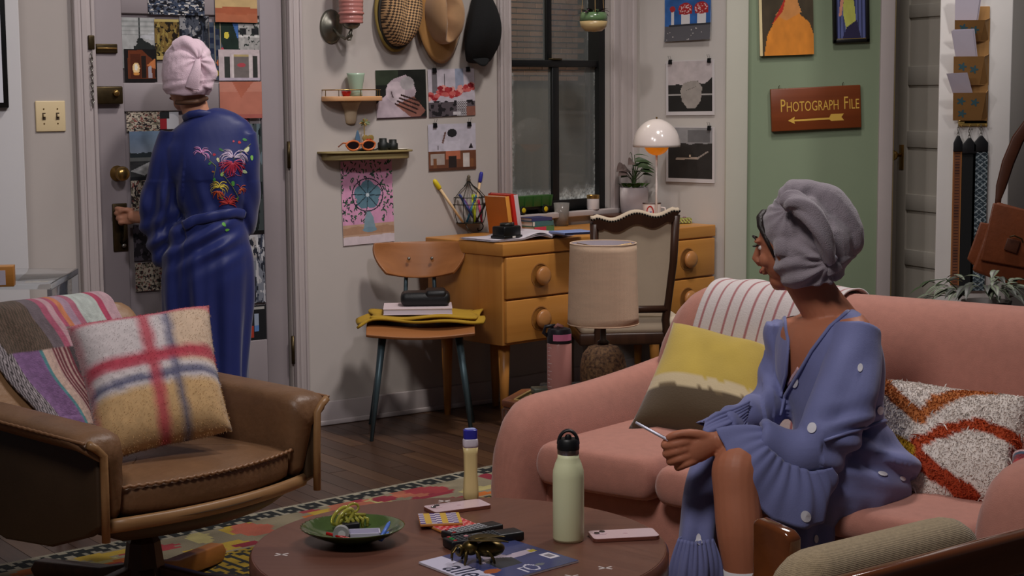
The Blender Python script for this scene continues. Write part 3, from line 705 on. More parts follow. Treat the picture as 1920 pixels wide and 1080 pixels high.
# ---- end table and lamp
ET = thing('end_table', 'hexagonal wooden end table with glass inset beside the sofa arm', 'side table', (.165, 5.33, 0), math.radians(12))
mah = WOOD('mahogany', (96, 52, 30), (124, 72, 42), .3, 'X', 9)
HR = .205; hx = [(HR*math.cos(k*pi/3), HR*math.sin(k*pi/3)) for k in range(6)]
ETZ = .415
for k in range(6):
    p, q = hx[k], hx[(k+1) % 6]; f = .82
    B(MB().prism([p, q, (q[0]*f, q[1]*f), (p[0]*f, p[1]*f)], ETZ-.022, ETZ), 'top_rail', mah, ET, bevel=.003)
    f2 = .97; f3 = .88
    B(MB().prism([(p[0]*f2, p[1]*f2), (q[0]*f2, q[1]*f2), (q[0]*f3, q[1]*f3), (p[0]*f3, p[1]*f3)], ETZ-.085, ETZ-.022), 'apron', mah, ET, bevel=.002)
    B(MB().cyl((p[0]*.92, p[1]*.92, 0), (p[0]*.92, p[1]*.92, ETZ-.03), .011, .017, 10), 'leg', darkwood, ET, sm=True)
    B(MB().tube([(p[0]*.80, p[1]*.80, ETZ-.002), (q[0]*.80, q[1]*.80, ETZ-.002)], .004, 6), 'gilt_line', M('gilt line', (170, 140, 84), .4, .3), ET)
B(MB().prism([(x*.83, y*.83) for x, y in hx], ETZ-.014, ETZ-.006), 'glass_inset', M('smoked glass', (84, 78, 60), .08, coat=1), ET)
lp = D(1131, 650, 5.38); LM = thing('table_lamp', 'cork-base table lamp with a tapered linen drum shade', 'lamp', (lp[0], lp[1], ETZ-.006))
cork = M('cork', (118, 88, 58), .85, bump=.9, bscale=60, col2=(58, 38, 26), vscale=95)
B(MB().lathe([(.068, 0), (.074, .05), (.074, .10), (.066, .135), (.048, .158), (.022, .166), (0, .167)], 32), 'lamp_base', cork, LM, sm=True)
B(MB().lathe([(.016, .165), (.020, .175), (.010, .182), (.009, .22), (.012, .225), (.012, .26), (0, .26)], 16), 'socket', M('dark socket', (52, 42, 30), .4, .4), LM, sm=True)
zt = D(1135, 456, 5.38)[2]-ETZ+.006; zb_ = D(1137, 606, 5.38)[2]-ETZ+.006
linen = M('linen shade', (232, 200, 170), .9, weave=.5, wscale=700, var=.07, vscale=14, stretch=(1, 1, 4))
rt_ = 124/2/3200*5.38; rb_ = 133/2/3200*5.38
B(MB().grid(lambda u, v: ((rb_+(rt_-rb_)*v)*math.cos(2*pi*u), (rb_+(rt_-rb_)*v)*math.sin(2*pi*u), zb_+(zt-zb_)*v), 64, 12, cu=True), 'lamp_shade', linen, LM, thick=.003, sm=True)
sh = [o for o in LM.children if o.name.startswith('lamp_shade')][0]
for z, r in ((zt, rt_), (zb_, rb_)): B(MB().tube([(r*math.cos(a), r*math.sin(a), z) for a in np.linspace(0, 2*pi, 65)], .0026, 6, caps=False), 'shade_rim', linen, sh, sm=True)
B(MB().grid(lambda u, v: ((rb_+(rt_-rb_)*v-.0035)*math.cos(2*pi*u), (rb_+(rt_-rb_)*v-.0035)*math.sin(2*pi*u), zb_+(zt-zb_)*v), 64, 6, cu=True), 'shade_lining', M('shade lining', (226, 216, 224), .8), sh, sm=True)
for k in range(3): a = k*2*pi/3+.4; B(MB().cyl((0, 0, zt-.015), (rt_*math.cos(a), rt_*math.sin(a), zt-.004), .0014, n=5), 'shade_spider', brass, sh)
B(MB().lathe([(.0, .012), (.005, .009), (.006, .004), (.004, 0), (0, 0)][::-1], 10, None, (0, 0, zt-.018)), 'finial', brass, sh, sm=True)
# ---- armchair in the near right corner
_fo = Z(1760, 1035, .72)
FC = thing('wooden_armchair', 'glossy wood-framed armchair with olive tweed cushion, back turned to view', 'armchair', (_fo[0], _fo[1], 0), math.radians(37))
gloss = WOOD('glossy teak', (90, 46, 20), (126, 68, 30), .09, 'X', 8, coat=.6)
olive = M('olive tweed', (172, 152, 120), .95, weave=.3, wscale=900, var=.25, vscale=170, sheen=.2)
B(MB().box((-.36, -.012, .655), (.36, .016, .72)), 'top_rail', gloss, FC, bevel=.008, bseg=3)
B(MB().box((-.34, -.010, .33), (.34, .012, .37)), 'lower_rail', gloss, FC, bevel=.006)
for k in range(7): B(MB().box((-.27+k*.09-.012, -.005, .365), (-.27+k*.09+.012, .007, .66)), 'slat', gloss, FC, bevel=.004)
def fcush():
    R = []; n = 20
    for t in np.linspace(0, 1, 15):
        x = -.25+.45*t; q = min(1, min(t, 1-t)/.16+.02); rr = math.sqrt(max(.02, 1-(1-q)**2)); zt = .46+(.737-.46)*(.45+.55*rr); th = .06*(.35+.65*rr)
        R.append([(x, .085+th*np.sign(math.cos(a))*abs(math.cos(a))**.7-.10*(z_-.72), z_) for a in np.linspace(0, 2*pi, n, endpoint=False) for z_ in [(zt+.42)/2+(zt-.42)/2*np.sign(math.sin(a))*abs(math.sin(a))**.7]])
    return R
B(MB().rings(fcush()), 'back_cushion', olive, FC, sub=1, sm=True)
B(MB().box((-.143, .05, .33), (.183, .56, .43)), 'seat_cushion', olive, FC, bevel=.035, bseg=4)
for x0, zt_ in ((-.170, .752), (.185, .690)):
    B(MB().prism([(.128, 0), (.205, 0), (.205, zt_), (.195, zt_+.004), (.14, zt_-.004), (.128, zt_-.012)], x0, x0+.026, basis((0, 0, 0), (0, 1, 0), (0, 0, 1), (1, 0, 0))), 'side_upright', gloss, FC, bevel=.006, bseg=3)
    B(MB().box((x0, .16, .50), (x0+.026, .56, .53)), 'arm', gloss, FC, bevel=.006)
    B(MB().box((x0, .53, 0), (x0+.026, .57, .51)), 'front_leg', gloss, FC, bevel=.005)
    B(MB().box((x0, 0, 0), (x0+.026, .03, .66)), 'back_leg', gloss, FC, bevel=.005)
    B(MB().box((x0+.004, .03, .30), (x0+.022, .54, .34)), 'side_rail', gloss, FC, bevel=.004)
# ================================================================ THINGS ON THE WALLS
def wthing(name, label, cat, P, x, y, off=0, group=None, rot=0):
    t, z = P.tz(x, y, off); o = thing(name, label, cat, P.pt(t, z, off), P.ang, group)
    o.rotation_euler = (0, rot, P.ang); return o
def picture(name, label, cat, P, rect, img, off=.004, rot=0, group=None, curl=None, mat=None):
    x0, y0, x1, y1 = rect; xm, ym = (x0+x1)/2, (y0+y1)/2
    t0 = P.tz(x0, ym, off)[0]; t1 = P.tz(x1, ym, off)[0]; z1 = P.tz(xm, y0, off)[1]; z0 = P.tz(xm, y1, off)[1]
    gy = img.a.mean(1, keepdims=True); img.a = (gy+(img.a-gy)*.82)*.93
    me = sheet_mesh(img, t1-t0, z1-z0, curl); o = obj(name, me, mat or PAPER())
    o.location = P.pt((t0+t1)/2, (z0+z1)/2, off); o.rotation_euler = (0, rot, P.ang); tag(o, label, cat, group)
    o['w'] = t1-t0; o['h'] = z1-z0; return o
clipm = M('black clip', (18, 18, 20), .35, .2); wire = M('clip wire', (150, 150, 150), .3, .9)
def clips(o, xs=(-.36, .36)):
    w, h = o['w'], o['h']
    for q in xs:
        c = B(MB().prism([(-.010, -.016), (.010, -.016), (.007, .004), (-.007, .004)], -.005, .005, basis((q*w, -.003, h/2+.002), (1, 0, 0), (0, 0, 1), (0, -1, 0))), 'binder_clip', clipm, o)
        B(MB().tube([(q*w-.004, -.004, h/2+.004), (q*w-.007, -.012, h/2+.022), (q*w+.007, -.012, h/2+.022), (q*w+.004, -.004, h/2+.004)], .0009, 5), 'clip_wire', wire, c)
# --- switch plate and frame at far left
sp = wthing('light_switch', 'cream double light switch plate by the door', 'light switch', PA, 94, 218)
a = PA.tz(65, 190); b_ = PA.tz(123, 247); w, h = b_[0]-a[0], a[1]-b_[1]
ivp = M('ivory plastic', (216, 196, 154), .4)
B(MB().box((-w/2, -.007, -h/2), (w/2, 0, h/2)), 'cover_plate', ivp, sp, bevel=.004, bseg=3)
for s_ in (-.23, .23):
    sl_ = B(MB().box((s_*w-.006, -.0085, -.013), (s_*w+.006, -.006, .013)), 'switch_slot', M('slot brown', (70, 56, 40), .5), sp)
    B(MB().box((s_*w-.0035, -.018, -.002), (s_*w+.0035, -.007, .008)), 'toggle', ivp, sl_, bevel=.001)
    for zz_ in (-.03, .03): B(MB().lathe([(.003, 0), (.003, .001), (0, .001)], 10, basis((s_*w, -.007, zz_*.9), (1, 0, 0), (0, 0, 1), (0, -1, 0))), 'screw', brass, sp)
pf = thing('framed_picture', 'black framed white picture cut off by left edge', 'picture', PL_.pt(PL_.tz(-60, 100)[0], PL_.tz(5, 100)[1], 0), PL_.ang)
fw = PL_.tz(12, 100)[0]-PL_.tz(-60, 100)[0]; fz0 = PL_.tz(5, 202)[1]-pf.location[2]
B(MB().box((-fw, -.022, fz0), (fw, 0, .5)), 'frame', blackm, pf, bevel=.003)
B(MB().box((-fw+.018, -.024, fz0+.018), (fw-.018, -.02, .48)), 'mat_board', M('white mat', (222, 222, 230), .7), pf)
# --- collage on the door
DO = -.030
g = 'magazine cuttings on the entry door'
def leafy(seed, cols, base, nx=44, ny=44, sc=14, thr=.2): return Img(nx, ny, base).blobs(cols, sc, seed, thr)
im = leafy(3, [(38, 48, 70), (210, 206, 200), (60, 74, 100), (24, 26, 34)], (92, 100, 116), 60, 24, 16, .18)
picture('collage_print', 'dark blue marbled print at top of the door', 'print', PA, (277, -14, 383, 28), im, DO+.012, group=g)
im = leafy(5, [(34, 42, 60), (150, 150, 152), (20, 22, 30)], (74, 80, 94), 36, 44, 9, .2)
picture('collage_print', 'dark marbled print just behind pink towel turban', 'print', PA, (337, 29, 392, 110), im, DO+.003, group=g)
im = Img(36, 24, (214, 178, 116)).rect(0, 0, 1, .35, (198, 108, 70)).ell(.5, .38, .6, .12, (190, 96, 60)).noise(.08, 6, 2)
picture('collage_print', 'yellow and terracotta painted paper at top right of the door', 'print', PA, (403, -16, 482, 42), im, DO+.014, group=g)
im = Img(44, 52, (176, 178, 176)); im.v0 = 0
im.fill((im.v < .55+.2*vnoise(im.P, 5, 4)) & (im.u > .35), (38, 44, 42)).poly([(.45, .62), (1, .72), (.95, .55)], (196, 198, 202)).rect(.5, .6, .54, 1, (60, 64, 64)).fill((im.v > .65) & (np.sin(im.v*70) > .5), (120, 128, 124), .4).noise(.15, 8, 4)
picture('collage_print', 'grey lakeside dock photo on the upper door panel', 'photo', PA, (229, 33, 291, 128), im, DO+.003, group=g)
im = leafy(8, [(110, 96, 40), (60, 46, 22), (168, 144, 64), (36, 26, 14)], (134, 104, 44), 30, 44, 9, .2).rect(0, .0, 1, .08, (196, 170, 90)).rect(0, .94, 1, 1, (200, 176, 96)).rect(0, .08, .0, .0, (0, 0, 0))
picture('collage_print', 'golden autumn woodland print with yellow edge on door', 'print', PA, (290, 36, 336, 112), im, DO+.005, group=g)
im = Img(48, 48, (26, 22, 22)).poly([(.1, .1), (.12, .95), (.55, .98), (.93, .62), (.95, .1)], (120, 52, 22)).poly([(.18, .12), (.18, .85), (.5, .85), (.5, .12)], (92, 38, 16)).ell(.36, .42, .11, .17, (255, 214, 140)).ell(.36, .45, .05, .10, (255, 250, 230)).ell(.36, .25, .09, .05, (230, 150, 60)).poly([(.68, .5), (.95, .72), (.95, .4)], (214, 120, 60)).poly([(.72, .12), (.86, .12), (.82, .5), (.72, .45)], (170, 160, 170)).rect(.52, .12, .66, .8, (38, 26, 22)).noise(.1, 7, 3)
picture('collage_print', 'night photo of lamplit cabin room on the door', 'photo', PA, (233, 92, 294, 154), im, DO+.006, group=g)
im = Img(52, 60, (70, 84, 104)).poly([(.55, 1), (1, 1), (1, .72), (.8, .78)], (64, 112, 190)).poly([(.3, 1), (.8, 1), (1, .6), (1, .2), (.55, .55)], (34, 52, 44))
for k in range(5):
    for j in range(3): im.poly([(.02+j*.16, .12+k*.18-j*.03), (.12+j*.16, .12+k*.18-j*.03), (.12+j*.16, .22+k*.18-j*.03), (.02+j*.16, .22+k*.18-j*.03)], (34, 46, 78)).rect(.14+j*.16, 0, .17+j*.16, 1, (176, 158, 124))
im.ell(.64, .78, .07, .06, (226, 206, 60)).ell(.52, .52, .05, .045, (214, 70, 90)).ell(.40, .3, .05, .05, (230, 120, 60)).ell(.36, .12, .05, .05, (232, 200, 50)).noise(.15, 9, 6)
picture('collage_print', 'street facade photo with coloured balloons on the door', 'photo', PA, (381, 42, 450, 150), im, DO+.003, group=g)
im = Img(36, 44, (170, 168, 164)).rect(.05, .5, .35, .7, (38, 40, 44)).rect(.62, .5, .95, .7, (38, 40, 44)).rect(0, .42, 1, .47, (214, 212, 208)).rect(0, .84, 1, .9, (60, 70, 60)).fill(vnoise(Img(36, 44, (0, 0, 0)).P, 9, 5) > .25, (48, 58, 54)).noise(.2, 10, 2)
picture('collage_print', 'grey house front photo at right edge of the door', 'photo', PA, (447, 36, 487, 94), im, DO+.005, group=g)
im = Img(52, 44, (206, 188, 190)).rect(0, 0, 1, .08, (196, 180, 196)).rect(.13, .1, .27, .78, (58, 62, 58)).rect(.30, .08, .36, .85, (222, 208, 206)).rect(.36, .1, .74, .82, (122, 112, 108)).rect(.36, .78, .74, .84, (196, 172, 110)).rect(.74, .08, .80, .85, (222, 208, 206)).rect(.82, .1, .94, .8, (56, 58, 54)).ell(.55, .5, .1, .07, (196, 70, 80)).noise(.10, 9, 2)
picture('collage_print', 'pale pink porch photo on right of upper door panel', 'photo', PA, (410, 93, 487, 151), im, DO+.007, group=g)
im = Img(40, 36, (204, 118, 94)).rect(0, .72, 1, 1, (214, 134, 110)).poly([(.3, 1), (.8, 1), (.5, .55)], (196, 104, 76)).rect(0, .0, 1, .12, (188, 96, 84)).noise(.06, 5, 2)
picture('collage_print', 'plain peach pink paper on the middle door rail', 'paper', PA, (412, 153, 491, 222), im, DO+.014, group=g)
def floral(seed, nx=36, ny=36): return Img(nx, ny, (196, 182, 160)).blobs([(70, 56, 50), (150, 84, 76), (120, 112, 92), (44, 40, 44)], 15, seed, .24)
picture('collage_print', 'small floral patterned paper at top left of lower panel', 'print', PA, (237, 208, 302, 247), floral(11, 44, 30), DO+.004, group=g)
im = Img(28, 26, (176, 176, 186)).ell(.62, .4, .4, .5, (206, 206, 214)).rect(0, 0, .35, .6, (176, 34, 44)).rect(0, .6, .5, 1, (40, 42, 46))
picture('collage_print', 'red and white clipping left of the standing person', 'print', PA, (300, 210, 335, 242), im, DO+.006, group=g)
im = Img(36, 28, (60, 58, 60)).ell(.55, .4, .4, .42, (184, 40, 40)).ell(.45, .6, .2, .2, (222, 190, 180)).ell(.2, .3, .2, .2, (196, 180, 70)).noise(.2, 8, 3)
picture('collage_print', 'red Christmas-coloured clipping above the blue robe shoulder', 'print', PA, (412, 208, 468, 244), im, DO+.005, group=g)
im = Img(48, 40, (0, 0, 0)).grad((150, 160, 172), (112, 142, 176)); im.fill(im.v < .28+.08*vnoise(im.P, 12, 3), (48, 58, 62)).fill(im.v < .12, (110, 114, 110)).noise(.08, 5, 2)
picture('collage_print', 'cloudy sky over dark treeline photo on door', 'photo', PA, (243, 246, 312, 302), im, DO+.005, group=g)
im = Img(44, 36, (60, 62, 62)).poly([(0, .5), (.55, .95), (1, .9), (.4, .25)], (172, 174, 172)).rect(0, 0, 1, .2, (40, 42, 44)).noise(.2, 7, 3)
picture('collage_print', 'black and white slanting rooftop photo on door', 'photo', PA, (244, 302, 310, 338), im, DO+.004, group=g)
picture('collage_print', 'floral patterned paper strip above the door handle', 'print', PA, (246, 338, 285, 402), floral(21, 28, 44), DO+.004, group=g)
picture('collage_print', 'dark print half hidden behind blue sleeve', 'print', PA, (250, 420, 300, 488), Img(30, 40, (50, 46, 52)).blobs([(30, 28, 34), (92, 84, 96)], 8, 5, .2), DO+.004, group=g)
picture('collage_print', 'floral patterned paper at lower left of the door', 'print', PA, (254, 492, 304, 545), floral(31, 34, 36), DO+.005, group=g)
im = Img(24, 70, (66, 76, 76)).blobs([(26, 34, 34), (96, 116, 124)], 6, 9, .2).rect(0, .0, 1, .03, (20, 20, 20))
picture('collage_print', 'tall dark green print behind right sleeve of robe', 'print', PA, (462, 232, 498, 438), im, DO+.004, group=g)
im = Img(28, 60, (150, 152, 160)).rect(.0, .66, .6, 1, (176, 170, 166)).rect(.55, .6, .62, 1, (230, 230, 230)).fill(Img(28, 60, (0, 0, 0)).v < .62, (128, 134, 146)).blobs([(64, 72, 92), (196, 196, 200), (44, 48, 60)], 9, 13, .22)
picture('collage_print', 'blue-grey leafy print low on right of the door', 'print', PA, (462, 440, 499, 568), im, DO+.005, group=g)
im = Img(24, 48, (34, 36, 40)).rect(.35, .35, .6, .8, (160, 176, 200)).rect(.35, .35, .6, .5, (90, 140, 210)).rect(.0, .2, .3, .5, (200, 60, 40)).rect(0, 0, 1, .12, (60, 110, 190)).rect(.1, .9, .9, .95, (180, 178, 172))
picture('collage_print', 'dark window print at bottom right of lower panel', 'print', PA, (466, 572, 499, 648), im, DO+.005, group=g)
# --- wall sconce
SCN = wthing('wall_sconce', 'pewter wall sconce with ribbed pink glass shade', 'sconce', PA, 625, 50)
pew = M('pewter', (120, 118, 106), .35, .8, var=.2, vscale=30)
B(MB().lathe([(.052, 0), (.052, .006), (.044, .010), (.03, .014), (.022, .024), (0, .026)], 24, basis((-.012, 0, .0), (1, 0, 0), (0, 0, 1.35), (0, -1, 0))), 'back_plate', pew, SCN, sm=True)
B(MB().tube([(-.012, -.02, -.005), (-.004, -.05, -.035), (.006, -.085, -.052), (.018, -.105, -.040), (.022, -.108, -.012)], .006, 10), 'arm', pew, SCN, sm=True)
B(MB().tube([(.018, -.105, -.02), (.006, -.10, -.045), (.010, -.10, -.058), (.022, -.10, -.056), (.030, -.10, -.035)], .0035, 8), 'scroll', pew, SCN, sm=True)
B(MB().lathe([(.010, -.015), (.026, -.008), (.034, .002), (.036, .010), (.030, .013)], 24, None, (.022, -.108, .0)), 'shade_holder', pew, SCN, sm=True)
prof = []
for k in range(70):
    z = .010+.20*k/69; r = .047+.006*(k/69)+.0009*math.sin(k*1.1)+(.004 if .045 < z < .055 else 0); prof.append((r, z))
pinkglass = M('pink glass', (190, 124, 116), .35, sub=.0, trans=.15, coat=.4)
B(MB().lathe([(.0, .010)]+prof, 32, None, (.022, -.108, 0)), 'glass_shade', pinkglass, SCN, sm=True)
# --- hats
def hat(name, label, x, y, brim, crown, bm, cm, off, rot=0, crush=.3, chk=False, dome=.11):
    H = wthing(name, label, 'hat', PA, x, y, off); X = basis((0, 0, 0), (1, 0, 0), (0, 0, 1), (0, -1, 0)) @ rotz(rot)
    bx, bz = brim; b = MB()
    b.grid(lambda u, v: (bx*(.5+.5*v)*math.cos(2*pi*u), bz*(.5+.5*v)*math.sin(2*pi*u), .012*math.sin(2*(2*pi*u))*v-.016*v*v+.03), 48, 7, cu=True, X=X)
    B(b, 'brim', bm, H, thick=.004, sm=True)
    cx, cz = crown; b = MB(); R = []
    for t in np.linspace(0, 1, 14):
        q = math.sqrt(max(0, 1-t**3.2)) if t < 1 else 0; ring = []
        for j in range(40):
            a = 2*pi*j/40; px, py = cx*q*math.cos(a), cz*q*math.sin(a); dz = dome*t
            dent = crush*dome*math.exp(-(px/(cx*.28))**2)*(t > .5)*((t-.5)/.5)
            ring.append((px+.0, py, .02+dz-dent))
        R.append(ring)
    b.rings(R, X, cap0=False, cap1=True); me = mesh_of(b, 'crown'); fixn(me)
    if False:
        c = coords(me)
        bm_ = bmesh.new(); bm_.from_mesh(me); bmesh.ops.subdivide_edges(bm_, edges=bm_.edges, cuts=5, use_grid_fill=True); bm_.to_mesh(me); bm_.free(); c = coords(me)
        f = ((np.floor((c[:, 0]+c[:, 2])/.0075)).astype(int)+(np.floor((c[:, 2]-c[:, 0])/.0075)).astype(int)) % 2
        setcol(me, np.where((f == 0)[:, None], np.array([[196, 158, 112]]), np.array([[58, 44, 32]])).astype(float))
    obj('crown', me, cm, H, sm=True); return H, X
checkm = M('check cloth', (196, 158, 112), .9)
_n = checkm.node_tree; _ck = _n.nodes.new('ShaderNodeTexChecker'); _ck.inputs['Scale'].default_value = 1; _ck.inputs['Color1'].default_value = (*lin((190, 152, 108)), 1); _ck.inputs['Color2'].default_value = (*lin((66, 50, 38)), 1)
_mp = _n.nodes.new('ShaderNodeMapping'); _mp.inputs['Rotation'].default_value = (0, .6, 0); _mp.inputs['Scale'].default_value = (125, 0, 125); _mp.vector_type = 'POINT'; _mp.inputs['Location'].default_value = (0, .5, 0)
_tc = _n.nodes.new('ShaderNodeTexCoord'); _n.links.new(_tc.outputs['Object'], _mp.inputs[0]); _n.links.new(_mp.outputs[0], _ck.inputs[0]); _n.links.new(_ck.outputs[0], _n.nodes['Principled BSDF'].inputs['Base Color'])
olivb = M('olive brim', (128, 108, 50), .8, var=.1, vscale=20)
felt = M('tan felt', (160, 124, 88), .9, var=.08, vscale=14, sheen=.3); feltb = M('tan felt brim', (158, 114, 60), .9, var=.08, vscale=14, sheen=.3)
H1, X1 = hat('trilby_hat', 'brown houndstooth check trilby with olive brim', 741, 22, (.110, .168), (.090, .145), olivb, checkm, .004, rot=-.12, chk=True)
b = MB(); b.tube([tuple(X1 @ Vector((.0915*math.cos(a), .147*math.sin(a), .03))) for a in np.linspace(0, 2*pi, 41)], [(.010, .003)]*41, 6, caps=False); B(b, 'hat_band', M('dark band', (34, 28, 22), .6), H1, sm=True)
H2, X2 = hat('felt_hat', 'wide-brimmed tan felt hat with pinched crown', 820, 28, (.118, .205), (.082, .125), feltb, felt, .010, rot=.05, crush=.75, dome=.13)
# black cap
CP = wthing('newsboy_hat', 'black wool cap hanging beside the window', 'cap', PA, 890, 50, .0)
b = MB(); R = []
for t in np.linspace(0, 1, 16):
    z = .145-.305*t; w_ = .034+.056*math.sin(min(1, t*1.35)*pi/2)-.035*max(0, (t-.7)/.3)**2; d_ = .05*math.sin(pi*(.12+.8*t))+.012
    R.append([(w_*np.sign(math.cos(a))*abs(math.cos(a))**.85+.010*math.sin(3*a)*t+.012*(1-t)-.006*t, -d_-.004+d_*np.sign(math.sin(a))*abs(math.sin(a))**.9+.004*math.sin(5*a+3*t), z) for a in np.linspace(0, 2*pi, 28, endpoint=False)])
b.rings(R); B(b, 'cap_body', M('black wool', (12, 12, 13), .95, bump=.3, bscale=200), CP, sub=1, sm=True)
B(MB().grid(lambda u, v: (-.062+.10*u, -.055-.03*math.sin(pi*u)*v, -.115-.055*v*math.sin(pi*(.1+.8*u))), 14, 6), 'cap_peak', M('black wool'), CP, thick=.006, sm=True)
B(MB().lathe([(.011, 0), (.009, .006), (0, .009)], 14, basis((.0, -.06, .10), (1, 0, 0), (0, 0, 1), (0, -1, 0))), 'cap_button', M('black wool'), CP, sm=True)
# --- upper shelf with tumbler and dish
shw = WOOD('pale shelf wood', (190, 138, 92), (214, 164, 116), .45, 'X', 8)
SH = wthing('gallery_shelf', 'small pale wood wall shelf with brass gallery rail', 'shelf', PA, 656, 185)
sx0 = PA.tz(602, 185)[0]-PA.tz(656, 185)[0]; sx1 = PA.tz(709, 185)[0]-PA.tz(656, 185)[0]
def demi(x0, x1, d, n=20, p=3.0): return [(x0, 0)]+[((x0+x1)/2-(x1-x0)/2*math.cos(pi*k/n), -d*(math.sin(pi*k/n))**(2/p)) for k in range(1, n)]+[(x1, 0)]
B(MB().prism(demi(sx0, sx1, .095), -.010, .010), 'board', shw, SH, bevel=.003)
rail = [(x*.96, y*.93, .036) for x, y in demi(sx0, sx1, .095)]
rl = B(MB().tube(rail, .0022, 6), 'gallery_rail', brass, SH, sm=True)
for k in (1, 5, 10, 15, 19): B(MB().cyl((rail[k][0], rail[k][1], .008), (rail[k][0], rail[k][1], .037), .0018, n=6), 'rail_post', brass, rl)
B(MB().lathe([(.012, -.105), (.022, -.10), (.026, -.08), (.030, -.05), (.042, -.02), (.05, -.010)], 20, basis((.0, -.004, 0), (1, 0, 0), (0, .7, 0), (0, 0, 1))), 'bracket', M('cream bracket', (196, 176, 146), .6), SH, sm=True)
def onshelf(x, d, S_, z=.010): return S_.matrix_basis @ Vector((x, d, z))
jade = M('jade glass', (186, 208, 184), .2, trans=.3, coat=.5, ior=1.3)
p = onshelf(.002, -.048, SH); TB = tag(B(MB().lathe([(.0, .004), (.022, .004), (.0225, .0), (.026, .002), (.024, .02), (.028, .035), (.036, .085), (.038, .094), (.036, .094), (.033, .08), (.025, .035), (0, .03)], 28, None), 'glass_tumbler', jade, sm=True), 'pale jade glass tumbler on the small gallery shelf', 'cup'); TB.location = p
p = onshelf(-.050, -.058, SH); o = tag(B(MB().lathe([(.014, 0), (.019, .014), (.021, .021), (.018, .020), (.012, .004), (0, .004)], 24), 'red_dish', M('red lacquer', (176, 24, 22), .3), sm=True), 'tiny red dish beside the jade tumbler', 'dish'); o.location = p
# --- lower shelf
SH2 = wthing('curved_shelf', 'olive-painted curved wall shelf above the fan painting', 'shelf', PA, 679, 282)
sx0 = PA.tz(594, 285)[0]-PA.tz(679, 285)[0]; sx1 = PA.tz(764, 285)[0]-PA.tz(679, 285)[0]
olv = M('olive gilt paint', (142, 126, 82), .5, var=.1, vscale=12)
B(MB().prism(demi(sx0, sx1, .105, 24, 4), -.008, .0), 'board', olv, SH2, bevel=.002)
B(MB().prism(demi(sx0+.02, sx1-.015, .092, 24, 4), -.036, -.007), 'apron', olv, SH2, bevel=.004, bseg=3)
p2 = lambda x, d: onshelf(x, d, SH2, 0)
# orange sunglasses
def shades(name, label, loc, rz, fm, lm, w=.062):
    T = thing(name, label, 'sunglasses', loc, rz)
    for s_ in (-1, 1):
        cx = s_*.036; ring = [(cx+.030*math.cos(a)*(1+.12*(math.sin(a) > 0)*(math.cos(a)*s_ > 0)), 0, .024+.019*math.sin(a)) for a in np.linspace(0, 2*pi, 25)]
        rim = B(MB().tube(ring, .0042, 6, caps=False), 'rim', fm, T, sm=True)
        B(MB().add([(x, 0, z) for x, _, z in ring[:-1]], [tuple(range(24))]), 'lens', lm, rim)
        B(MB().tube([(s_*.067, 0, .034), (s_*.068, .03, .034), (s_*.066, .07, .018)], .003, 6), 'temple', fm, T, sm=True)
    B(MB().tube([(-.008, 0, .028), (0, -.001, .032), (.008, 0, .028)], .004, 6), 'bridge', fm, T, sm=True); return T
shades('sunglasses', 'orange-framed cat-eye sunglasses on the curved shelf', p2(-.055, -.085), PA.ang, M('orange acetate', (196, 104, 54), .3), M('dark lens', (26, 14, 14), .1, coat=1))
b = MB(); BN = thing('binoculars', 'small black folding binoculars on the curved shelf', 'binoculars', p2(.095, -.050), PA.ang)
for s_, h_ in ((-1, .05), (1, .044)): 
    B(MB().lathe([(.018, 0), (.022, .004), (.022, h_*.6), (.017, h_*.7), (.016, h_), (.012, h_), (0, h_-.006)], 18, None, (s_*.024, 0, 0)), 'barrel', M('black rubber', (22, 26, 24), .5), BN, sm=True)
B(MB().box((-.012, -.012, .008), (.012, .012, .03)), 'hinge_bridge', M('black rubber'), BN, bevel=.003)
B(MB().tube([(-.04, 0, .01), (-.06, -.01, .006), (-.075, -.02, .004), (-.085, -.01, .004)], .003, 6), 'strap', M('black rubber'), BN, sm=True)
sp2 = tag(B(MB().lathe([(.0, 0), (.028, .001), (.036, .004), (.036, .006), (.026, .004), (0, .003)], 24), 'saucer', M('white china', (216, 210, 202), .3), sm=True), 'white saucer beside the binoculars', 'saucer'); sp2.location = p2(.165, -.034)
FG = thing('heart_ornament', 'gilt heart and leaf ornament standing on the curved shelf', 'ornament', p2(-.015, -.045), PA.ang)
gilt = M('gilt', (190, 160, 92), .35, .6)
hp_ = [(.028*(math.sin(t)**3), .0) for t in []]
heart = [(.0016*16*math.sin(t)**3, .0016*(13*math.cos(t)-5*math.cos(2*t)-2*math.cos(3*t)-math.cos(4*t))) for t in np.linspace(0, 2*pi, 30, endpoint=False)]
ht = B(MB().prism([(x, z+.046) for x, z in heart], -.005, .005, basis((.018, 0, 0), (1, 0, 0), (0, 0, 1), (0, -1, 0))), 'heart', gilt, FG, bevel=.002)
B(MB().prism([(x*.5, z*.5+.040) for x, z in heart], -.0075, .0075, basis((.018, 0, 0), (1, 0, 0), (0, 0, 1), (0, -1, 0))), 'red_heart', M('red lacquer'), ht)
B(MB().cyl((0, 0, 0), (0, 0, .115), .0025, n=8), 'stem', gilt, FG)
B(MB().cyl((.018, .002, 0), (.018, .002, .025), .003, n=8), 'heart_stem', gilt, FG)
B(MB().grid(lambda u, v: (-.034+.022*(u-.5)*math.sin(pi*(.1+.85*v)), -.004, .01+.075*v), 7, 12), 'feather', M('slate blue feather', (74, 104, 130), .7), FG, thick=.003, sm=True)
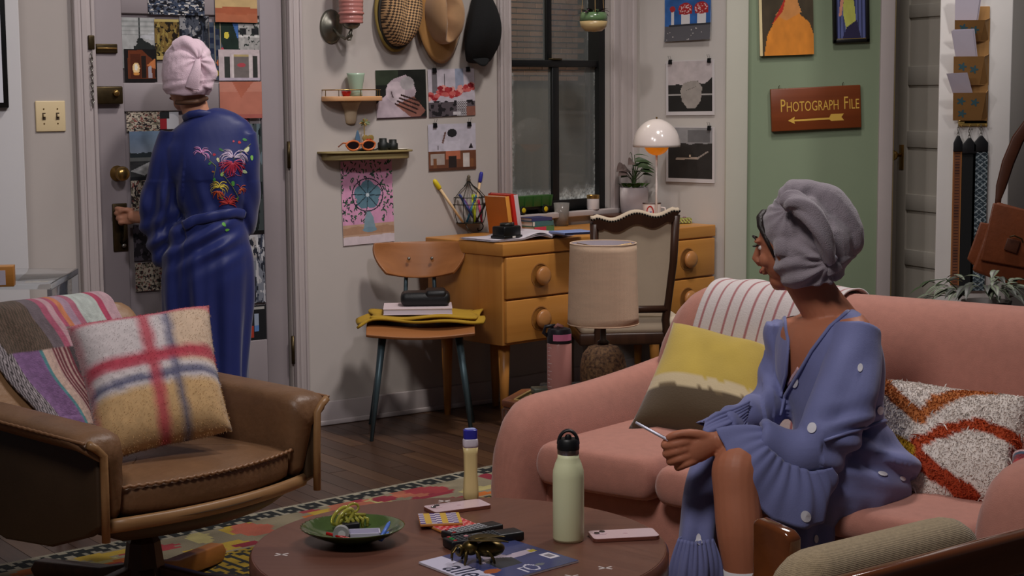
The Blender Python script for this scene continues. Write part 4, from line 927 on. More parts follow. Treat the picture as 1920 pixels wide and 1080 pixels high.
for k in range(9):
    a = k*2*pi/9; B(MB().grid(lambda u, v, a=a: (math.cos(a)*.026*v+.010*(u-.5)*math.sin(pi*v)*-math.sin(a), -.006+.01*v*math.sin(a*2), .118+math.sin(a)*.018*v+.008*(u-.5)*math.sin(pi*v)*math.cos(a)), 4, 6), 'petal', gilt if k % 2 else M('sage leaf', (110, 120, 84), .6), FG, thick=.0015, sm=True)
B(MB().lathe([(.030, 0), (.028, .006), (.008, .012), (0, .012)], 20), 'foot', M('black rubber'), FG, sm=True)
# --- fan painting and photographs on the hat wall
im = Img(96, 150, (224, 150, 190)); im.noise(.05, 5, 3)
rr = np.random.RandomState(5)
for k in range(210):
    x, y, a = rr.rand(), .26+.74*rr.rand(), rr.rand()*pi; im.line(x-.018*math.cos(a), y-.014*math.sin(a), x+.018*math.cos(a), y+.014*math.sin(a), .009, [(52, 88, 70), (40, 60, 58), (74, 110, 80)][k % 3])
im.rect(0, 0, 1, .24, (200, 158, 128)); im.fill((im.v < .10+.03*vnoise(im.P, 4, 8)), (216, 196, 200)); im.fill((im.v > .12) & (im.v < .20+.04*vnoise(im.P, 5, 2)), (176, 126, 92), .7)
for k in range(5):
    a = .3+k*2*pi/5; im.ell(.50+.13*math.cos(a), .585+.085*math.sin(a), .135, .092, (92, 134, 152))
im.ell(.5, .585, .10, .07, (80, 122, 142))
q = (((im.u-.5)/.30)**2+((im.v-.585)/.195)**2); im.fill((q > .93) & (q < 1.06), (38, 48, 58))
for k in range(8): a = k*pi/4+.2; im.line(.5, .585, .5+.29*math.cos(a+.5), .585+.19*math.sin(a+.5), .006, (40, 52, 62))
im.ell(.5, .585, .035, .024, (190, 206, 214)); im.poly([(.40, .16), (.64, .16), (.60, .31), (.54, .39), (.48, .39), (.43, .31)], (128, 158, 172)); im.ell(.52, .17, .14, .03, (116, 150, 166)).noise(.06, 14, 9)
picture('fan_painting', 'painting of blue desk fan on pink leafy ground, pinned below shelf', 'painting', PA, (641, 300, 737, 457), im, .004, rot=-.025)
im = Img(72, 72, (34, 36, 32)).rect(0, .7, .45, 1, (52, 62, 46)).poly([(0, 0), (0, .32), (.2, .5), (.22, .7), (.35, .82), (.6, .9), (.72, .78), (.8, .55), (.7, .3), (.9, .0)], (186, 166, 176)).ell(.38, .55, .19, .22, (206, 186, 194)).ell(.62, .72, .14, .14, (176, 168, 170))
im.poly([(.38, .28), (.75, .45), (.98, .15), (.85, .0), (.7, 0)], (150, 92, 78)); 
for k in range(4): im.line(.38+.04*k, .30+.06*k, .78+.03*k, .10+.08*k, .018, (58, 36, 34))
im.line(.3, .55, .33, .44, .014, (110, 90, 96)).rect(0, 0, 1, .03, (60, 40, 44)).noise(.22, 6, 4)
HP = picture('photograph', 'close-up photo of pale figure with interlaced hands', 'photo', PA, (705, 131, 799, 222), im, .004, rot=-.02, group='photographs pinned on the hat wall')
im = Img(72, 72, (198, 188, 200)).rect(.08, .5, .2, 1, (116, 110, 116)).rect(.58, .55, .76, 1, (150, 160, 186)).rect(0, .0, 1, .3, (92, 82, 88)).fill(np.zeros(72*72), (0, 0, 0))
im.fill((im.v < .34) & (vnoise(im.P, 12, 4) > .1), (40, 36, 40)).line(.36, .6, .36, .9, .008, (70, 64, 70))
for k in range(60):
    x = rr.rand(); y = .42+.22*x*x+.16*(rr.rand()-.4)+.10*math.exp(-((x-.3)/.12)**2); im.ell(x, y, .05+.02*rr.rand(), .045, [(196, 52, 56), (222, 96, 92), (236, 150, 140), (168, 30, 40)][k % 4])
im.fill((im.u > .6) & (im.u < .82) & (im.v < .35) & (np.sin(im.u*150)*np.sin(im.v*120) > 0), (190, 186, 190)).rect(.52, .03, .68, .1, (206, 200, 204)).rect(.8, 0, 1, .2, (150, 92, 76)).noise(.1, 9, 3)
o = picture('photograph', 'photo of red flower clusters over a pale street', 'photo', PA, (803, 129, 890, 218), im, .004, rot=-.03, group='photographs pinned on the hat wall'); clips(o)
im = Img(72, 72, (196, 190, 204)).rect(0, 0, 1, .42, (122, 70, 46)).rect(.04, .12, .34, .36, (176, 160, 150)).rect(.72, .06, .86, .36, (206, 196, 190)).rect(.36, .24, .66, .42, (198, 104, 70)).rect(.42, .06, .58, .3, (50, 40, 38)).rect(0, 0, 1, .06, (92, 54, 38))
im.poly([(.30, .46), (.36, .68), (.42, .62), (.62, .62), (.66, .7), (.66, .43), (.36, .42)], (206, 200, 214)).ell(.5, .80, .10, .09, (40, 40, 42)).line(.36, .82, .3, .6, .018, (120, 84, 74)).poly([(.84, .46), (.94, .46), (.9, .58)], (40, 34, 38)).line(.2, .45, .2, .53, .008, (60, 50, 50)).rect(.1, .06, .16, .26, (140, 84, 48)).rect(.88, .06, .94, .24, (140, 84, 48)).noise(.08, 10, 3)
o = picture('photograph', 'photo of person in white seen from behind at brown piano', 'photo', PA, (803, 232, 892, 319), im, .004, rot=-.012, group='photographs pinned on the hat wall'); clips(o)
# --- photographs on the return wall
gg = 'photographs clipped up beside the window'
im = Img(64, 64, (40, 96, 176)).noise(.25, 4, 3).rect(0, 0, 1, .36, (92, 90, 96)).fill(np.zeros(4096), (0, 0, 0))
im.rect(.14, .38, .21, .72, (214, 208, 210)).rect(.36, .38, .55, .68, (216, 212, 214)).rect(.70, .38, .89, .70, (216, 212, 214)).ell(.17, .76, .06, .07, (186, 40, 44)).rect(.10, .34, 1, .39, (54, 54, 60))
for cx in (.45, .79):
    im.ell(cx, .75, .15, .14, (190, 34, 38)).rect(cx-.14, .62, cx+.14, .70, (176, 34, 38))
    for k in range(34): a, r = rr.rand()*2*pi, rr.rand()**.5; im.ell(cx+.13*r*math.cos(a), .75+.12*r*math.sin(a), .012, .012, (230, 190, 190))
for k in range(12): im.ell(rr.rand(), .30*rr.rand(), .012, .01, (206, 196, 190))
picture('photograph', 'photo of red spotted toadstools on blue, topmost by window', 'photo', PC, (1247, -4, 1334, 76), im, .006, rot=-.02, group=gg, curl=lambda u, v: .012*(1-v)**3*(.6+.4*u))
def bwborder(im, w=.05, c=(214, 206, 206)): im.fill((im.u < w) | (im.u > 1-w) | (im.v < w*1.3) | (im.v > 1-w*.4), c); return im
im = Img(64, 72, (198, 184, 184)); im.fill(im.v < .56+.10*np.maximum(0, vnoise(im.P, 11, 4))+.16*np.maximum(0, im.u-.8)/.2, (48, 46, 44)).rect(0, .36, 1, .39, (176, 170, 166)).fill(im.v < .34, (44, 42, 40)).poly([(.30, .45), (.36, .58), (.5, .62), (.66, .62), (.75, .5), (.72, .26), (.6, .12), (.45, .12), (.33, .26)], (164, 154, 146)).line(.42, .45, .62, .52, .006, (120, 112, 106)).noise(.12, 8, 5)
o = picture('photograph', 'black and white photo of a huge boulder by trees', 'photo', PC, (1249, 113, 1340, 216), bwborder(im), .006, rot=-.012, group=gg); clips(o, (-.40, .40))
im = Img(64, 72, (54, 50, 48)); im.fill(im.v > .70+.03*vnoise(im.P, 6, 3), (150, 148, 150)).fill((im.v > .72) & (im.u > .45) & (im.u < .9) & (im.v < .95), (96, 94, 96), .7).line(.22, .42, .66, .44, .018, (180, 160, 144)).line(.66, .44, .86, .56, .014, (160, 146, 136)).ell(.5, .475, .02, .02, (220, 190, 160)).noise(.15, 7, 5)
o = picture('photograph', 'black and white photo of a lone rowing boat', 'photo', PC, (1249, 238, 1340, 342), bwborder(im), .006, rot=-.006, group=gg); clips(o, (.40,))
# --- green wall: portrait, small framed picture, sign
PT = wthing('portrait_painting', 'unframed oil portrait of a figure in orange on green wall', 'painting', PG, 1473, 40, .0, rot=-.03)
a = PG.tz(1423, 104); c_ = PG.tz(1473, 40); w2 = (PG.tz(1524, 80)[0]-a[0])/2; z0 = a[1]-c_[1]; z1 = .30
B(MB().box((-w2, -.022, z0), (w2, -.002, z1)), 'canvas', M('canvas edge', (206, 196, 170), .8), PT, bevel=.002)
im = Img(60, 96, (66, 56, 40)); im.noise(.3, 4, 3); im.poly([(.08, 0), (.14, .2), (.32, .38), (.5, .44), (.7, .42), (.92, .32), (1, .2), (1, 0)], (206, 128, 44)).poly([(.3, .40), (.5, .34), (.78, .42), (.72, .52), (.66, .62), (.5, .62), (.46, .5)], (196, 132, 72)).poly([(.22, .30), (.5, .58), (.44, .44)], (176, 44, 30)).ell(.57, .74, .17, .17, (200, 134, 84)).ell(.55, .61, .05, .018, (176, 50, 40)).fill(((im.u-.6)/.26)**2+((im.v-.86)/.14)**2 < 1, (62, 38, 24)).rect(0, 0, .05, 1, (214, 196, 150)).noise(.12, 9, 8)
me = sheet_mesh(im, w2*2, z1-z0); o = obj('painted_surface', me, M('oil paint', attr=True, rough=.4), PT); o.location = (0, -.0225, (z0+z1)/2)
FP = wthing('framed_print', 'small black-framed print of a lime-topped figure', 'picture', PG, 1594, 30, .0, rot=-.03)
w2 = (PG.tz(1628, 60)[0]-PG.tz(1560, 60)[0])/2; z0 = PG.tz(1594, 80)[1]-PG.tz(1594, 30)[1]; z1 = .25
fm_ = M('black lacquer')
for lo, hi in (((-w2, z0), (w2, z0+.016)), ((-w2, z1-.016), (w2, z1)), ((-w2, z0), (-w2+.016, z1)), ((w2-.016, z0), (w2, z1))): B(MB().box((lo[0], -.028, lo[1]), (hi[0], -.002, hi[1])), 'frame_moulding', fm_, FP, bevel=.003)
B(MB().tube([(-w2+.016, -.02, z0+.017), (w2-.016, -.02, z0+.017)], .0022, 5), 'gilt_slip', M('gilt', (190, 160, 92), .35, .6), FP)
im = Img(48, 72, (92, 100, 150)); im.fill(np.sin(im.u*52) > .35, (52, 58, 96)).poly([(0, .52), (.35, .6), (.3, 1), (0, 1)], (222, 204, 190)).poly([(.24, .35), (.36, .1), (.68, .22), (.62, .5), (.46, .66), (.28, .6)], (186, 188, 92)).poly([(.2, 0), (.85, 0), (.7, .25), (.36, .16)], (44, 40, 72)).poly([(.1, .3), (.2, .66), (.4, .85), (.5, .9), (.55, .62), (.3, .6), (.2, .32)], (214, 148, 124)).ell(.42, .84, .12, .1, (70, 40, 36)).rect(.7, .62, 1, .7, (220, 150, 120)).noise(.08, 9, 4)
o = obj('print', sheet_mesh(im, w2*2-.03, z1-z0-.03), M('oil paint', attr=True), FP); o.location = (0, -.012, (z0+z1)/2)
SG = wthing('wooden_sign', 'varnished wooden sign reading PHOTOGRAPH FILE with an arrow', 'sign', PG, 1528, 203, .0, rot=-.042)
w2 = (PG.tz(1612, 203)[0]-PG.tz(1444, 203)[0])/2; h2 = (PG.tz(1528, 163)[1]-PG.tz(1528, 243)[1])/2
B(MB().box((-w2, -.030, -h2), (w2, -.004, h2)), 'board', WOOD('red mahogany', (104, 48, 20), (126, 62, 28), .35, 'X', 8), SG, bevel=.004)
gold = M('gold lettering', (204, 162, 70), .45)
def text(body, size, loc, parent, mat, name='lettering', sx=1., rot=None, align='CENTER', ext=.0006):
    cu = bpy.data.curves.new(name, 'FONT'); cu.body = body; cu.size = size; cu.align_x = align; cu.align_y = 'CENTER'; cu.extrude = ext; cu.resolution_u = 3
    t = bpy.data.objects.new('tmp', cu); COL.objects.link(t); dg = bpy.context.evaluated_depsgraph_get(); me = bpy.data.meshes.new_from_object(t.evaluated_get(dg)); bpy.data.objects.remove(t, do_unlink=True)
    o = obj(name, me, mat, parent); o.location = loc; o.rotation_euler = rot or (pi/2, 0, 0); o.scale = (sx, 1, 1); return o
def bigsmall(words, big, small, sx, x0, z0, y, parent, mat):
    x = x0
    for w_ in words:
        t = text(w_[0], big, (x, y, z0), parent, mat, 'initial', sx, align='LEFT'); wd = max(v.co.x for v in t.data.vertices)*sx
        x += wd+.003; t = text(w_[1:], small, (x, y, z0-(big-small)*.32), parent, mat, 'lettering', sx, align='LEFT'); x += max(v.co.x for v in t.data.vertices)*sx+.022
bigsmall(('PHOTOGRAPH', 'FILE'), .082, .064, .60, -w2*.80, h2*.16, -.0305, SG, gold)
ar = [(-.66, -.52), (-.50, -.34), (-.515, -.48), (.30, -.46), (.34, -.30), (.64, -.30), (.58, -.46), (.64, -.62), (.34, -.62), (.30, -.55), (-.515, -.56), (-.50, -.68)]
B(MB().prism([(x*w2*.96, z*h2) for x, z in ar], 0, .0008, basis((0, -.030, 0), (1, 0, 0), (0, 0, 1), (0, -1, 0))), 'arrow', gold, SG)
for x in (-.8, .62): B(MB().tube([(x*w2, -.012, h2), (x*w2, -.012, h2+.010), (x*w2+.005, -.012, h2+.014)], .0016, 6), 'hanging_hook', dbrass, SG)
# --- letter rack on the pillar
LR = wthing('letter_rack', 'three-pocket cardboard letter rack with blue stamped flowers', 'letter rack', PP, 1822, 130)
X0 = PP.tz(1822, 130); px_ = lambda x, y, o=0: (PP.tz(x, y, o)[0]-X0[0], PP.tz(x, y, o)[1]-X0[1])
kraft = M('kraft board', (158, 116, 66), .8, var=.08, vscale=12); kraftb = M('blue stamp', (74, 112, 122), .8)
a = px_(1806, 232); b_ = px_(1855, 12)
B(MB().box((a[0], -.012, a[1]), (b_[0], 0, b_[1])), 'back_board', kraft, LR, bevel=.002)
pock = ((1790, 38, 1846, 78), (1788, 106, 1845, 160), (1787, 174, 1848, 226))
for k, (x0_, y0_, x1_, y1_) in enumerate(pock):
    t0, zt_ = px_(x0_, y0_, .07); t1, _ = px_(x1_, y0_, .07); zb2 = px_(x0_, y1_, .02)[1]
    q = [(t0, -.075, zt_), (t1, -.070, zt_), (t1-.004, -.022, zb2), (t0+.014, -.026, zb2)]
    pk = B(MB().add(q+[(x, y+.004, z) for x, y, z in q], [(0, 1, 2, 3), (7, 6, 5, 4), (0, 4, 5, 1), (1, 5, 6, 2), (2, 6, 7, 3), (3, 7, 4, 0)]), 'pocket_front', kraft, LR)
    B(MB().add([(t1, -.070, zt_), (t1-.004, -.022, zb2), (b_[0], -.006, zb2), (b_[0], -.006, zt_+.01), (t1+.003, -.070, zt_), (t1-.001, -.022, zb2), (b_[0]+.003, -.006, zb2), (b_[0]+.003, -.006, zt_+.01)], [(0, 1, 2, 3), (7, 6, 5, 4), (0, 4, 5, 1), (1, 5, 6, 2), (2, 6, 7, 3), (3, 7, 4, 0)]), 'pocket_side', kraft, LR)
    B(MB().add([(t0+.014, -.026, zb2), (t1-.004, -.022, zb2), (b_[0], -.006, zb2), (a[0], -.006, zb2), (t0+.014, -.026, zb2+.003), (t1-.004, -.022, zb2+.003), (b_[0], -.006, zb2+.003), (a[0], -.006, zb2+.003)], [(0, 1, 2, 3), (7, 6, 5, 4), (0, 4, 5, 1), (1, 5, 6, 2), (2, 6, 7, 3), (3, 7, 4, 0)]), 'pocket_base', kraft, LR)
    for (fu, fv) in (((.30, .35), (.72, .45)) if k < 2 else ((.25, .3), (.70, .35), (.30, .75))):
        P_ = [np.array(v_) for v_ in q]; c = P_[0]*(1-fu)*(1-fv)+P_[1]*fu*(1-fv)+P_[2]*fu*fv+P_[3]*(1-fu)*fv; ex_ = (P_[1]-P_[0])/np.linalg.norm(P_[1]-P_[0]); ey_ = (P_[0]-P_[3])/np.linalg.norm(P_[0]-P_[3])
        b = MB(); pts = [(.019*(.7+.3*math.cos(5*t))*math.cos(t), .019*(.7+.3*math.cos(5*t))*math.sin(t)) for t in np.linspace(0, 2*pi, 30, endpoint=False)]
        nn = np.cross(ex_, ey_); nn = nn if nn[1] < 0 else -nn
        b.add([tuple(c+ex_*x+ey_*y+nn*.0008) for x, y in pts], [tuple(range(30))]); B(b, 'stamped_flower', kraftb, pk, rec=False)
env = M('envelope paper', (208, 200, 214), .7)
for k, (c0, c1, c2, c3, off) in enumerate((((1788, -30), (1838, -34), (1832, 40), (1792, 40), .05), ((1780, 58), (1820, 56), (1832, 108), (1794, 108), .06), ((1771, 138), (1810, 136), (1826, 175), (1789, 175), .06))):
    et = thing('envelope', ('crumpled white papers in the top letter pocket', 'white envelopes leaning from the middle letter pocket', 'white envelope leaning from the lowest letter pocket')[k], 'envelope', PP.pt(*PP.tz(c2[0], c2[1], off), off), PP.ang, 'letters in the rack')
    b0 = PP.tz(c2[0], c2[1], off)
    for j in range(2 if k < 2 else 1):
        q = [(PP.tz(*c, off)[0]-b0[0]+j*.008, -(.03 if i < 2 else -.012)+j*.006, PP.tz(*c, off)[1]-b0[1]+(j*.004 if i < 2 else -.004)) for i, c in enumerate((c0, c1, c2, c3))]
        B(MB().add(q+[(x, y+.002, z) for x, y, z in q], [(0, 1, 2, 3), (7, 6, 5, 4), (0, 4, 5, 1), (1, 5, 6, 2), (2, 6, 7, 3), (3, 7, 4, 0)]), 'paper', env, et)
# --- strap hooks and camera straps
HK = wthing('key_hook_rail', 'small gilt hook rail holding camera straps', 'hook rail', PP, 1823, 231)
rw = (PP.tz(1850, 231)[0]-PP.tz(1796, 231)[0])/2
B(MB().box((-rw, -.012, -.012), (rw, 0, .012)), 'rail', M('gilt'), HK, bevel=.003)
for k in range(4): B(MB().tube([(-rw*.85+k*rw*.57, -.012, -.004), (-rw*.85+k*rw*.57, -.028, -.012), (-rw*.85+k*rw*.57, -.032, -.004)], .0025, 6), 'hook', M('gilt'), HK)
nick = M('dull nickel', (150, 148, 140), .3, .9)
def strap(name, label, x, w_, y0, y1, painter, top):
    t, z = PP.tz(x, y0, .02); T = thing(name, label, 'strap', PP.pt(t, z, .02), PP.ang, 'camera straps on the hook rail')
    hw = w_/3200*6.8/2; zb = PP.tz(x, y1, .02)[1]-z
    for k in range(4): B(MB().tube([(.004*math.cos(q)*(k % 2 or .3), .004*math.cos(q)*(.3 if k % 2 else 1), .045-.011*k+.007*math.sin(q)) for q in np.linspace(0, 2*pi, 9)], .0013, 5), 'chain_link', nick, T)
    B(MB().prism([(-hw, -.055), (hw, -.055), (hw, -.02), (.005, .008), (-.005, .008), (-hw, -.02)], 0, .006, basis((0, -.002, 0), (1, 0, 0), (0, 0, 1), (0, -1, 0))), 'leather_tab', M('black leather', (22, 22, 24), .45), T, bevel=.002)
    nx_, ny_ = 16, 140; im = Img(nx_, ny_, (30, 30, 30)); painter(im)
    me = sheet_mesh(im, hw*2, -.045-zb); o = obj('webbing', me, M('woven webbing', attr=True, rough=.9), T); o.location = (0, -.001, (zb-.045)/2)
def p1(im): im.a[:] = (112, 66, 40); im.fill((im.u < .14) | (im.u > .86), (150, 98, 50)).fill((np.abs(im.u-.5) < .28) & (np.sin(im.v*300) > .2), (64, 34, 24))
def p2_(im): im.a[:] = (14, 15, 16)
def p3(im):
    im.a[:] = (38, 50, 58); im.fill((im.u < .1) | (im.u > .9), (22, 40, 44)); ph = (im.v*13) % 1
    im.fill(np.abs(np.abs(im.u-.5)*2-np.abs(ph-.5)*2) < .12, (140, 150, 154)).fill(np.abs(np.abs(im.u-.5)*2+np.abs(ph-.5)*2-1) < .1, (110, 122, 128))
strap('camera_strap', 'brown and orange woven camera strap, leftmost on the hooks', 1796, 17, 258, 535, p1, 0)
strap('camera_strap', 'plain black camera strap between two patterned ones', 1817, 26, 262, 545, p2_, 0)
strap('camera_strap', 'slate strap with pale star pattern, rightmost on the hooks', 1839, 27, 258, 545, p3, 0)
# ================================================================ THINGS ON AND AROUND THE DESK
DZ = .766
def at(x, y, z=DZ): p = Z(x, y, z); return (p[0], p[1], z)
def solid(name, label, cat, mb, mat, loc, rz=0, group=None, **k):
    o = B(mb, name, mat, **k); o.location = loc; o.rotation_euler = (0, 0, rz); return tag(o, label, cat, group)
# wire caddy
CD = thing('wire_caddy', 'dark wire pencil caddy with a finial at left end of desk', 'pencil holder', at(880, 436))
wirem = M('dark wire', (58, 56, 50), .4, .7)
for k in range(10):
    a = k*pi/5; f = lambda r, z: (r*math.cos(a), r*math.sin(a), z)
    B(MB().tube([f(.004, .225), f(.018, .205), f(.045, .185), f(.070, .158), (f(.076, .12)), f(.070, .07), f(.062, .045)], .0018, 5), 'wire_rod', wirem, CD, sm=True)
for r, z in ((.076, .125), (.062, .045), (.072, .155)): B(MB().tube([(r*math.cos(a), r*math.sin(a), z) for a in np.linspace(0, 2*pi, 33)], .002, 5, caps=False), 'wire_ring', wirem, CD, sm=True)
B(MB().lathe([(.0, .042), (.062, .042), (.062, .046), (0, .046)], 24), 'tray', wirem, CD)
B(MB().lathe([(.004, .22), (.009, .228), (.005, .235), (.008, .243), (.004, .250), (0, .252)], 12), 'finial', M('finial pewter', (110, 100, 84), .4, .6), CD, sm=True)
for k in range(3):
    a = k*2*pi/3+.5; B(MB().tube([((.055+.012*math.sin(t))*math.cos(a)-.012*math.cos(t)*math.sin(a), (.055+.012*math.sin(t))*math.sin(a)+.012*math.cos(t)*math.cos(a), .024-.019*math.cos(t*.8)) for t in np.linspace(-1.5, 4, 14)], .0024, 5), 'scroll_foot', wirem, CD, sm=True)
cx, cy = CD.location[0], CD.location[1]
def pen(name, label, p0, p1, r, mat, tip=None, tipmat=None, tl=.2, cat='pen'):
    T = thing(name, label, cat, p0, 0, 'pens and brushes in the wire caddy'); d = Vector(p1)-Vector(p0)
    B(MB().tube([(0, 0, 0), d*(1-tl)], [r*.8, r], 10), 'barrel', mat, T, sm=True)
    B(MB().tube([d*(1-tl), d*(1-tl*.85), d*.96, d], [r*1.05, (tip or r)*1.0, (tip or r), (tip or r)*.6], 10), 'cap', tipmat or mat, T, sm=True)
pale = WOOD('pale stick', (206, 172, 128), (220, 188, 144), .5, 'Z', 10)
b0 = lambda dx, dy: (cx+dx, cy+dy, DZ+.048)
pen('marker_pen', 'long wooden stick with yellow rounded tip leaning left in caddy', b0(-.025, -.05), D(813, 337, cy-.09), .0065, pale, .011, M('yellow tip', (214, 190, 30), .5), .22, 'brush')
pen('marker_pen', 'wooden stick with blue cap rising above the caddy', b0(.018, .03), D(903, 322, cy+.04), .006, pale, .0085, M('blue cap', (52, 52, 150), .4), .22, 'brush')
pen('felt_pen', 'dark blue felt pen crossing the wire caddy', b0(.03, -.02), D(861, 364, cy-.04), .006, M('navy pen', (40, 56, 110), .4))
pen('felt_pen', 'turquoise felt pen leaning right in the wire caddy', b0(-.01, -.02), D(893, 366, cy-.03), .0055, M('teal pen', (50, 110, 140), .4))
pen('highlighter', 'lime yellow highlighter standing in the wire caddy', b0(.025, -.03), D(887, 364, cy-.02), .008, M('lime plastic', (190, 206, 40), .4))
pen('felt_pen', 'magenta felt pen at right of the wire caddy', b0(.055, -.03), D(897, 374, cy-.03), .0055, M('magenta pen', (190, 40, 90), .35))
pen('felt_pen', 'black pen leaning against the orange book', b0(.03, -.045), D(921, 361, cy-.02), .005, M('black lacquer'))
pen('felt_pen', 'violet pen low in the wire caddy', b0(.04, -.0), D(868, 372, cy-.01), .005, M('violet pen', (110, 60, 130), .4))
# leaning books
def book(name, label, loc, rz, w, h, d, cm, lean=0, pm=None, group=None, spine=None):
    T = thing(name, label, 'book', loc, rz, group); T.rotation_euler = (0, lean, rz)
    B(MB().box((.002, -d+.003, .003), (w-.002, 0, h-.003)), 'pages', pm or M('page block', (214, 204, 190), .8), T)
    for x0, x1 in ((0, .0022), (w-.0022, w)): B(MB().box((x0, -d, 0), (x1, .001, h)), 'cover', cm, T)
    B(MB().box((0, -d-.001, 0), (w, -d+.003, h)), 'spine', spine or cm, T, bevel=.001); return T
bk = at(921, 428); bl = PB.ang
orm = M('orange cover', (196, 112, 40), .6, var=.1); redm = M('red cover', (196, 36, 26), .5); whm = M('white cover', (206, 188, 190), .6)
gb = 'books leaning on the desk'
c_ = Vector(at(932, 436)); u_ = Vector(PB.u); n_ = Vector(PB.n)
book('paperback', 'orange paperback leaning beside the wire caddy', c_-u_*.045+n_*.0, bl, .022, .165, .13, orm, -.16, group=gb, spine=M('yellow orange spine', (222, 150, 60), .6))
book('paperback', 'red hardback between orange and white books', c_-u_*.020, bl, .018, .175, .14, redm, -.17, group=gb)
book('paperback', 'white paperback with small red mark on its spine', c_+u_*.002, bl, .024, .170, .135, redm, -.17, group=gb, spine=whm)
tn = thing('book', 'dark red book lying flat behind the black camera', 'book', at(905, 432), PB.ang)
B(MB().box((-.04, -.03, .002), (.07, .06, .024)), 'pages', M('page block', (214, 204, 190), .8), tn); B(MB().box((-.042, -.032, .024), (.072, .062, .027)), 'cover', M('maroon cover', (96, 26, 28), .6), tn); B(MB().box((-.042, -.032, 0), (.072, .062, .002)), 'cover', M('maroon cover'), tn); B(MB().box((-.042, -.034, 0), (.072, -.030, .027)), 'spine', M('maroon cover'), tn)
# open magazine with the camera resting on it
OM = thing('open_magazine', 'open white magazine spread across front of desk', 'magazine', at(1008, 446), PB.ang)
pgm = M('magazine page', (206, 198, 206), .55)
for s_, w_ in ((-1, .285), (1, .165)):
    for k in range(3):
        B(MB().grid(lambda u, v, k=k: (s_*w_*u*(1-.01*k), -.085+.215*v+(.045*u if s_ < 0 else .03*u), .004+.003*k+.022*math.sin(pi*min(1, u*1.9))*math.exp(-u*2.2)*(1+.25*k)), 20, 6), 'page', pgm, OM, thick=.001, sm=True)
CB = thing('box_camera', 'small black camera lying on the open magazine', 'camera', at(950, 446, DZ+.012), PB.ang+.1)
bp = M('black bakelite', (16, 17, 17), .35)
B(MB().box((-.052, -.035, .004), (.052, .035, .05)), 'body', bp, CB, bevel=.006, bseg=2); B(MB().box((-.056, -.039, 0), (.056, .039, .012)), 'base_flange', bp, CB, bevel=.003)
B(MB().lathe([(.028, .048), (.028, .060), (.024, .062), (.020, .056), (0, .056)], 24), 'lens_ring', M('camera ring', (60, 60, 58), .3, .6), CB, sm=True)
B(MB().box((-.008, -.0405, .002), (.010, -.038, .010)), 'name_plate', M('white china', (216, 210, 202), .3), CB)
B(MB().cyl((.036, 0, .05), (.036, 0, .062), .008), 'winder_knob', bp, CB, sm=True)
# stacked books
gs = 'books stacked on the desk'; zc = DZ; sb = at(1004, 433)
for k, (w_, d_, h_, c, ti, lab) in enumerate(((.135, .10, .024, (86, 130, 84), .10, 'pink and green paperback at bottom of the desk stack'), (.130, .095, .022, (70, 112, 116), .02, 'teal paperback in middle of the desk stack'), (.115, .09, .014, (60, 62, 104), -.08, 'thin navy book on top of the desk stack'))):
    T = thing('stacked_book', lab, 'book', (sb[0], sb[1], zc), PB.ang+ti, gs); cm = M('stack cover %d' % k, c, .5)
    B(MB().box((-w_/2+.002, -d_/2+.002, .002), (w_/2-.002, d_/2-.002, h_-.002)), 'pages', M('page block', (214, 204, 190), .8), T)
    for z0 in (0, h_-.002): B(MB().box((-w_/2, -d_/2, z0), (w_/2, d_/2, z0+.002)), 'cover', cm, T)
    sp_ = B(MB().box((-w_/2, -d_/2-.001, 0), (w_/2, -d_/2+.002, h_)), 'spine', cm, T)
    if k == 0: B(MB().box((-w_/2, -d_/2-.002, .002), (.012, -d_/2-.0008, h_-.002)), 'spine_band', M('pink band', (206, 66, 88), .5), sp_)
    if k == 1: B(MB().box((-w_/2, -d_/2-.002, .002), (-w_/2+.012, -d_/2-.0008, h_-.002)), 'spine_band', M('white china'), sp_)
    zc += h_+.0005
# tumbler
solid('drinking_glass', 'clear drinking glass holding milky dregs on the desk', 'glass', MB().lathe([(0, .004), (.028, .004), (.029, 0), (.031, 0), (.036, .104), (.034, .104), (.029, .008)], 32), M('clear glass', (210, 206, 200), .12, trans=.75, ior=1.3), at(1053, 423), sm=True)
gl_ = [o for o in bpy.data.objects if o.name == 'drinking_glass'][0]; B(MB().lathe([(0, .008), (.028, .008), (.032, .078), (0, .080)], 28), 'milky_drink', M('milky', (176, 156, 148), .4), gl_, sm=True)
# blue notebook
solid('notebook', 'pale blue notebook lying over the magazine edge', 'notebook', MB().box((-.08, -.055, 0), (.075, .08, .010)), M('pale blue cover', (128, 146, 196), .5), at(1078, 438, DZ+.022), PB.ang-.25, bevel=.002)
nb = [o for o in bpy.data.objects if o.name == 'notebook'][0]; B(MB().box((-.081, -.0565, .0005), (.076, -.054, .0095)), 'dark_spine', M('navy spine', (36, 40, 66), .5), nb)
# sill things
sz = wz+.001
def onsill(x, off=.0): t = PB.tz(x, 390, off)[0]; p = PB.pt(t, sz, off); return (p[0], p[1], sz)
TW = thing('toy_wagon', 'green toy farm wagon with yellow wheels on the sill', 'toy', onsill(995, .006), PB.ang)
gw = M('tractor green', (44, 84, 36), .4)
ww = (PB.tz(1031, 380)[0]-PB.tz(960, 380)[0])/2
b = MB(); q = [(-ww, -.016, .032), (ww, -.016, .032), (ww, .016, .032), (-ww, .016, .032), (-ww-.006, -.02, .082), (ww+.006, -.02, .082), (ww+.006, .02, .082), (-ww-.006, .02, .082)]
b.add(q, [(0, 3, 2, 1), (0, 1, 5, 4), (1, 2, 6, 5), (2, 3, 7, 6), (3, 0, 4, 7), (4, 5, 6, 7)]); B(b, 'wagon_box', gw, TW, bevel=.002)
for x in np.linspace(-ww*.9, ww*.9, 5): B(MB().box((x-.002, -.0215, .034), (x+.002, -.016, .08)), 'stake', gw, TW)
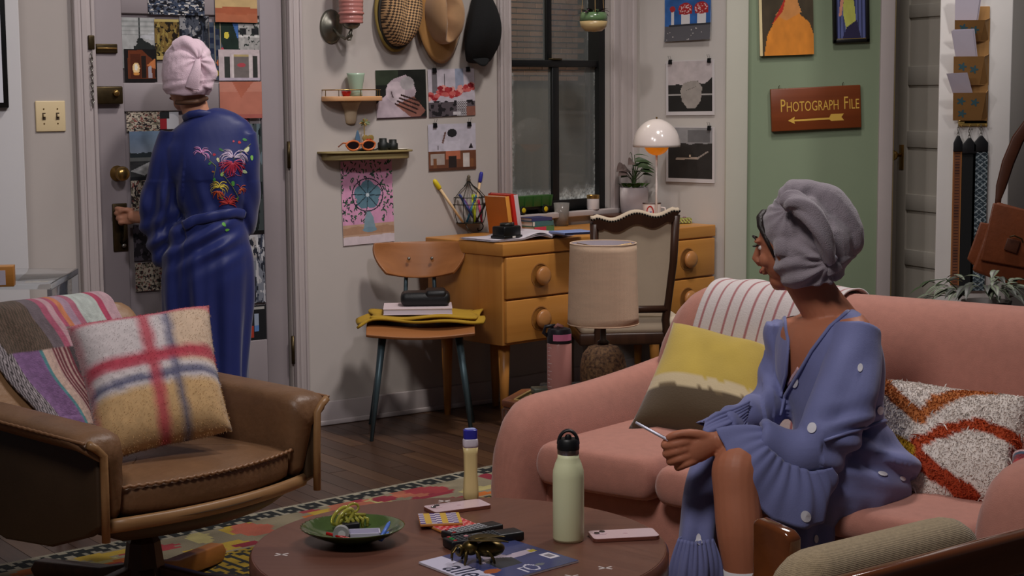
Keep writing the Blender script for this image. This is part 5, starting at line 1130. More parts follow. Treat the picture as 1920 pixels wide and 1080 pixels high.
B(MB().box((-ww*.9, -.012, .02), (ww*.9, .012, .033)), 'chassis', M('black lacquer'), TW)
for x in (-ww*.55, ww*.62):
    for y in (-.018, .018):
        w_ = B(MB().lathe([(.0, -.005), (.018, -.005), (.0195, 0), (.018, .005), (0, .005)], 20, basis((x, y, .0195), (1, 0, 0), (0, 0, 1), (0, -1, 0))), 'wheel', M('black rubber'), TW, sm=False)
        B(MB().lathe([(.0, .004), (.004, .007), (.006, .0055), (.011, .0065), (.012, .004)][::-1], 20, basis((x, y*1.05, .0195), (1, 0, 0), (0, 0, 1), (0, -1 if y < 0 else 1, 0))), 'hub', M('yellow enamel', (206, 184, 30), .4), w_, sm=True)
B(MB().cyl((-ww, 0, .026), (-ww-.05, 0, .016), .003, n=8), 'tow_bar', M('black lacquer'), TW)
CN = thing('candle_jar', 'white candle in a jar with brass lid on the sill', 'candle', onsill(1112, .010), PB.ang)
B(MB().lathe([(0, 0), (.027, 0), (.029, .003), (.029, .050), (0, .050)], 28), 'jar', M('white candle glass', (206, 200, 200), .25, coat=.5), CN, sm=False, auto=True)
B(MB().lathe([(.030, .050), (.030, .066), (.028, .068), (0, .068)], 28), 'lid', brass, CN, auto=True)
# riser and pot plant
rp_ = PB.pt(PB.tz(1150, 395)[0], 0, .10); RS = thing('desk_riser', 'low dark wood riser at back of the desk', 'riser', (rp_[0], rp_[1], DZ), PB.ang)
rzh = D(1170, 400, rp_[1])[2]-DZ
B(MB().box((-.17, -.085, rzh-.012), (.115, .085, rzh)), 'shelf', darkwood, RS, bevel=.003)
for x in (-.165, .10): B(MB().box((x, -.08, 0), (x+.012, .08, rzh-.01)), 'side', darkwood, RS, bevel=.002)
solid('red_notebook', 'flat red notebook tucked under the desk riser', 'notebook', MB().box((-.07, -.11, 0), (.05, .06, .012)), M('brick red cover', (160, 64, 44), .5), tuple(Vector(RS.location)+Vector(PB.u)*-.09+Vector(PB.n)*.01), PB.ang+.08, bevel=.002)
leafg = M('dark leaf', (52, 70, 40), .45, var=.25, vscale=14, spec=.4); leaf2 = M('bronze leaf', (96, 80, 76), .5, var=.15, vscale=14); moss = M('moss green', (58, 88, 30), .8, var=.3, vscale=40)
def leaf(p, d, up, L_, w_, droop=.3, n=7, m=5, fold=.25):
    """pointed leaf as a grid from base p along d"""
    d = Vector(d).normalized(); s_ = d.cross(Vector(up)); s_ = s_.normalized() if s_.length > 1e-4 else Vector((1, 0, 0)); nn = s_.cross(d)
    def f(u, v):
        ww_ = w_*(math.sin(pi*min(1, .05+.95*v)**.8))*(1-.15*v); x = (u-.5)*2
        q = Vector(p)+d*(L_*v)+s_*(x*ww_/2)+nn*(abs(x)*ww_*fold*.5)-Vector((0, 0, 1))*(droop*L_*v*v); return tuple(q)
    return MB().grid(f, m, n)
pp = onsill(1171, .0); pp = (RS.location[0]+PB.u[0]*.035+PB.n[0]*.0, RS.location[1]+PB.u[1]*.035, DZ+rzh)
PT1 = thing('potted_plant', 'leafy plant in ribbed white pot beside the window', 'plant', pp, PB.ang)
pr = (1197-1145)/2/3200*pp[1]; ph = (398-350)/3200*pp[1]*1.0
R = [[(r*(1+.02*(j % 2))*math.cos(2*pi*j/60), r*(1+.02*(j % 2))*math.sin(2*pi*j/60), z) for j in range(60)] for r, z in ((pr*.86, 0), (pr*.9, .003), (pr*1.0, ph*.5), (pr*1.02, ph), (pr*.96, ph), (pr*.94, ph-.01))]
B(MB().rings(R), 'pot', M('ribbed ceramic', (196, 186, 188), .5), PT1, sm=True)
rl_ = np.random.RandomState(3)
for k in range(26): a = rl_.rand()*2*pi; r = pr*.9*rl_.rand()**.5; B(leaf((r*math.cos(a), r*math.sin(a), ph+.002), (math.cos(a), math.sin(a), 1.3), (0, 0, 1), .042, .026, .4), 'moss_leaf', moss, PT1, sm=True)
for k, (dx, dz, L_, w_, mt) in enumerate(((-.04, .085, .075, .055, leaf2), (.02, .12, .07, .03, leafg), (.05, .075, .075, .03, leafg), (-.06, .06, .06, .04, leafg), (.075, .12, .075, .02, leafg), (.01, .095, .06, .035, leafg), (-.075, .095, .085, .058, leaf2), (-.10, .075, .07, .05, leaf2), (-.05, .12, .07, .05, leaf2), (.05, .13, .075, .016, leafg), (.06, .11, .08, .022, leafg), (.065, .09, .07, .024, leafg), (.03, .10, .06, .026, leafg), (-.02, .08, .06, .03, leafg), (.07, .06, .06, .02, leafg), (.045, .15, .08, .006, leafg), (-.03, .16, .07, .005, leafg), (.0, .07, .05, .034, leafg))):
    e_ = Vector((dx*.55, -.02*((k % 3)-1), dz)); st = B(MB().tube([(0, 0, ph-.01), (dx*.2, 0, ph+dz*.55), (e_.x, e_.y, ph+e_.z)], .0018, 5), 'stem', leafg, PT1)
    B(leaf((e_.x, e_.y, ph+e_.z), (dx, -.02, .01), (0, -.7, .7), L_, w_, .35), 'leaf', mt, PT1, sm=True)
# flowerpot lamp
ld = 7.72; lp0 = D(1231, 300, ld); DLM = thing('desk_lamp', 'white dome desk lamp with an orange inner bowl', 'lamp', (lp0[0], lp0[1], DZ))
dz_ = lambda y: D(1231, y, ld)[2]-DZ
rd = 44.5/3200*ld; zd = dz_(275); ztp = dz_(223)
wh = M('white enamel', (224, 212, 206), .18, coat=.5)
prof = [(rd*math.cos(t), zd+(ztp-zd)*math.sin(t)) for t in np.linspace(0, pi/2*.985, 18)]
B(MB().lathe(prof, 48), 'dome_shade', wh, DLM, thick=.002, sm=True)
ro = 24/3200*ld; zo0 = dz_(291); zo1 = dz_(262)
B(MB().lathe([(.002, zo0)]+[(ro*math.sin(t), zo0+ro*.95*(1-math.cos(t))) for t in np.linspace(.15, pi/2, 10)]+[(ro, zo1)], 40), 'inner_bowl', M('orange enamel', (228, 128, 20), .35, emis=.35), DLM, thick=.0015, sm=True)
B(MB().tube([(0, 0, .004), (0, 0, zo0+.004)], .0048, 10), 'stem', wh, DLM, sm=True); B(MB().lathe([(.062, 0), (.062, .008), (.05, .014), (.008, .018), (0, .018)], 32), 'base', wh, DLM, sm=True)
B(MB().lathe([(.004, ztp-.002), (.004, ztp+.008), (0, ztp+.010)], 10), 'finial', brass, DLM)
bl_ = bpy.data.lights.new('desk_lamp_bulb', 'POINT'); bl_.energy = 1.5; bl_.color = (1, .68, .38); bl_.shadow_soft_size = .02
bo = bpy.data.objects.new('desk_lamp_bulb', bl_); COL.objects.link(bo); bo.parent = DLM; bo.location = (0, 0, zo1+.004)
# enamel mug, patterned case
MG = thing('enamel_mug', 'white enamel mug with red and blue emblem behind the chair', 'mug', at(1222, 421)[:2]+(DZ,), 0)
mr = 17/3200*MG.location[1]; mh = D(1222, 381, MG.location[1])[2]-DZ
B(MB().lathe([(0, 0), (mr*.96, 0), (mr, .004), (mr, mh), (mr*.95, mh), (mr*.92, .006), (0, .006)], 32), 'cup', wh, MG, auto=True)
B(MB().tube([(mr*math.cos(a), mr*math.sin(a), mh) for a in np.linspace(0, 2*pi, 33)], .002, 5, caps=False), 'rim', M('navy rim', (60, 40, 40), .4), MG)
def onmug(a, z, o=.0006): return ((mr+o)*math.cos(a), (mr+o)*math.sin(a), z)
b = MB(); b.tube([onmug(-1.85+(.36*math.cos(t)), mh*.60+mh*.28*math.sin(t)*(1 if math.sin(t) > 0 else .9)) for t in np.linspace(0, 2*pi, 22)], .003, 5, caps=False); B(b, 'red_emblem', M('red lacquer'), MG)
b = MB(); b.tube([onmug(-1.98, mh*.62), onmug(-1.86, mh*.56), onmug(-1.70, mh*.64)], .003, 5); B(b, 'blue_emblem', M('blue cap'), MG)
B(MB().tube([(mr, 0, mh*.8), (mr+.018, 0, mh*.78), (mr+.022, 0, mh*.5), (mr+.012, 0, mh*.25), (mr, 0, mh*.22)], .004, 8), 'handle', wh, MG, sm=True)
im = Img(44, 12, (150, 160, 70)); im.fill(np.sin(im.u*36)*np.sin(im.v*7) > .3, (92, 48, 70)).fill(np.sin(im.u*36+2)*np.cos(im.v*7) > .5, (206, 200, 150))
KC = thing('patterned_case', 'green patterned pencil case at right end of desk', 'case', at(1276, 419), PB.ang-.35)
B(MB().box((-.052, -.02, 0), (.052, .02, .026)), 'case_body', M('olive case', (120, 124, 60), .7), KC, bevel=.008, bseg=3)
o = obj('printed_side', sheet_mesh(im, .096, .020), PAPER(), KC); o.location = (0, -.0203, .013)
for x in (-.02, .02): B(MB().lathe([(.009, 0), (.007, .005), (0, .006)], 10, None, (x, 0, .025)), 'button', M('plum button', (110, 56, 84), .5), KC)
# hanging planter
hd = 7.60; HPn = D(1113, 60, hd); HG = thing('hanging_planter', 'two-tone ceramic planter hanging before the window', 'planter', tuple(HPn))
rr_ = 26/3200*hd; hh = 36/3200*hd
B(MB().lathe([(.004, 0), (rr_*.6, .004), (rr_*.9, hh*.25), (rr_, hh*.55)], 36), 'cream_bowl', M('cream glaze', (190, 164, 116), .3), HG, sm=True)
B(MB().lathe([(rr_, hh*.55), (rr_*1.0, hh*.75), (rr_*.93, hh), (rr_*.87, hh), (rr_*.9, hh*.7)], 36), 'green_rim', M('green glaze', (96, 124, 84), .2, coat=.6), HG, sm=True)
for k in range(3): a = k*2*pi/3+.6; B(MB().cyl((rr_*.93*math.cos(a), rr_*.93*math.sin(a), hh), (0, 0, .75), .0012, n=5), 'cord', M('jute', (176, 142, 92), .9), HG)
pur = M('purple leaf', (74, 38, 66), .5, var=.25, vscale=20)
for k in range(22): a = rl_.rand()*2*pi; B(leaf((rr_*.4*math.cos(a), rr_*.4*math.sin(a), hh-.004), (math.cos(a), math.sin(a), .2+1.0*rl_.rand()), (0, 0, 1), .05+.03*rl_.rand(), .02, .5), 'leaf', (pur, leafg, leafg)[k % 3], HG, sm=True)
# things on the school chair
YC = thing('yellow_cloth', 'folded mustard cloth hanging over school chair seat edges', 'cloth', (-.372, 6.86, .462), math.radians(3))
def ycl(u, v):
    x = -.25+.50*u; y = -.17+.30*v; e_ = max(0, abs(x)-.20); return (x+(.01*math.sin(v*9)), y+.02*math.sin(u*7), .012+.012*math.sin(u*11+v*3)*.5-.45*e_*(1 if x < 0 else -.1)+.006*math.sin(v*12+u*5))
B(MB().grid(ycl, 34, 14), 'cloth_layer', M('mustard cotton', (170, 134, 34), .9, var=.12, vscale=8), YC, thick=.010, sm=True)
B(MB().grid(lambda u, v: (-.20+.42*u+.012*math.sin(v*6), -.15+.26*v, .024+.005*math.sin(u*9+2)), 24, 10), 'cloth_layer', M('mustard cotton'), YC, thick=.008, sm=True)
WB = thing('white_book', 'large white book under black pouch on the school chair', 'book', (-.382, 6.86, .493), math.radians(3))
B(MB().box((-.136, -.10, .002), (.136, .10, .022)), 'pages', M('page block2', (196, 188, 204), .7), WB); 
for z0 in (0, .022): B(MB().box((-.138, -.102, z0), (.138, .102, z0+.002)), 'cover', M('white cover', (206, 188, 190), .6), WB)
BP = thing('black_pouch', 'black rolled leather pouch on the white book', 'pouch', (-.352, 6.88, .5185), math.radians(3))
B(MB().box((-.10, -.06, 0), (.10, .06, .055)), 'pouch_body', M('black leather2', (16, 17, 18), .5, bump=.2, bscale=80), BP, bevel=.022, bseg=4); B(MB().box((-.0, -.062, .03), (.085, .062, .064)), 'pouch_flap', M('black leather2'), BP, bevel=.014, bseg=3)
# end-table things
def onet(x, y): p = Z(x, y, ETZ); return (p[0], p[1], ETZ-.004)
PBt = thing('pink_bottle', 'translucent pink water bottle with measuring marks', 'bottle', onet(1049, 738))
pk_ = M('pink plastic', (198, 138, 130), .25, trans=.25, ior=1.3); br = 23.5/3200*PBt.location[1]; bh = D(1049, 640, PBt.location[1])[2]-ETZ
B(MB().lathe([(0, 0), (br*.95, 0), (br, .006), (br, bh*.98), (br*.93, bh), (0, bh)], 32), 'bottle_body', pk_, PBt, auto=True)
cz0 = bh; cap = M('charcoal plastic', (34, 32, 38), .35)
c = B(MB().lathe([(br*.97, cz0), (br*1.0, cz0+.004), (br*1.0, cz0+.032), (br*.9, cz0+.045), (br*.4, cz0+.05), (0, cz0+.05)], 32), 'lid', cap, PBt, auto=True)
B(MB().grid(lambda u, v: (br*1.015*math.cos(-2.1+1.7*u), br*1.015*math.sin(-2.1+1.7*u), cz0+.010+.020*v), 16, 3), 'pink_band', M('pink band2', (206, 116, 150), .4), c, thick=.002)
B(MB().tube([(-br*.9, 0, cz0+.02), (-br*1.25, 0, cz0+.032), (-br*1.1, 0, cz0+.052), (-br*.3, 0, cz0+.055)], .006, 8), 'carry_loop', cap, PBt, sm=True)
B(MB().tube([(-.015, -.004, cz0+.048), (-.005, -.006, cz0+.058), (.012, -.004, cz0+.05)], .006, 8), 'spout_cover', pk_, c, sm=True)
for k in range(12): B(MB().grid(lambda u, v, k=k: ((br+.0006)*math.cos(-2.75+(.30 if k % 2 else .5)*u), (br+.0006)*math.sin(-2.75+(.30 if k % 2 else .5)*u), .03+.0125*k+.0018*v), 6, 2), 'measure_mark', M('mark white', (224, 196, 196), .5), PBt)
gl_p = onet(1015, 735)
solid('folded_glasses_case', 'small black glasses case behind the pink bottle', 'case', MB().box((-.05, -.02, 0), (.11, .03, .02)), M('black leather2'), (PBt.location[0]-.01, PBt.location[1]+.075, ETZ), .1, bevel=.008, bseg=3)
solid('grey_box', 'flat grey-green tin at left of pink bottle', 'box', MB().box((-.035, -.03, 0), (.035, .03, .022)), M('grey green tin', (74, 78, 66), .4), (PBt.location[0]-.052, PBt.location[1]+.015, ETZ-.004), .2, bevel=.003)
# acrylic console at far left
a = Z(147, 503, .80); c = Z(97, 532, .80); acr = M('clear acrylic', (236, 240, 242), .04, trans=.96, ior=1.25)
AT = thing('acrylic_console', 'clear acrylic console table at the left edge', 'table', (c[0], c[1], 0))
q = [(0, 0), (a[0]-c[0], a[1]-c[1]), (a[0]-c[0]-.9, a[1]-c[1]+.05), (-.9, .05)]
B(MB().prism(q, .782, .80), 'top_sheet', acr, AT, bevel=.002)
b = MB().prism([(0, 0), (a[0]-c[0], a[1]-c[1]), (a[0]-c[0]-.016, a[1]-c[1]), (-.016, .001)], 0, .782); B(b, 'side_sheet', acr, AT, bevel=.002)
wb = Z(6, 538, .801); solid('wooden_box', 'small wooden box on the clear console', 'box', MB().box((-.06, 0, 0), (.032, .06, .062)), oak, tuple(wb), .2, bevel=.002)
wbx = [o for o in bpy.data.objects if o.name == 'wooden_box'][0]; B(MB().box((-.055, -.0015, .006), (.008, .001, .05)), 'paper_label', M('envelope paper'), wbx)
# leather bag on the pillar
bgd = 6.42; gx = lambda x, y, d=bgd: tuple(D(x, y, d))
BG = thing('leather_satchel', 'brown leather satchel hanging by its strap at right', 'bag', gx(1875, 470))
bgm = M('chestnut leather', (108, 56, 30), .42, var=.25, vscale=9, bump=.25, bscale=60); bgd_ = M('dark chestnut leather', (70, 36, 20), .5, var=.2, vscale=9)
def quad(pts, d0, d1, name, mat, bev=.006):
    f = [gx(x, y, d0) for x, y in pts]; r = [gx(x, y, d1) for x, y in pts]; n = len(pts)
    return B(MB().add(f+r, [tuple(range(n)), tuple(range(2*n-1, n-1, -1))]+[(i, n+i, n+(i+1) % n, (i+1) % n) for i in range(n)]), name, mat, BG, world=True, bevel=bev, bseg=3)
quad([(1868, 378), (1985, 410), (1965, 560), (1822, 508)], 6.40, 6.55, 'bag_body', bgm, .012)
quad([(1862, 380), (1985, 408), (1974, 512), (1838, 488)], 6.38, 6.41, 'flap', bgm)
quad([(1838, 416), (1858, 420), (1832, 504), (1813, 486)], 6.44, 6.54, 'side_pocket', bgm)
st_ = quad([(1889, 446), (1914, 452), (1906, 476), (1882, 468)], 6.365, 6.385, 'tab', bgd_, .003)
B(MB().tube([gx(x, y, 6.36) for x, y in ((1893, 444), (1902, 442), (1916, 448), (1918, 455))], .003, 6), 'buckle', dbrass, BG, world=True)
b = MB(); pts = [(1869, 398), (1872, 372), (1877, 350), (1890, 305), (1908, 262), (1935, 225), (1975, 150)]
b.tube([gx(x, y, 6.45) for x, y in pts], [(.004, .012), (.004, .012), (.004, .020), (.004, .024), (.004, .024), (.004, .024), (.004, .024)], 8, ref=(0, 1, 0)); B(b, 'strap', bgd_, BG, world=True, sm=True)
# trailing plant behind the sofa
SPd = 5.45; sp0 = D(1850, 552, SPd); SPt = thing('trailing_plant', 'striped purple-green trailing plant behind the sofa', 'plant', (sp0[0], sp0[1], 0))
pz_ = sp0[2]-.02
B(MB().lathe([(.05, pz_-.16), (.075, pz_-.02), (.08, pz_), (.07, pz_), (.06, pz_-.03), (0, pz_-.03)], 24), 'pot', M('dark pot', (52, 44, 40), .6), SPt, sm=True); 
B(MB().lathe([(.12, 0), (.12, .02), (.02, .03), (.02, pz_-.18), (.10, pz_-.17), (.10, pz_-.158), (0, pz_-.158)], 24), 'stand', darkwood, SPt, auto=True)
striped = M('striped leaf', attr=True, rough=.45)
for k in range(62):
    a = rl_.rand()*2*pi; r = .02+.15*rl_.rand()**.8; z = pz_+.01+.05*rl_.rand()+.02*(r < .08)
    mb = leaf((r*1.15*math.cos(a), r*.6*math.sin(a)-.02, z), (math.cos(a), math.sin(a)*.7-.3, .15+.4*rl_.rand()), (0, 0, 1), .06+.04*rl_.rand(), .030, .6, m=7)
    me = mesh_of(mb, 'leaf'); uu = np.tile(np.linspace(0, 1, 7), 7); cl_ = np.where((np.abs(uu-.5) > .38)[:, None], [[60, 74, 52]], np.where((np.abs(uu-.5) < .12)[:, None], [[64, 40, 58]], [[120, 130, 108]])).astype(float)
    if k % 3 == 0: cl_ *= .55
    setcol(me, cl_); obj('leaf', me, striped, SPt, sm=True)
b = MB().tube([(-.08, -.03, pz_+.02), (-.14, -.03, pz_+.075), (-.19, -.03, pz_+.07), (-.215, -.03, pz_+.05)], .002, 5); B(b, 'stem', leafg, SPt)
for dx, dz in ((-.14, .07), (-.19, .068), (-.215, .05)): B(leaf((dx, -.03, pz_+dz), (-1, -.2, -.25), (0, 0, 1), .045, .016, .3), 'leaf', leafg, SPt, sm=True)
# ================================================================ RUG, THROWS, CUSHIONS, COFFEE-TABLE THINGS
# ---- kilim rug
RW, RH, cs = 3.6, 2.5, .0145
nx, ny = int(RW/cs), int(RH/cs); im = Img(nx, ny, (150, 138, 112)); X_ = im.u*RW; Y_ = im.v*RH
rk = np.random.RandomState(11)
pal = [(150, 44, 60), (196, 164, 60), (206, 112, 44), (196, 106, 84), (52, 56, 54), (168, 60, 66), (196, 182, 120), (190, 110, 84)]
im.noise(.12, 14, 3)
for k in range(900):
    x, y = rk.rand()*RW, .09+rk.rand()*RH; w_, h_ = .03+.07*rk.rand(), .025+.05*rk.rand(); sk = (rk.rand()-.5)*1.2
    dx = np.abs((X_-x)+sk*(Y_-y)); dy = np.abs(Y_-y); st = np.floor(dy/.02)*.02
    im.fill((dx < w_*(1-.7*st/h_)) & (dy < h_), pal[k % len(pal)])
sp_ = (Y_ > .34) & (Y_ < .62); im.fill(sp_, (40, 42, 40)); im.fill(sp_ & (np.sin(X_*150+3*np.sin(Y_*90))*np.sin(Y_*170) > .0), (176, 144, 40))
im.fill((Y_ > .335) & (Y_ < .35), (168, 150, 120)).fill((Y_ > .61) & (Y_ < .63), (168, 60, 66))
bd = Y_ < .082; im.fill(bd, (168, 160, 140)); ph = (X_/.085) % 1
im.fill(bd & (Y_ > .014) & (np.abs(ph-.5) < .49-.16*np.abs((Y_-.046)/.036)) , (30, 34, 34)); im.fill(bd & (np.abs(ph-.25-.4*(Y_/.08)) < .05), (150, 146, 130))
im.a *= .86; im.noise(.12, 60, 9, 1)
i0 = np.arange(nx*ny); ix = i0 % nx; iy = i0//nx
V_ = np.stack([np.stack([(ix+a)*cs-1.0, -(iy+b)*cs, np.full(nx*ny, .006)], 1) for a, b in ((0, 0), (0, 1), (1, 1), (1, 0))], 1).reshape(-1, 3)
me = bpy.data.meshes.new('rug'); me.vertices.add(len(V_)); me.vertices.foreach_set('co', V_.astype(np.float32).ravel()); nf = nx*ny
me.loops.add(nf*4); me.loops.foreach_set('vertex_index', np.arange(nf*4)); me.polygons.add(nf); me.polygons.foreach_set('loop_start', np.arange(0, nf*4, 4)); me.update(calc_edges=True); me.validate()
setcol(me, np.clip(np.repeat(im.a, 4, 0), 0, 255))
rg0 = Z(0, 1062, 0); RG = thing('kilim_rug', 'multicoloured kilim rug with dark zigzag border', 'rug', (rg0[0], rg0[1], 0), math.radians(42))
obj('woven_field', me, M('kilim wool', attr=True, rough=.95, bump=.5, bscale=260), RG)
B(MB().box((-1.0, -RH, .0), (-1.0+nx*cs, 0, .005)), 'backing', M('rug backing', (110, 100, 84), .95), RG)
b = MB()
for k in range(520):
    x = -1+RW*k/520; b.add([(x, 0, .004), (x+.0022, 0, .004), (x+.001+.003*(rk.rand()-.5), .018+.012*rk.rand(), .002)], [(0, 1, 2)])
fr = B(b, 'fringe', M('fringe wool', (176, 166, 146), .95), RG, rec=False); fr['kind'] = 'stuff'
# ---- draped cloth helper
def cloth(name, fn, nu, nv, paint, mat, parent, th=.006):
    mb = MB().grid(fn, nu, nv); me = mesh_of(mb, name); uu, vv = np.meshgrid(np.linspace(0, 1, nu), np.linspace(0, 1, nv)); setcol(me, paint(uu.ravel(), vv.ravel()))
    return obj(name, me, mat, parent, thick=th, sm=True)
knit = M('knitted wool', attr=True, rough=.95, bump=.6, bscale=240, sheen=.2)
# ---- throw on the leather chair
TH = thing('striped_throw', 'patchwork striped knitted throw over leather chair back', 'throw', tuple(AC.location), AC.rotation_euler[2])
def cb_y(z): t = (z-.38)/.40; return .255+.20*t+.03*t*t
def thr(u, v):
    xl = -.115-.15*min(1, v/.62); x = xl+(.235-xl)*u; ed = .03*(x/.33)**2*.6+.0
    if v < .62: z = .47+(.755-.47)*(v/.62); y = cb_y(z)-.074+ed*.6
    elif v < .76: a = pi*(1-(v-.62)/.14); yc = cb_y(.77); z = .762+.036*math.sin(a); y = yc+.070*math.cos(a)
    else: z = .76-(v-.76)/.24*.25; y = cb_y(z)+.066
    x += .02*(v-.3)+.006*math.sin(v*16); return (x, y-.005*math.sin(u*25)*(1-.4*v), z+.008*math.sin(u*9)*(v < .05))
def thp(u, v):
    n = len(u); c = np.tile([[118., 110, 108]], (n, 1)); R_ = np.random.RandomState(2)
    def f(m, col, al=1.): c[m] = c[m]*(1-al)+np.array(col, float)*al
    u = u.copy(); sp = ((np.floor(u*150)+np.floor(v*130)) % 2 == 0); f(u < .13, (58, 52, 54)); f((u < .13) & sp, (168, 158, 162))
    top = v > .44
    f((u >= .13) & (u < .31), (130, 96, 140)); f((u >= .31) & (u < .33), (84, 136, 142)); f((u >= .33) & (u < .40), (196, 168, 154)); f((u >= .40) & (u < .52), (112, 52, 62)); f((u >= .36) & (u < .52) & (np.sin(u*240) > .3), (186, 156, 148))
    f((u >= .10) & (u < .42) & top, (72, 62, 50)); f((u >= .10) & (u < .42) & top & sp, (104, 84, 72))
    f((u >= .42) & (u < .50) & top, (110, 98, 104)); f((u >= .52) & ~top, (72, 64, 66))
    for a, b2, col in ((.50, .54, (176, 92, 116)), (.54, .58, (196, 156, 164)), (.58, .61, (176, 84, 110)), (.61, .65, (204, 128, 88)), (.65, .70, (170, 140, 158)), (.70, .74, (176, 104, 124)), (.74, .88, (188, 196, 190)), (.88, .93, (178, 66, 96)), (.93, 1.01, (196, 160, 168))): f((u >= a) & (u < b2) & (top | (u > .6)), col)
    return c*(1+.10*vnoise(np.stack([u*60, v*90, u*0], 1), 1, 3, 1))[:, None]
cloth('knit_panel', thr, 130, 90, thp, knit, TH, .008)
# ---- cushions
def pillow(corners, thick, n=34, pinch=.06, lump=.006, seed=1):
    TL, TR, BR, BL = [np.array(c) for c in corners]; N_ = np.cross(TR-TL, BL-TL); N_ = N_/np.linalg.norm(N_)
    if np.dot(N_, _C-TL) < 0: N_ = -N_
    us = np.linspace(0, 1, n); vs = []; fs = []; uv = []
    for side in (1, -1):
        k0 = len(vs)
        for v in us:
            for u in us:
                a, b2 = 2*u-1, 2*v-1
                pu = a*(1-pinch*(1-b2*b2)); pv = b2*(1-pinch*(1-a*a)); U_, V2 = (pu+1)/2, (pv+1)/2
                p = (TL*(1-U_)+TR*U_)*(1-V2)+(BL*(1-U_)+BR*U_)*V2
                h = thick/2*((1-a**4)*(1-b2**4))**.55
                vs.append(p+N_*side*h); uv.append((u, v))
        for j in range(n-1):
            for i in range(n-1):
                q = (k0+j*n+i, k0+j*n+i+1, k0+(j+1)*n+i+1, k0+(j+1)*n+i); fs.append(q if side > 0 else q[::-1])
    vs = np.array(vs); 
    w = vnoise(vs, 9, seed, 2); vs = vs+N_*(w*lump)[:, None]
    me = bpy.data.meshes.new('cushion'); me.from_pydata([tuple(v) for v in vs], [], fs)
    bm = bmesh.new(); bm.from_mesh(me); bmesh.ops.remove_doubles(bm, verts=bm.verts, dist=.0005); bmesh.ops.recalc_face_normals(bm, faces=bm.faces); bm.to_mesh(me); bm.free(); smooth(me)
    # recover uv by bilinear inverse (nearest original)
    return me, vs, np.array(uv), N_
def uvof(me, vs, uv, ):
    c = coords(me); from mathutils import kdtree
    kd = kdtree.KDTree(len(vs)); [kd.insert(v, i) for i, v in enumerate(vs)]; kd.balance(); return uv[[kd.find(v)[1] for v in c]]
def fuzz(me_pts, nrm, cols, L_, w_, seed=3, lay=.6, tw=1.0):
    """short curved fibres, two quads tapering"""
    R_ = np.random.RandomState(seed); n = len(me_pts); d = nrm+lay*R_.randn(n, 3); d /= np.linalg.norm(d, axis=1)[:, None]
    s_ = np.cross(d, R_.randn(n, 3)); s_ /= np.linalg.norm(s_, axis=1)[:, None]; l = L_*(.6+.8*R_.rand(n))[:, None]
    dr = np.array([0, 0, -.25])*l
    p0 = me_pts-nrm*.002; p1 = me_pts+d*l*.5; p2 = me_pts+d*l+dr
    V_ = np.stack([p0-s_*w_/2, p0+s_*w_/2, p1+s_*w_*.4, p1-s_*w_*.4, p2], 1).reshape(-1, 3); C_ = np.repeat(cols*(.9+.2*R_.rand(n))[:, None], 5, 0)
    F_ = [];
    for i in range(n): k = 5*i; F_.append((k, k+1, k+2, k+3)); F_.append((k+3, k+2, k+4))
    me = bpy.data.meshes.new('fuzz'); me.from_pydata(V_.tolist(), [], F_); setcol(me, np.clip(C_, 0, 255)); smooth(me); return me
def sample(me, n, seed=1):
    me.calc_loop_triangles(); T_ = np.empty(len(me.loop_triangles)*3, int); me.loop_triangles.foreach_get('vertices', T_); T_ = T_.reshape(-1, 3); c = coords(me); nn = normals(me)
    a, b2, d = c[T_[:, 0]], c[T_[:, 1]], c[T_[:, 2]]; A_ = np.linalg.norm(np.cross(b2-a, d-a), axis=1); R_ = np.random.RandomState(seed)
    k = R_.choice(len(T_), n, p=A_/A_.sum()); r1, r2 = R_.rand(n, 1)**.5, R_.rand(n, 1); w0, w1, w2_ = 1-r1, r1*(1-r2), r1*r2
    return a[k]*w0+b2[k]*w1+d[k]*w2_, nn[T_[k, 0]]*w0+nn[T_[k, 1]]*w1+nn[T_[k, 2]]*w2_, T_[k], (w0, w1, w2_)
def cushion(name, label, corners, thick, paint, mat, fz=None, seed=1, lump=.006, pinch=.06):
    me, vs, uv, N_ = pillow(corners, thick, seed=seed, lump=lump, pinch=pinch); base = np.mean([np.array(c) for c in corners], 0); base[2] = min(c[2] for c in corners)
    UV = uvof(me, vs, uv); cols = paint(UV[:, 0], UV[:, 1]); setcol(me, cols)
    T = thing(name, label, 'cushion', base); c = coords(me)-base; setco(me, c); obj('cover', me, mat, T)
    if fz:
        n, L_, w_, lay = fz; P_, Nn, T_, (w0, w1, w2_) = sample(me, n, seed); u_v = UV[T_[:, 0]]*w0+UV[T_[:, 1]]*w1+UV[T_[:, 2]]*w2_
        m2 = fuzz(P_, Nn, paint(u_v[:, 0], u_v[:, 1]), L_, w_, seed, lay); o = obj('pile', m2, M('wool pile', attr=True, rough=.95), T); o['kind'] = 'stuff'
    return T
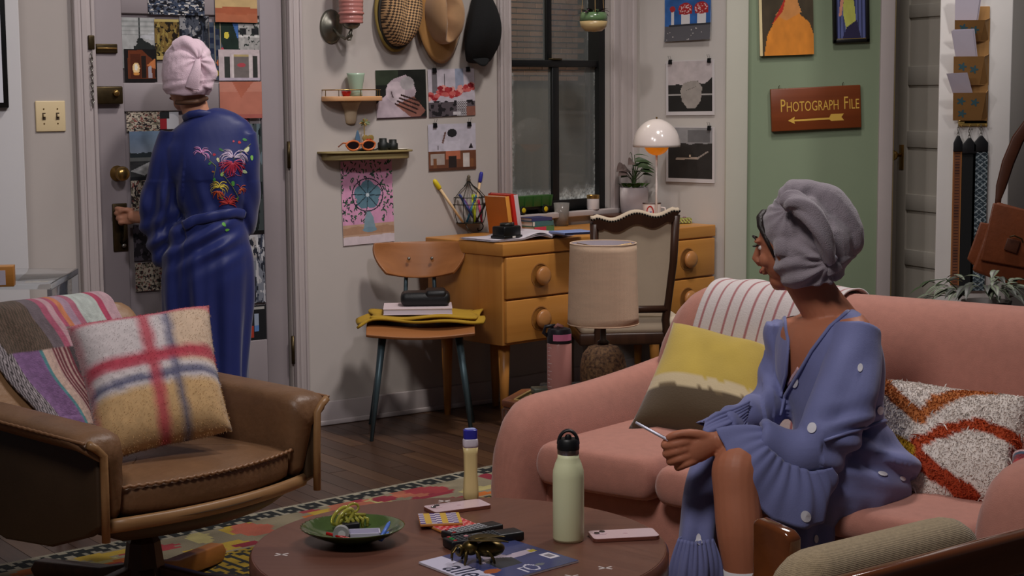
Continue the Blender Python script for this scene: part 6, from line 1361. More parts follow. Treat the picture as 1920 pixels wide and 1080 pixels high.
def plaid(u, v):
    n = len(u); P_ = np.stack([u*14, v*14, u*0], 1); e = .012*vnoise(P_, 1, 3, 2); uu, vv = u+e, v+e
    c = np.tile([[206., 196, 196]], (n, 1)); 
    def mix(m, col, al): w = np.clip(m, 0, 1)[:, None]*al; c[:] = c*(1-w)+np.array(col, float)*w
    sb_ = lambda x, c0, hw, s=.02: 1/(1+np.exp((np.abs(x-c0)-hw)/s*3))
    st = lambda x, c0, s=.02: 1/(1+np.exp(-(x-c0)/s*3))
    mix(st(vv, .665), (196, 160, 112), 1); mix(st(uu, .68)*(1-st(vv, .52)), (206, 178, 150), .9)
    mix(sb_(vv, .60, .028), (70, 72, 104), .85); mix(sb_(uu, .665, .028)*1, (84, 84, 112), .75)
    mix(sb_(vv, .445, .045), (176, 46, 66), .88); mix(sb_(uu, .50, .042), (178, 60, 74), .8); mix(sb_(vv, .03, .04), (190, 70, 88), .85); mix(sb_(uu, -.0, .03), (196, 90, 104), .6)
    return c*(1+.08*vnoise(P_*5, 1, 8, 1))[:, None]
cushion('plaid_cushion', 'fuzzy plaid wool cushion on the leather chair', (D(124, 612, 4.52), D(392, 572, 4.66), D(436, 808, 4.42), D(186, 868, 4.24)), .15, plaid, M('plaid mohair', attr=True, rough=.95, sheen=.3), (14000, .005, .0010, .9), 4)
def dip(u, v):
    n = len(u); e = .03*vnoise(np.stack([u*16, v*2, u*0], 1), 1, 5, 2); vv = v+e; c = np.tile([[178., 152, 62]], (n, 1)); c *= (1+.07*vnoise(np.stack([u*6, v*6, u*0], 1), 1, 2, 2))[:, None]
    c[vv > .60] = (190, 172, 136); c[vv > .70] = (76, 60, 38); c[(vv > .70) & (vv < .72)] = (104, 86, 58); return c
cushion('dip_dyed_cushion', 'mustard cushion with pale band and dark brown dipped bottom', (D(1262, 603, 4.95), D(1452, 655, 4.78), D(1430, 832, 4.52), D(1178, 806, 4.64)), .13, dip, M('cotton velvet', attr=True, rough=.9, sheen=.3, bump=.2, bscale=200), None, 6, .008)
def shag(u, v):
    n = len(u); e = .03*vnoise(np.stack([u*9, v*9, u*0], 1), 1, 5, 2); uu, vv = u+e, v+e; c = np.tile([[214., 204, 196]], (n, 1))
    def seg(pts, hw, col):
        for (x0, y0), (x1, y1) in zip(pts[:-1], pts[1:]):
            t = np.clip(((uu-x0)*(x1-x0)+(vv-y0)*(y1-y0))/((x1-x0)**2+(y1-y0)**2), 0, 1); m = ((uu-x0-t*(x1-x0))**2*1.0+(vv-y0-t*(y1-y0))**2)**.5 < hw; c[m] = col
    seg([(.10, .04), (.20, .22), (.36, .38), (.60, .12), (.78, .02)], .055, (176, 102, 50)); seg([(.28, .64), (.48, .52), (.75, .40), (1.02, .46)], .055, (166, 62, 24)); seg([(.26, .64), (.44, .82), (.72, 1.0)], .060, (160, 56, 24)); seg([(.02, .42), (.14, .58), (.26, .66)], .06, (176, 136, 24)); seg([(.98, .55), (1.0, .7), (1.0, .9)], .04, (120, 56, 50)); seg([(0, .95), (.3, 1.0)], .05, (80, 40, 44))
    return c
cushion('shag_cushion', 'cream shaggy cushion with rust and ochre zigzags', (D(1618, 704, 4.42), D(1938, 750, 4.14), D(1905, 952, 3.93), D(1650, 962, 4.07)), .13, shag, M('shag base', attr=True, rough=.95), (24000, .019, .0036, .5), 9)
# small knitted cushion at right edge
def kn(u, v):
    k = (np.floor(v*9)).astype(int) % 4; pal_ = np.array([[150, 40, 44], [196, 160, 160], [52, 74, 96], [110, 30, 40]], float); return pal_[k]*(1+.25*vnoise(np.stack([u*40, v*40, u*0], 1), 1, 3, 1))[:, None]
cushion('knitted_cushion', 'red and navy knitted cushion at the right edge', (D(1898, 852, 4.02), D(2010, 862, 3.95), D(2010, 960, 3.85), D(1888, 912, 3.93)), .09, kn, knit, None, 12)
# ---- striped throw over the sofa back
ST = thing('striped_blanket', 'thin white cotton throw with red stripes over sofa back', 'throw', tuple(SO.location), SO.rotation_euler[2])
def sth(u, v):
    a = math.radians(186-(186-15)*v); e_ = 2.7; ca, sa = math.cos(a), math.sin(a); py = np.sign(ca)*abs(ca)**(2/e_); pz = np.sign(sa)*abs(sa)**(2/e_)
    top = .815; zc = (top+.10)/2; z = zc+(top-.10)/2*pz; x = .075+.44*u+.05*v+.01*math.sin(v*7)-.03*(1-v)
    q = min(1, max(.0, (x+.085)/(1.49*.11))); rr = math.sqrt(max(.01, 1-(1-q)**2)); z -= (1-(.15+.85*rr))*.245*max(0, pz)
    if v < .03: z -= .03*math.sin(u*8)*0
    return (x, .735+.137*py*(1+.08*max(0, pz))+.13*(z-.42)+.004*math.sin(u*30), z+.003*math.sin(u*22+v*5))
def stp(u, v):
    n = len(u); c = np.tile([[206., 196, 194]], (n, 1)); k = (u*11) % 1; c[np.abs(k-.5) < .10] = (166, 110, 112); c[(k > .92)] = (176, 176, 184); return c
cloth('cotton_panel', sth, 122, 60, stp, M('striped cotton', attr=True, rough=.95, bump=.3, bscale=200), ST, .005)
# ---- coffee-table things
TT = TZ+.0008
def tp(x, y, z=TT): p = Z(x, y, z); return (p[0], p[1], z)
def from4(c4, z): P_ = [np.array(Z(*c, z)) for c in c4]; return P_
# steel bottle
SB = thing('steel_bottle', 'tall pale green steel water bottle with black lid', 'bottle', tp(1066, 1012)); bd_ = SB.location[1]; br = 30/3200*bd_
hz = lambda y: D(1066, y, bd_)[2]-TT
mint = M('pale green powder coat', (226, 228, 184), .5)
B(MB().lathe([(0, 0), (br*.94, 0), (br, .006), (br, hz(892)), (br*.98, hz(882)), (br*.84, hz(868)), (br*.69, hz(858)), (br*.67, hz(850)), (0, hz(850))], 48), 'body', mint, SB, sm=True)
B(MB().lathe([(br*.67, hz(851)), (br*.69, hz(850)), (br*.69, hz(842)), (0, hz(842))], 40), 'steel_collar', M('brushed steel', (150, 148, 146), .3, .95), SB, auto=True)
blk = M('matte black plastic', (20, 20, 22), .45)
ld_ = B(MB().lathe([(br*.70, hz(842)), (br*.72, hz(840)), (br*.70, hz(826)), (br*.6, hz(822)), (0, hz(822))], 40), 'lid', blk, SB, auto=True)
B(MB().tube([(br*.62*math.cos(t), .0, hz(832)+(hz(807)-hz(832))*1.0*math.sin(t)) for t in np.linspace(0, pi, 19)], [(.0085, .0038)]*19, 8, ref=(0, 1, 0)), 'carry_loop', blk, ld_, sm=True)
B(MB().lathe([(.007, hz(823)), (.007, hz(818)), (.005, hz(815)), (0, hz(815))], 16), 'spout', blk, ld_, auto=True)
# lotion bottle
LB = thing('lotion_bottle', 'slim cream squeeze bottle with a blue cap', 'bottle', tp(883, 936), .2); bd_ = LB.location[1]; hz2 = lambda y: D(883, y, bd_)[2]-TT
s1 = 14.5/3200*bd_
def sq(r, z, q=.8, e_=.6): return [(r*np.sign(math.cos(a))*abs(math.cos(a))**e_, r*q*np.sign(math.sin(a))*abs(math.sin(a))**e_, z) for a in np.linspace(0, 2*pi, 28, endpoint=False)]
B(MB().rings([sq(s1*.85, 0), sq(s1, .004), sq(s1*1.0, hz2(920)), sq(s1*.86, hz2(885)), sq(s1*.9, hz2(850)), sq(s1*.98, hz2(838))]), 'body', M('cream plastic', (222, 200, 140), .4), LB, sm=True)
B(MB().rings([sq(s1*.98, hz2(838)), sq(s1*1.0, hz2(834)), sq(s1*.98, hz2(824)), sq(s1*.9, hz2(822))]), 'shoulder', M('milky plastic', (206, 196, 206), .35), LB, sm=True)
B(MB().rings([sq(s1*.9, hz2(822)), sq(s1*.92, hz2(814)), sq(s1*.9, hz2(806)), sq(s1*.7, hz2(804))]), 'cap', M('royal blue plastic', (46, 46, 150), .35), LB, auto=True)
B(MB().rings([sq(s1*.72, hz2(805)), sq(s1*.70, hz2(803.5))]), 'cap_top', M('pale blue plastic', (150, 160, 210), .35), LB)
# phones
def phone(label, c4, cam):
    P_ = from4(c4, TT); o_ = np.mean(P_, 0); ex_ = P_[1]-P_[0]; ang = math.atan2(ex_[1], ex_[0]); T = thing('smartphone', label, 'phone', tuple(o_), ang); L_, W_ = .146, .071
    def rr2(l, w, r): return [(sx*(l/2-r)+r*math.cos(a), sy*(w/2-r)+r*math.sin(a)) for sx, sy, a0 in ((1, 1, 0), (-1, 1, pi/2), (-1, -1, pi), (1, -1, 1.5*pi)) for a in np.linspace(a0, a0+pi/2, 6)]
    B(MB().prism(rr2(L_, W_, .011), 0, .0070), 'frame', M('rose gold metal', (176, 130, 116), .25, .9), T)
    B(MB().prism(rr2(L_-.002, W_-.002, .010), .0070, .0078), 'back_glass', M('pink phone glass', (214, 186, 192), .18, coat=.4), T)
    m = B(MB().prism([(x+cam*(L_/2-.022), y+.012) for x, y in rr2(.030, .030, .008)], .0078, .0088), 'camera_plate', M('pink phone glass'), T)
    for dx, dy in ((.007, .006), (-.007, -.006)): B(MB().lathe([(.0065, 0), (.0065, .0015), (.005, .0018), (.0045, .0012), (0, .0012)], 16, None, (cam*(L_/2-.022)+dx, .012+dy, .0088)), 'lens', M('lens black', (20, 18, 20), .1, coat=1), m)
    B(MB().sphere((cam*-.004, 0, .0080), (.005, .004, .0004), 10, 4), 'logo', M('pink logo', (196, 160, 168), .1), T)
phone('pink smartphone lying beside the lotion bottle', ((794, 958), (900, 944), (900, 947), (835, 966)), -1)
phone('pink smartphone right of the green steel bottle', ((1108, 1008), (1228, 1002), (1228, 1002), (1112, 1014)), -1)
# coasters
def coaster(label, c, ang, z, im, edge):
    p = Z(*c, z); T = thing('coaster', label, 'coaster', (p[0], p[1], z), ang, 'cork-backed coasters'); B(MB().box((-.047, -.047, 0), (.047, .047, .006)), 'tile', edge, T, bevel=.0015)
    me = sheet_mesh(im, .092, .092); o = obj('printed_face', me, M('glazed print', attr=True, rough=.25), T); o.rotation_euler = (-pi/2, 0, 0); o.location = (0, 0, .0062)
im2 = Img(30, 30, (190, 44, 60)).fill(np.sin(Img(30, 30, (0, 0, 0)).u*30)*np.sin(Img(30, 30, (0, 0, 0)).v*30) > .3, (224, 150, 150))
edge = M('coaster edge', (196, 128, 62), .5)
coaster('red and pink coaster underneath the chequered one', (845, 987), .55, TT, im2, edge)
im2 = Img(40, 40, (206, 196, 204)); kk = (np.floor(im2.u*5.0)).astype(int); k2 = (np.floor(im2.v*5+(kk % 2)*.5)).astype(int); ph = (im2.v*5+(kk % 2)*.5) % 1
im2.fill(ph < .5, (84, 66, 128)).fill(np.abs(((im2.u*2.5) % 1)-.5) < .16, (206, 166, 60))
coaster('purple, white and gold chequered coaster on top of another', (825, 977), .12, TT+.0065, im2, edge)
# remotes
def remote(label, c0, c1, w_, h_, dark, seed):
    a, b2 = np.array(Z(*c0, TT+h_)), np.array(Z(*c1, TT+h_)); d = b2-a; L_ = np.linalg.norm(d); ang = math.atan2(d[1], d[0]); o_ = (a+b2)/2
    T = thing('remote_control', label, 'remote', (o_[0], o_[1], TT), ang, 'remote controls'); B(MB().box((-L_/2, -w_/2, 0), (L_/2, w_/2, h_)), 'shell', M('remote black', (24, 24, 26), .4), T, bevel=.004, bseg=3)
    R_ = np.random.RandomState(seed); n = int(L_*.72/.0105)
    for i in range(n):
        for j in range(4):
            if dark and 5 <= i <= 7: continue
            x = -L_/2+.012+i*.0105; y = -w_/2+.0075+j*(w_-.015)/3; c = (M('key grey', (160, 160, 164), .5) if not dark else M('key dark', (70, 72, 76), .5))
            if i == 0: c = M('key red', (180, 50, 50), .5) if j in (0, 3) else (M('key green', (40, 150, 80), .5) if dark else c)
            B(MB().box((x-.0035, y-.0028, h_-.001), (x+.0035, y+.0028, h_+.0012)), 'button', c, T)
    if dark: 
        B(MB().lathe([(.015, h_-.001), (.015, h_+.0012), (.009, h_+.0014), (.008, h_+.0008), (0, h_+.0012)], 24, None, (-L_/2+.075, 0, 0)), 'control_ring', M('key dark'), T)
        B(MB().lathe([(.0055, h_), (.005, h_+.002), (0, h_+.002)], 12, None, (-L_/2+.047, .004, 0)), 'round_button', M('key pink', (190, 130, 136), .4), T)
remote('grey-keyed remote lying behind the black one', (836, 998), (934, 979), .042, .016, False, 1)
remote('long black remote with round control ring, nearest the ornament', (838, 1012), (974, 992), .046, .020, True, 2)
# magazine
P_ = [np.array(Z(*c, TT)) for c in ((785, 1057), (958, 1014), (1085, 1054), (905, 1104))]
ex_ = P_[2]-P_[3]; ey_ = P_[0]-P_[3]; Wm, Hm = np.linalg.norm(ex_), np.linalg.norm(ey_)
MZ = thing('magazine', 'glossy dark blue magazine with white masthead strip', 'magazine', (P_[3][0], P_[3][1], TT), 0)
ex_, ey_ = ex_/Wm, ey_/Hm; Xm = basis((0, 0, 0), ex_, ey_, (0, 0, 1))
E4 = [Vector(p-P_[3]) for p in P_]   # BL order: 0 top-left,1 top-right(back),2 right,3 front
qd = [tuple(E4[3]), tuple(E4[2]), tuple(E4[1]), tuple(E4[0])]
B(MB().prism([(p[0], p[1]) for p in qd], 0, .0035), 'pages', M('magazine page', (206, 198, 206), .55), MZ)
nx, ny = 96, 72; im = Img(nx, ny, (66, 72, 116)); im.noise(.12, 4, 2)
# u: from left (white strip) to right; v: from near edge to far edge
im.rect(0, 0, .24, 1, (208, 204, 226))
im.poly([(.36, .55), (.44, .62), (.50, .85), (.62, .98), (.70, .9), (.62, .72), (.66, .60), (.92, .62), (.90, .50), (.6, .48), (.56, .40)], (206, 190, 208)).poly([(.38, .30), (.40, .55), (.52, .62), (.66, .52), (.62, .30)], (44, 50, 58)).rect(.86, .52, .94, .58, (196, 176, 60)).ell(.30, .30, .08, .06, (170, 96, 60)).rect(.86, .22, .97, .40, (220, 214, 224)).rect(.89, .26, .95, .36, (130, 126, 136))
q = ((im.u-.60)/.055)**2+((im.v-.14)/.10)**2; im.fill((q > .6) & (q < 1.1), (206, 204, 220)).line(.50, .05, .50, .20, .008, (206, 204, 220)).line(.50, .2, .55, .2, .008, (206, 204, 220)).ell(.70, .16, .05, .03, (130, 136, 120), .7)
V_ = []; F_ = []; C_ = []
def bil(u, v): p = (E4[3]*(1-u)+E4[2]*u)*(1-v)+(E4[0]*(1-u)+E4[1]*u)*v; return (p[0], p[1], .0041)
for j in range(ny):
    for i in range(nx):
        k = len(V_); V_ += [bil((i+a)/nx, (j+b2)/ny) for a, b2 in ((0, 0), (1, 0), (1, 1), (0, 1))]; F_.append((k, k+1, k+2, k+3)); C_ += [im.a[j*nx+i]]*4
me = bpy.data.meshes.new('cover'); me.from_pydata(V_, [], F_); setcol(me, np.clip(np.array(C_), 0, 255)); mc = obj('cover', me, M('glossy cover', attr=True, rough=.22), MZ)
vy = (E4[0]-E4[3]).normalized(); ang_m = math.atan2(-vy.y, -vy.x)
t = text('allet', .085, tuple(Vector(bil(.125, .42))+Vector((0, 0, .0003))), mc, M('masthead ink', (40, 44, 70), .4), 'masthead', .8, (0, 0, ang_m), ext=.0001)
# bronze bee
be = np.array(Z(896, 1054, TT+.004)); BE = thing('bronze_bee', 'bronze bee ornament standing on the magazine', 'ornament', (be[0], be[1], TT+.0042), math.radians(8))
bz_ = M('old bronze', (92, 76, 40), .35, .85, var=.3, vscale=50)
B(MB().sphere((.024, 0, .027), (.032, .019, .017), 18, 12), 'abdomen', bz_, BE, sm=True); B(MB().sphere((-.014, 0, .031), (.019, .017, .016), 16, 10), 'thorax', bz_, BE, sm=True)
hd_ = B(MB().sphere((-.037, 0, .026), (.011, .013, .013), 16, 10), 'head', bz_, BE, sm=True)
for s_ in (-1, 1):
    B(MB().sphere((-.041, s_*.010, .029), (.005, .005, .007), 10, 6), 'eye', M('black lacquer'), hd_, sm=True)
    B(MB().tube([(-.044, s_*.005, .034), (-.052, s_*.009, .024), (-.054, s_*.010, .008)], .0016, 5), 'antenna', bz_, hd_)
    B(leaf((-.018, s_*.008, .046), (1, s_*.16, .06), (0, 0, 1), .080, .034, .08), 'wing', bz_, BE, thick=.002, sm=True)
    for k, (x0, x1) in enumerate(((-.022, -.030), (-.008, .002), (.010, .032))): B(MB().tube([(x0, s_*.010, .028), ((x0+x1)/2, s_*.019, .024), (x1*.9, s_*.021, .012), (x1, s_*.023, .0015)], [.0045, .0042, .0034, .0024], 6), 'leg', bz_, BE, sm=True)
# green dish
DS = thing('glazed_dish', 'oval green glazed dish with fluted rim on table', 'dish', tp(662, 1016)); dd_ = DS.location[1]; dr_ = 100/3200*dd_
R = []; nn_ = 72
prof = [(.34, .0), (.38, .002), (.55, .010), (.80, .021), (.97, .033), (1.0, .036), (.97, .036), (.80, .025), (.55, .014), (.3, .010)]
for r, z in prof:
    ring = []
    for j in range(nn_):
        a = 2*pi*j/nn_; fl = (1+.02*math.cos(a*36)*(r > .9)*(math.cos(a-2.6) > .2)); ring.append((dr_*r*fl*math.cos(a), dr_*.93*r*fl*math.sin(a), z))
    R.append(ring)
R.append([(0, 0, .009)]*nn_)
dish = B(MB().rings(R, cap1=False), 'bowl', M('green glaze2', (66, 84, 40), .12, var=.35, vscale=14, coat=.6), DS, sm=True)
dzb = TT+.015
def ond(x, y, z=dzb): p = Z(x, y, z); return (p[0], p[1], z)
CL = thing('claw_clip', 'translucent yellow claw clip in the green dish', 'hair clip', ond(655, 992), .6)
yl = M('yellow acetate', (206, 200, 90), .12, trans=.5, ior=1.35, coat=.5)
for s_ in (-1, 1):
    B(MB().tube([(.020*math.cos(t)-.016, .011*s_, .030+.014*math.sin(t)+.010*math.cos(t)) for t in np.linspace(0, 2*pi, 17)], .0045, 8, caps=False), 'grip_loop', yl, CL, sm=True)
    for k in range(5): B(MB().tube([(-.014+.012*k, s_*.006, .034-.003*k), (-.012+.012*k, s_*.018, .022), (-.010+.012*k, s_*.012, .004)], .0036, 6), 'tooth', yl, CL, sm=True)
B(MB().cyl((-.016, 0, .034), (.040, 0, .026), .005, .004, 10), 'spine', yl, CL, sm=True)
B(MB().tube([(.014*math.cos(t)+.012, .004, .044+.010*math.sin(t)) for t in np.linspace(0, 2*pi, 17)], .003, 7, caps=False), 'top_loop', yl, CL, sm=True)
solid('black_cube', 'small black folded wallet against the yellow claw clip', 'wallet', MB().box((-.018, -.010, 0), (.018, .012, .020)), M('black leather2'), ond(658, 997), .4, bevel=.003)
TD = thing('matchbox', 'pale lilac open tray box in the green dish', 'box', ond(683, 1006), .12); lil = M('lilac card', (190, 186, 206), .5)
B(MB().box((-.034, -.022, 0), (.034, .022, .003)), 'tray_base', lil, TD)
for lo, hi in (((-.034, -.022), (.034, -.019)), ((-.034, .019), (.034, .022)), ((-.034, -.022), (-.031, .022)), ((.031, -.022), (.034, .022))): B(MB().box((*lo, .0), (*hi, .012)), 'tray_side', lil, TD)
RO = thing('tape_roll', 'grey roll of tape at front of the green dish', 'tape', ond(640, 1014), 0)
B(MB().lathe([(.006, -.008), (.017, -.008), (.017, .008), (.006, .008)], 28, basis((0, 0, .016), (1, 0, 0), (0, 0, 1), (0, -1, 0))), 'roll', M('grey tape', (150, 150, 150), .5), RO, auto=True)
B(MB().lathe([(.003, -.009), (.008, -.009), (.008, .009), (.003, .009)], 20, basis((.002, 0, .016), (1, 0, 0), (0, 0, 1), (0, -1, 0))), 'core', M('pale core', (206, 206, 206), .6), RO)
def stick(name, label, cat, p, q, r, mat, tipm, group=None):
    T = thing(name, label, cat, p, 0, group); d = Vector(q)-Vector(p); B(MB().tube([(0, 0, 0), d*.86], r, 8), 'barrel', mat, T, sm=True); B(MB().tube([d*.86, d], [r, r*.35], 8), 'tip', tipm, T, sm=True)
stick('red_pencil', 'short red pencil lying in the green dish', 'pencil', ond(612, 1000, dzb+.016), ond(672, 1015, dzb+.004), .0036, M('red lacquer'), pale)
bpn = M('blue plastic pen', (84, 120, 206), .35)
stick('blue_pen', 'blue pen standing up at right of the dish', 'pen', ond(712, 1012, dzb), tuple(D(731, 978, dd_+.01)), .0042, bpn, bpn, 'blue pens in the dish'); stick('blue_pen', 'shorter blue pen low at right of the dish', 'pen', ond(714, 1013, dzb-.002), tuple(D(729, 997, dd_-.005)), .0034, bpn, bpn, 'blue pens in the dish')
# ================================================================ PEOPLE
from mathutils.bvhtree import BVHTree
skinm = M('skin', (176, 112, 84), .5, sub=.12, var=.05, vscale=20, bump=.05, bscale=160, spec=.35)
skin2 = M('skin light', (196, 140, 112), .5, sub=.12, var=.05, vscale=20, bump=.05, bscale=160, spec=.35)
hairm = M('dark hair', (30, 20, 16), .5, bump=.5, bscale=200)
def P3(x, y, d): return tuple(D(x, y, d))
def chain(mb, pts, rads, n=16, ref=None): return mb.tube([P3(*p) for p in pts], rads, n, ref=ref)
def smooth_path(pts, rads, k=6):
    """Catmull-Rom through points and radii"""
    P_ = [np.array(p, float) for p in pts]; R_ = [np.array(r if isinstance(r, (tuple, list)) else (r, r), float) for r in rads]; o, q = [], []
    for i in range(len(P_)-1):
        a, b_, c, d = P_[max(i-1, 0)], P_[i], P_[i+1], P_[min(i+2, len(P_)-1)]; ra, rb, rc, rd_ = R_[max(i-1, 0)], R_[i], R_[i+1], R_[min(i+2, len(P_)-1)]
        for t in np.linspace(0, 1, k, endpoint=False):
            f = lambda w, x, y, z: .5*((2*x)+(-w+y)*t+(2*w-5*x+4*y-z)*t*t+(-w+3*x-3*y+z)*t**3); o.append(f(a, b_, c, d)); q.append(f(ra, rb, rc, rd_))
    o.append(P_[-1]); q.append(R_[-1]); return [tuple(x) for x in o], [tuple(np.maximum(x, .0008)) for x in q]
def limb(mb, pts, rads, n=18, ref=None, k=6):
    p, r = smooth_path([P3(*a) for a in pts], rads, k); return mb.tube(p, r, n, ref=ref)
def ball(mb, p, r, X=None): return mb.sphere(p, r, 18, 12, X)
def head(mb, c, f, u, s=1.):
    """skull, jaw, nose, lips, brows and ears; c centre, f face direction, u up"""
    f = Vector(f).normalized(); u = Vector(u); u = (u-f*u.dot(f)).normalized(); r = f.cross(u); X = basis(c, r, f, u) @ Matrix.Scale(s, 4)
    mb.sphere((0, -.010, .025), (.073, .092, .085), 24, 16, X); mb.sphere((0, .022, -.010), (.062, .066, .085), 20, 14, X)
    mb.sphere((0, .045, -.075), (.036, .036, .030), 16, 10, X); mb.sphere((0, .062, -.088), (.018, .018, .016), 12, 8, X)
    mb.tube([tuple(X @ Vector(p)) for p in ((0, .080, .028), (0, .094, .006), (0, .108, -.018), (0, .100, -.028), (0, .085, -.030))], [.009, .010, .012, .012, .008], 10)
    for s_ in (-1, 1):
        mb.sphere((s_*.012, .096, -.024), (.008, .008, .006), 8, 6, X); mb.sphere((s_*.030, .074, .030), (.020, .012, .007), 10, 6, X); mb.sphere((s_*.040, .058, -.018), (.020, .022, .020), 10, 8, X)
        mb.sphere((s_*.074, -.004, -.004), (.008, .017, .030), 12, 8, X); mb.sphere((s_*.078, -.012, .006), (.006, .012, .018), 10, 6, X); mb.sphere((s_*.070, .002, -.028), (.006, .009, .010), 8, 6, X)
    mb.sphere((0, .090, -.046), (.022, .010, .005), 10, 6, X); mb.sphere((0, .088, -.055), (.019, .010, .006), 10, 6, X)
    return X
def face_parts(X, T, lash=True):
    for s_ in (-1, 1):
        ey = B(MB().sphere((s_*.030, .070, .012), (.011, .010, .008), 14, 10, X), 'eye', M('eye white', (214, 206, 200), .2), T, world=True, sm=True)
        B(MB().sphere((s_*.030, .0845, .012), (.0055, .003, .0055), 12, 6, X), 'iris', M('iris brown', (46, 28, 18), .15), ey, sm=True) if False else None
        b = MB()
        for k in range(9): a = (k-4)/4; b.tube([tuple(X @ Vector(p)) for p in ((s_*.030+a*.010, .083-.002*a*a, .017), (s_*.030+a*.012, .087, .018), (s_*.030+a*.013, .090, .021))], [.0009, .0007, .0003], 4)
        B(b, 'eyelashes', hairm, T, world=True)
        b = MB(); b.tube([tuple(X @ Vector(p)) for p in ((s_*.014, .088, .036), (s_*.030, .088, .042), (s_*.048, .074, .037))], [.003, .0035, .0015], 6); B(b, 'eyebrow', hairm, T, world=True, sm=True)
    b = MB(); b.sphere((0, .0955, -.050), (.020, .006, .008), 14, 8, X); B(b, 'lips', M('lips', (150, 74, 66), .4), T, world=True, sm=True)
def localise(me, T): c = coords(me); setco(me, c-np.array(T.location))
def bvh(me): return BVHTree.FromPolygons([tuple(v.co) for v in me.vertices], [tuple(p.vertices) for p in me.polygons])
def hitpx(bv, x, y, off=.0015):
    d = Vector(ray(x, y)).normalized(); p, n, i, t = bv.ray_cast(Vector(_C), d)
    if p is None: return None
    if n.dot(d) > 0: n = -n
    return p+n*off
def seam(bv, pts, r, n=6, off=.001, close=False):
    P_ = [hitpx(bv, *p, off) for p in pts]; P_ = [p for p in P_ if p is not None]
    return MB().tube([tuple(p) for p in P_], [r]*len(P_), n, ref=(0, -1, 0)) if len(P_) > 1 else None
def dens(pts, k=6):
    o = []
    for (a, b_), (c, d) in zip(pts[:-1], pts[1:]): o += [(a+(c-a)*t/k, b_+(d-b_)*t/k) for t in range(k)]
    return o+[pts[-1]]
# ------------------------------------------------------------- standing person
SD = 6.40
WS = thing('person', 'person in blue satin robe and pink towel turban at the door', 'person', tuple(Z(385, 862, 0)))
WS.location = (D(385, 500, SD)[0], SD, 0)
mm = SD/3200
def hr(xl, xr, y, dh, d=SD): c = D((xl+xr)/2, y, d); return tuple(c), ((xr-xl)/2*mm, dh)
# body
mb = MB()
hc = D(352, 156, SD); fdir = Vector((-.80, .60, -.10)); XH = head(mb, tuple(hc), fdir, (-.05, 0, 1), .93)
limb(mb, [(356, 170, SD), (366, 205, SD), (376, 240, SD+.01)], [.052, .050, .055])
limb(mb, [(385, 262, SD), (388, 310, SD), (392, 400, SD), (390, 500, SD)], [(.10, .05), (.11, .07), (.085, .07), (.12, .09)], ref=(1, 0, 0))
for x0, x1 in ((360, 372), (420, 436)): limb(mb, [(x0, 500, SD), (x0+4, 650, SD), (x1, 780, SD), (x1, 846, SD)], [.075, .055, .045, .036]); limb(mb, [(x1, 845, SD), (x1-4, 853, SD+.05), (x1-8, 855, SD+.13)], [.038, .034, .024])
# left arm reaching to the handle, right arm down in front
limb(mb, [(330, 275, SD), (310, 335, SD), (306, 395, SD+.01), (275, 407, SD+.045), (246, 406, SD+.075)], [.038, .030, .030, .025, .022])
limb(mb, [(450, 275, SD), (458, 340, SD+.01), (455, 405, SD+.06), (430, 420, SD+.14)], [.030, .030, .028, .024])
hd0 = SD+.075
limb(mb, [(250, 404, hd0), (240, 405, hd0+.005), (230, 404, hd0+.01)], [(.030, .016), (.034, .017), (.030, .014)], ref=(0, 0, 1))
for k, (y0, y1, y2, x1) in enumerate(((394, 391, 393, 218), (401, 400, 402, 217), (409, 410, 411, 220), (416, 419, 419, 226))):
    limb(mb, [(236, y0, hd0+.004), (226, (y0+y1)/2-1, hd0-.004), (x1, y1, hd0+.008), (x1+5, y2+1, hd0+.03)], [.0095, .009, .008, .0065], 10)
limb(mb, [(244, 396, hd0-.008), (234, 393, hd0-.018), (224, 398, hd0-.010)], [.011, .009, .0075], 10)
limb(mb, [(430, 420, SD+.14), (422, 424, SD+.17)], [(.03, .016), (.028, .012)])
me = remesh(mb, .0042, 3); localise(me, WS); obj('body', me, skin2, WS)
face_parts(XH, WS)
b = MB(); limb(b, [(330, 192, SD-.05), (350, 192, SD-.065), (372, 190, SD-.055), (388, 184, SD-.02)], [.008, .010, .010, .008], 10); B(b, 'hair', M('light brown hair', (96, 66, 46), .6), WS, world=True, sm=True)
# towel turban
mb = MB()
limb(mb, [(352, 178, SD-.012), (352, 160, SD-.012), (352, 130, SD-.012), (352, 100, SD-.010), (350, 80, SD-.010), (349, 74, SD-.01)], [(.080, .085), (.092, .098), (.094, .10), (.084, .088), (.055, .055), (.028, .028)], 28, ref=(1, 0, 0), k=5)
limb(mb, [(374, 110, SD-.075), (388, 122, SD-.06), (393, 142, SD-.055), (386, 165, SD-.065)], [.024, .030, .028, .018], 14)
limb(mb, [(330, 92, SD-.06), (352, 82, SD-.07), (376, 108, SD-.075)], [.030, .030, .022], 14)
me = remesh(mb, .0035, 5)
c = coords(me); n_ = normals(me); cx_ = np.array([pr for pr in [0]])
V_ = c-_C; dep = V_ @ _fw; sx = 960+FPX*(V_ @ _rt)/dep; sy = 540-FPX*(V_ @ _up)/dep
kn_ = np.hypot(sx-372, sy-112); ang_ = np.arctan2(sy-112, sx-372)
f = .0035*np.sin(ang_*9+kn_*.05)*np.exp(-kn_/45)+.0022*np.sin((sy-150+.25*(sx-350))*.30)*(sy > 150)+.0015*vnoise(c, 60, 4, 2)
setco(me, c+n_*f[:, None]); localise(me, WS); towelp = M('pale pink towelling', (232, 204, 216), .95, bump=.6, bscale=420, sheen=.4); tb_ = obj('towel_turban', me, towelp, WS)
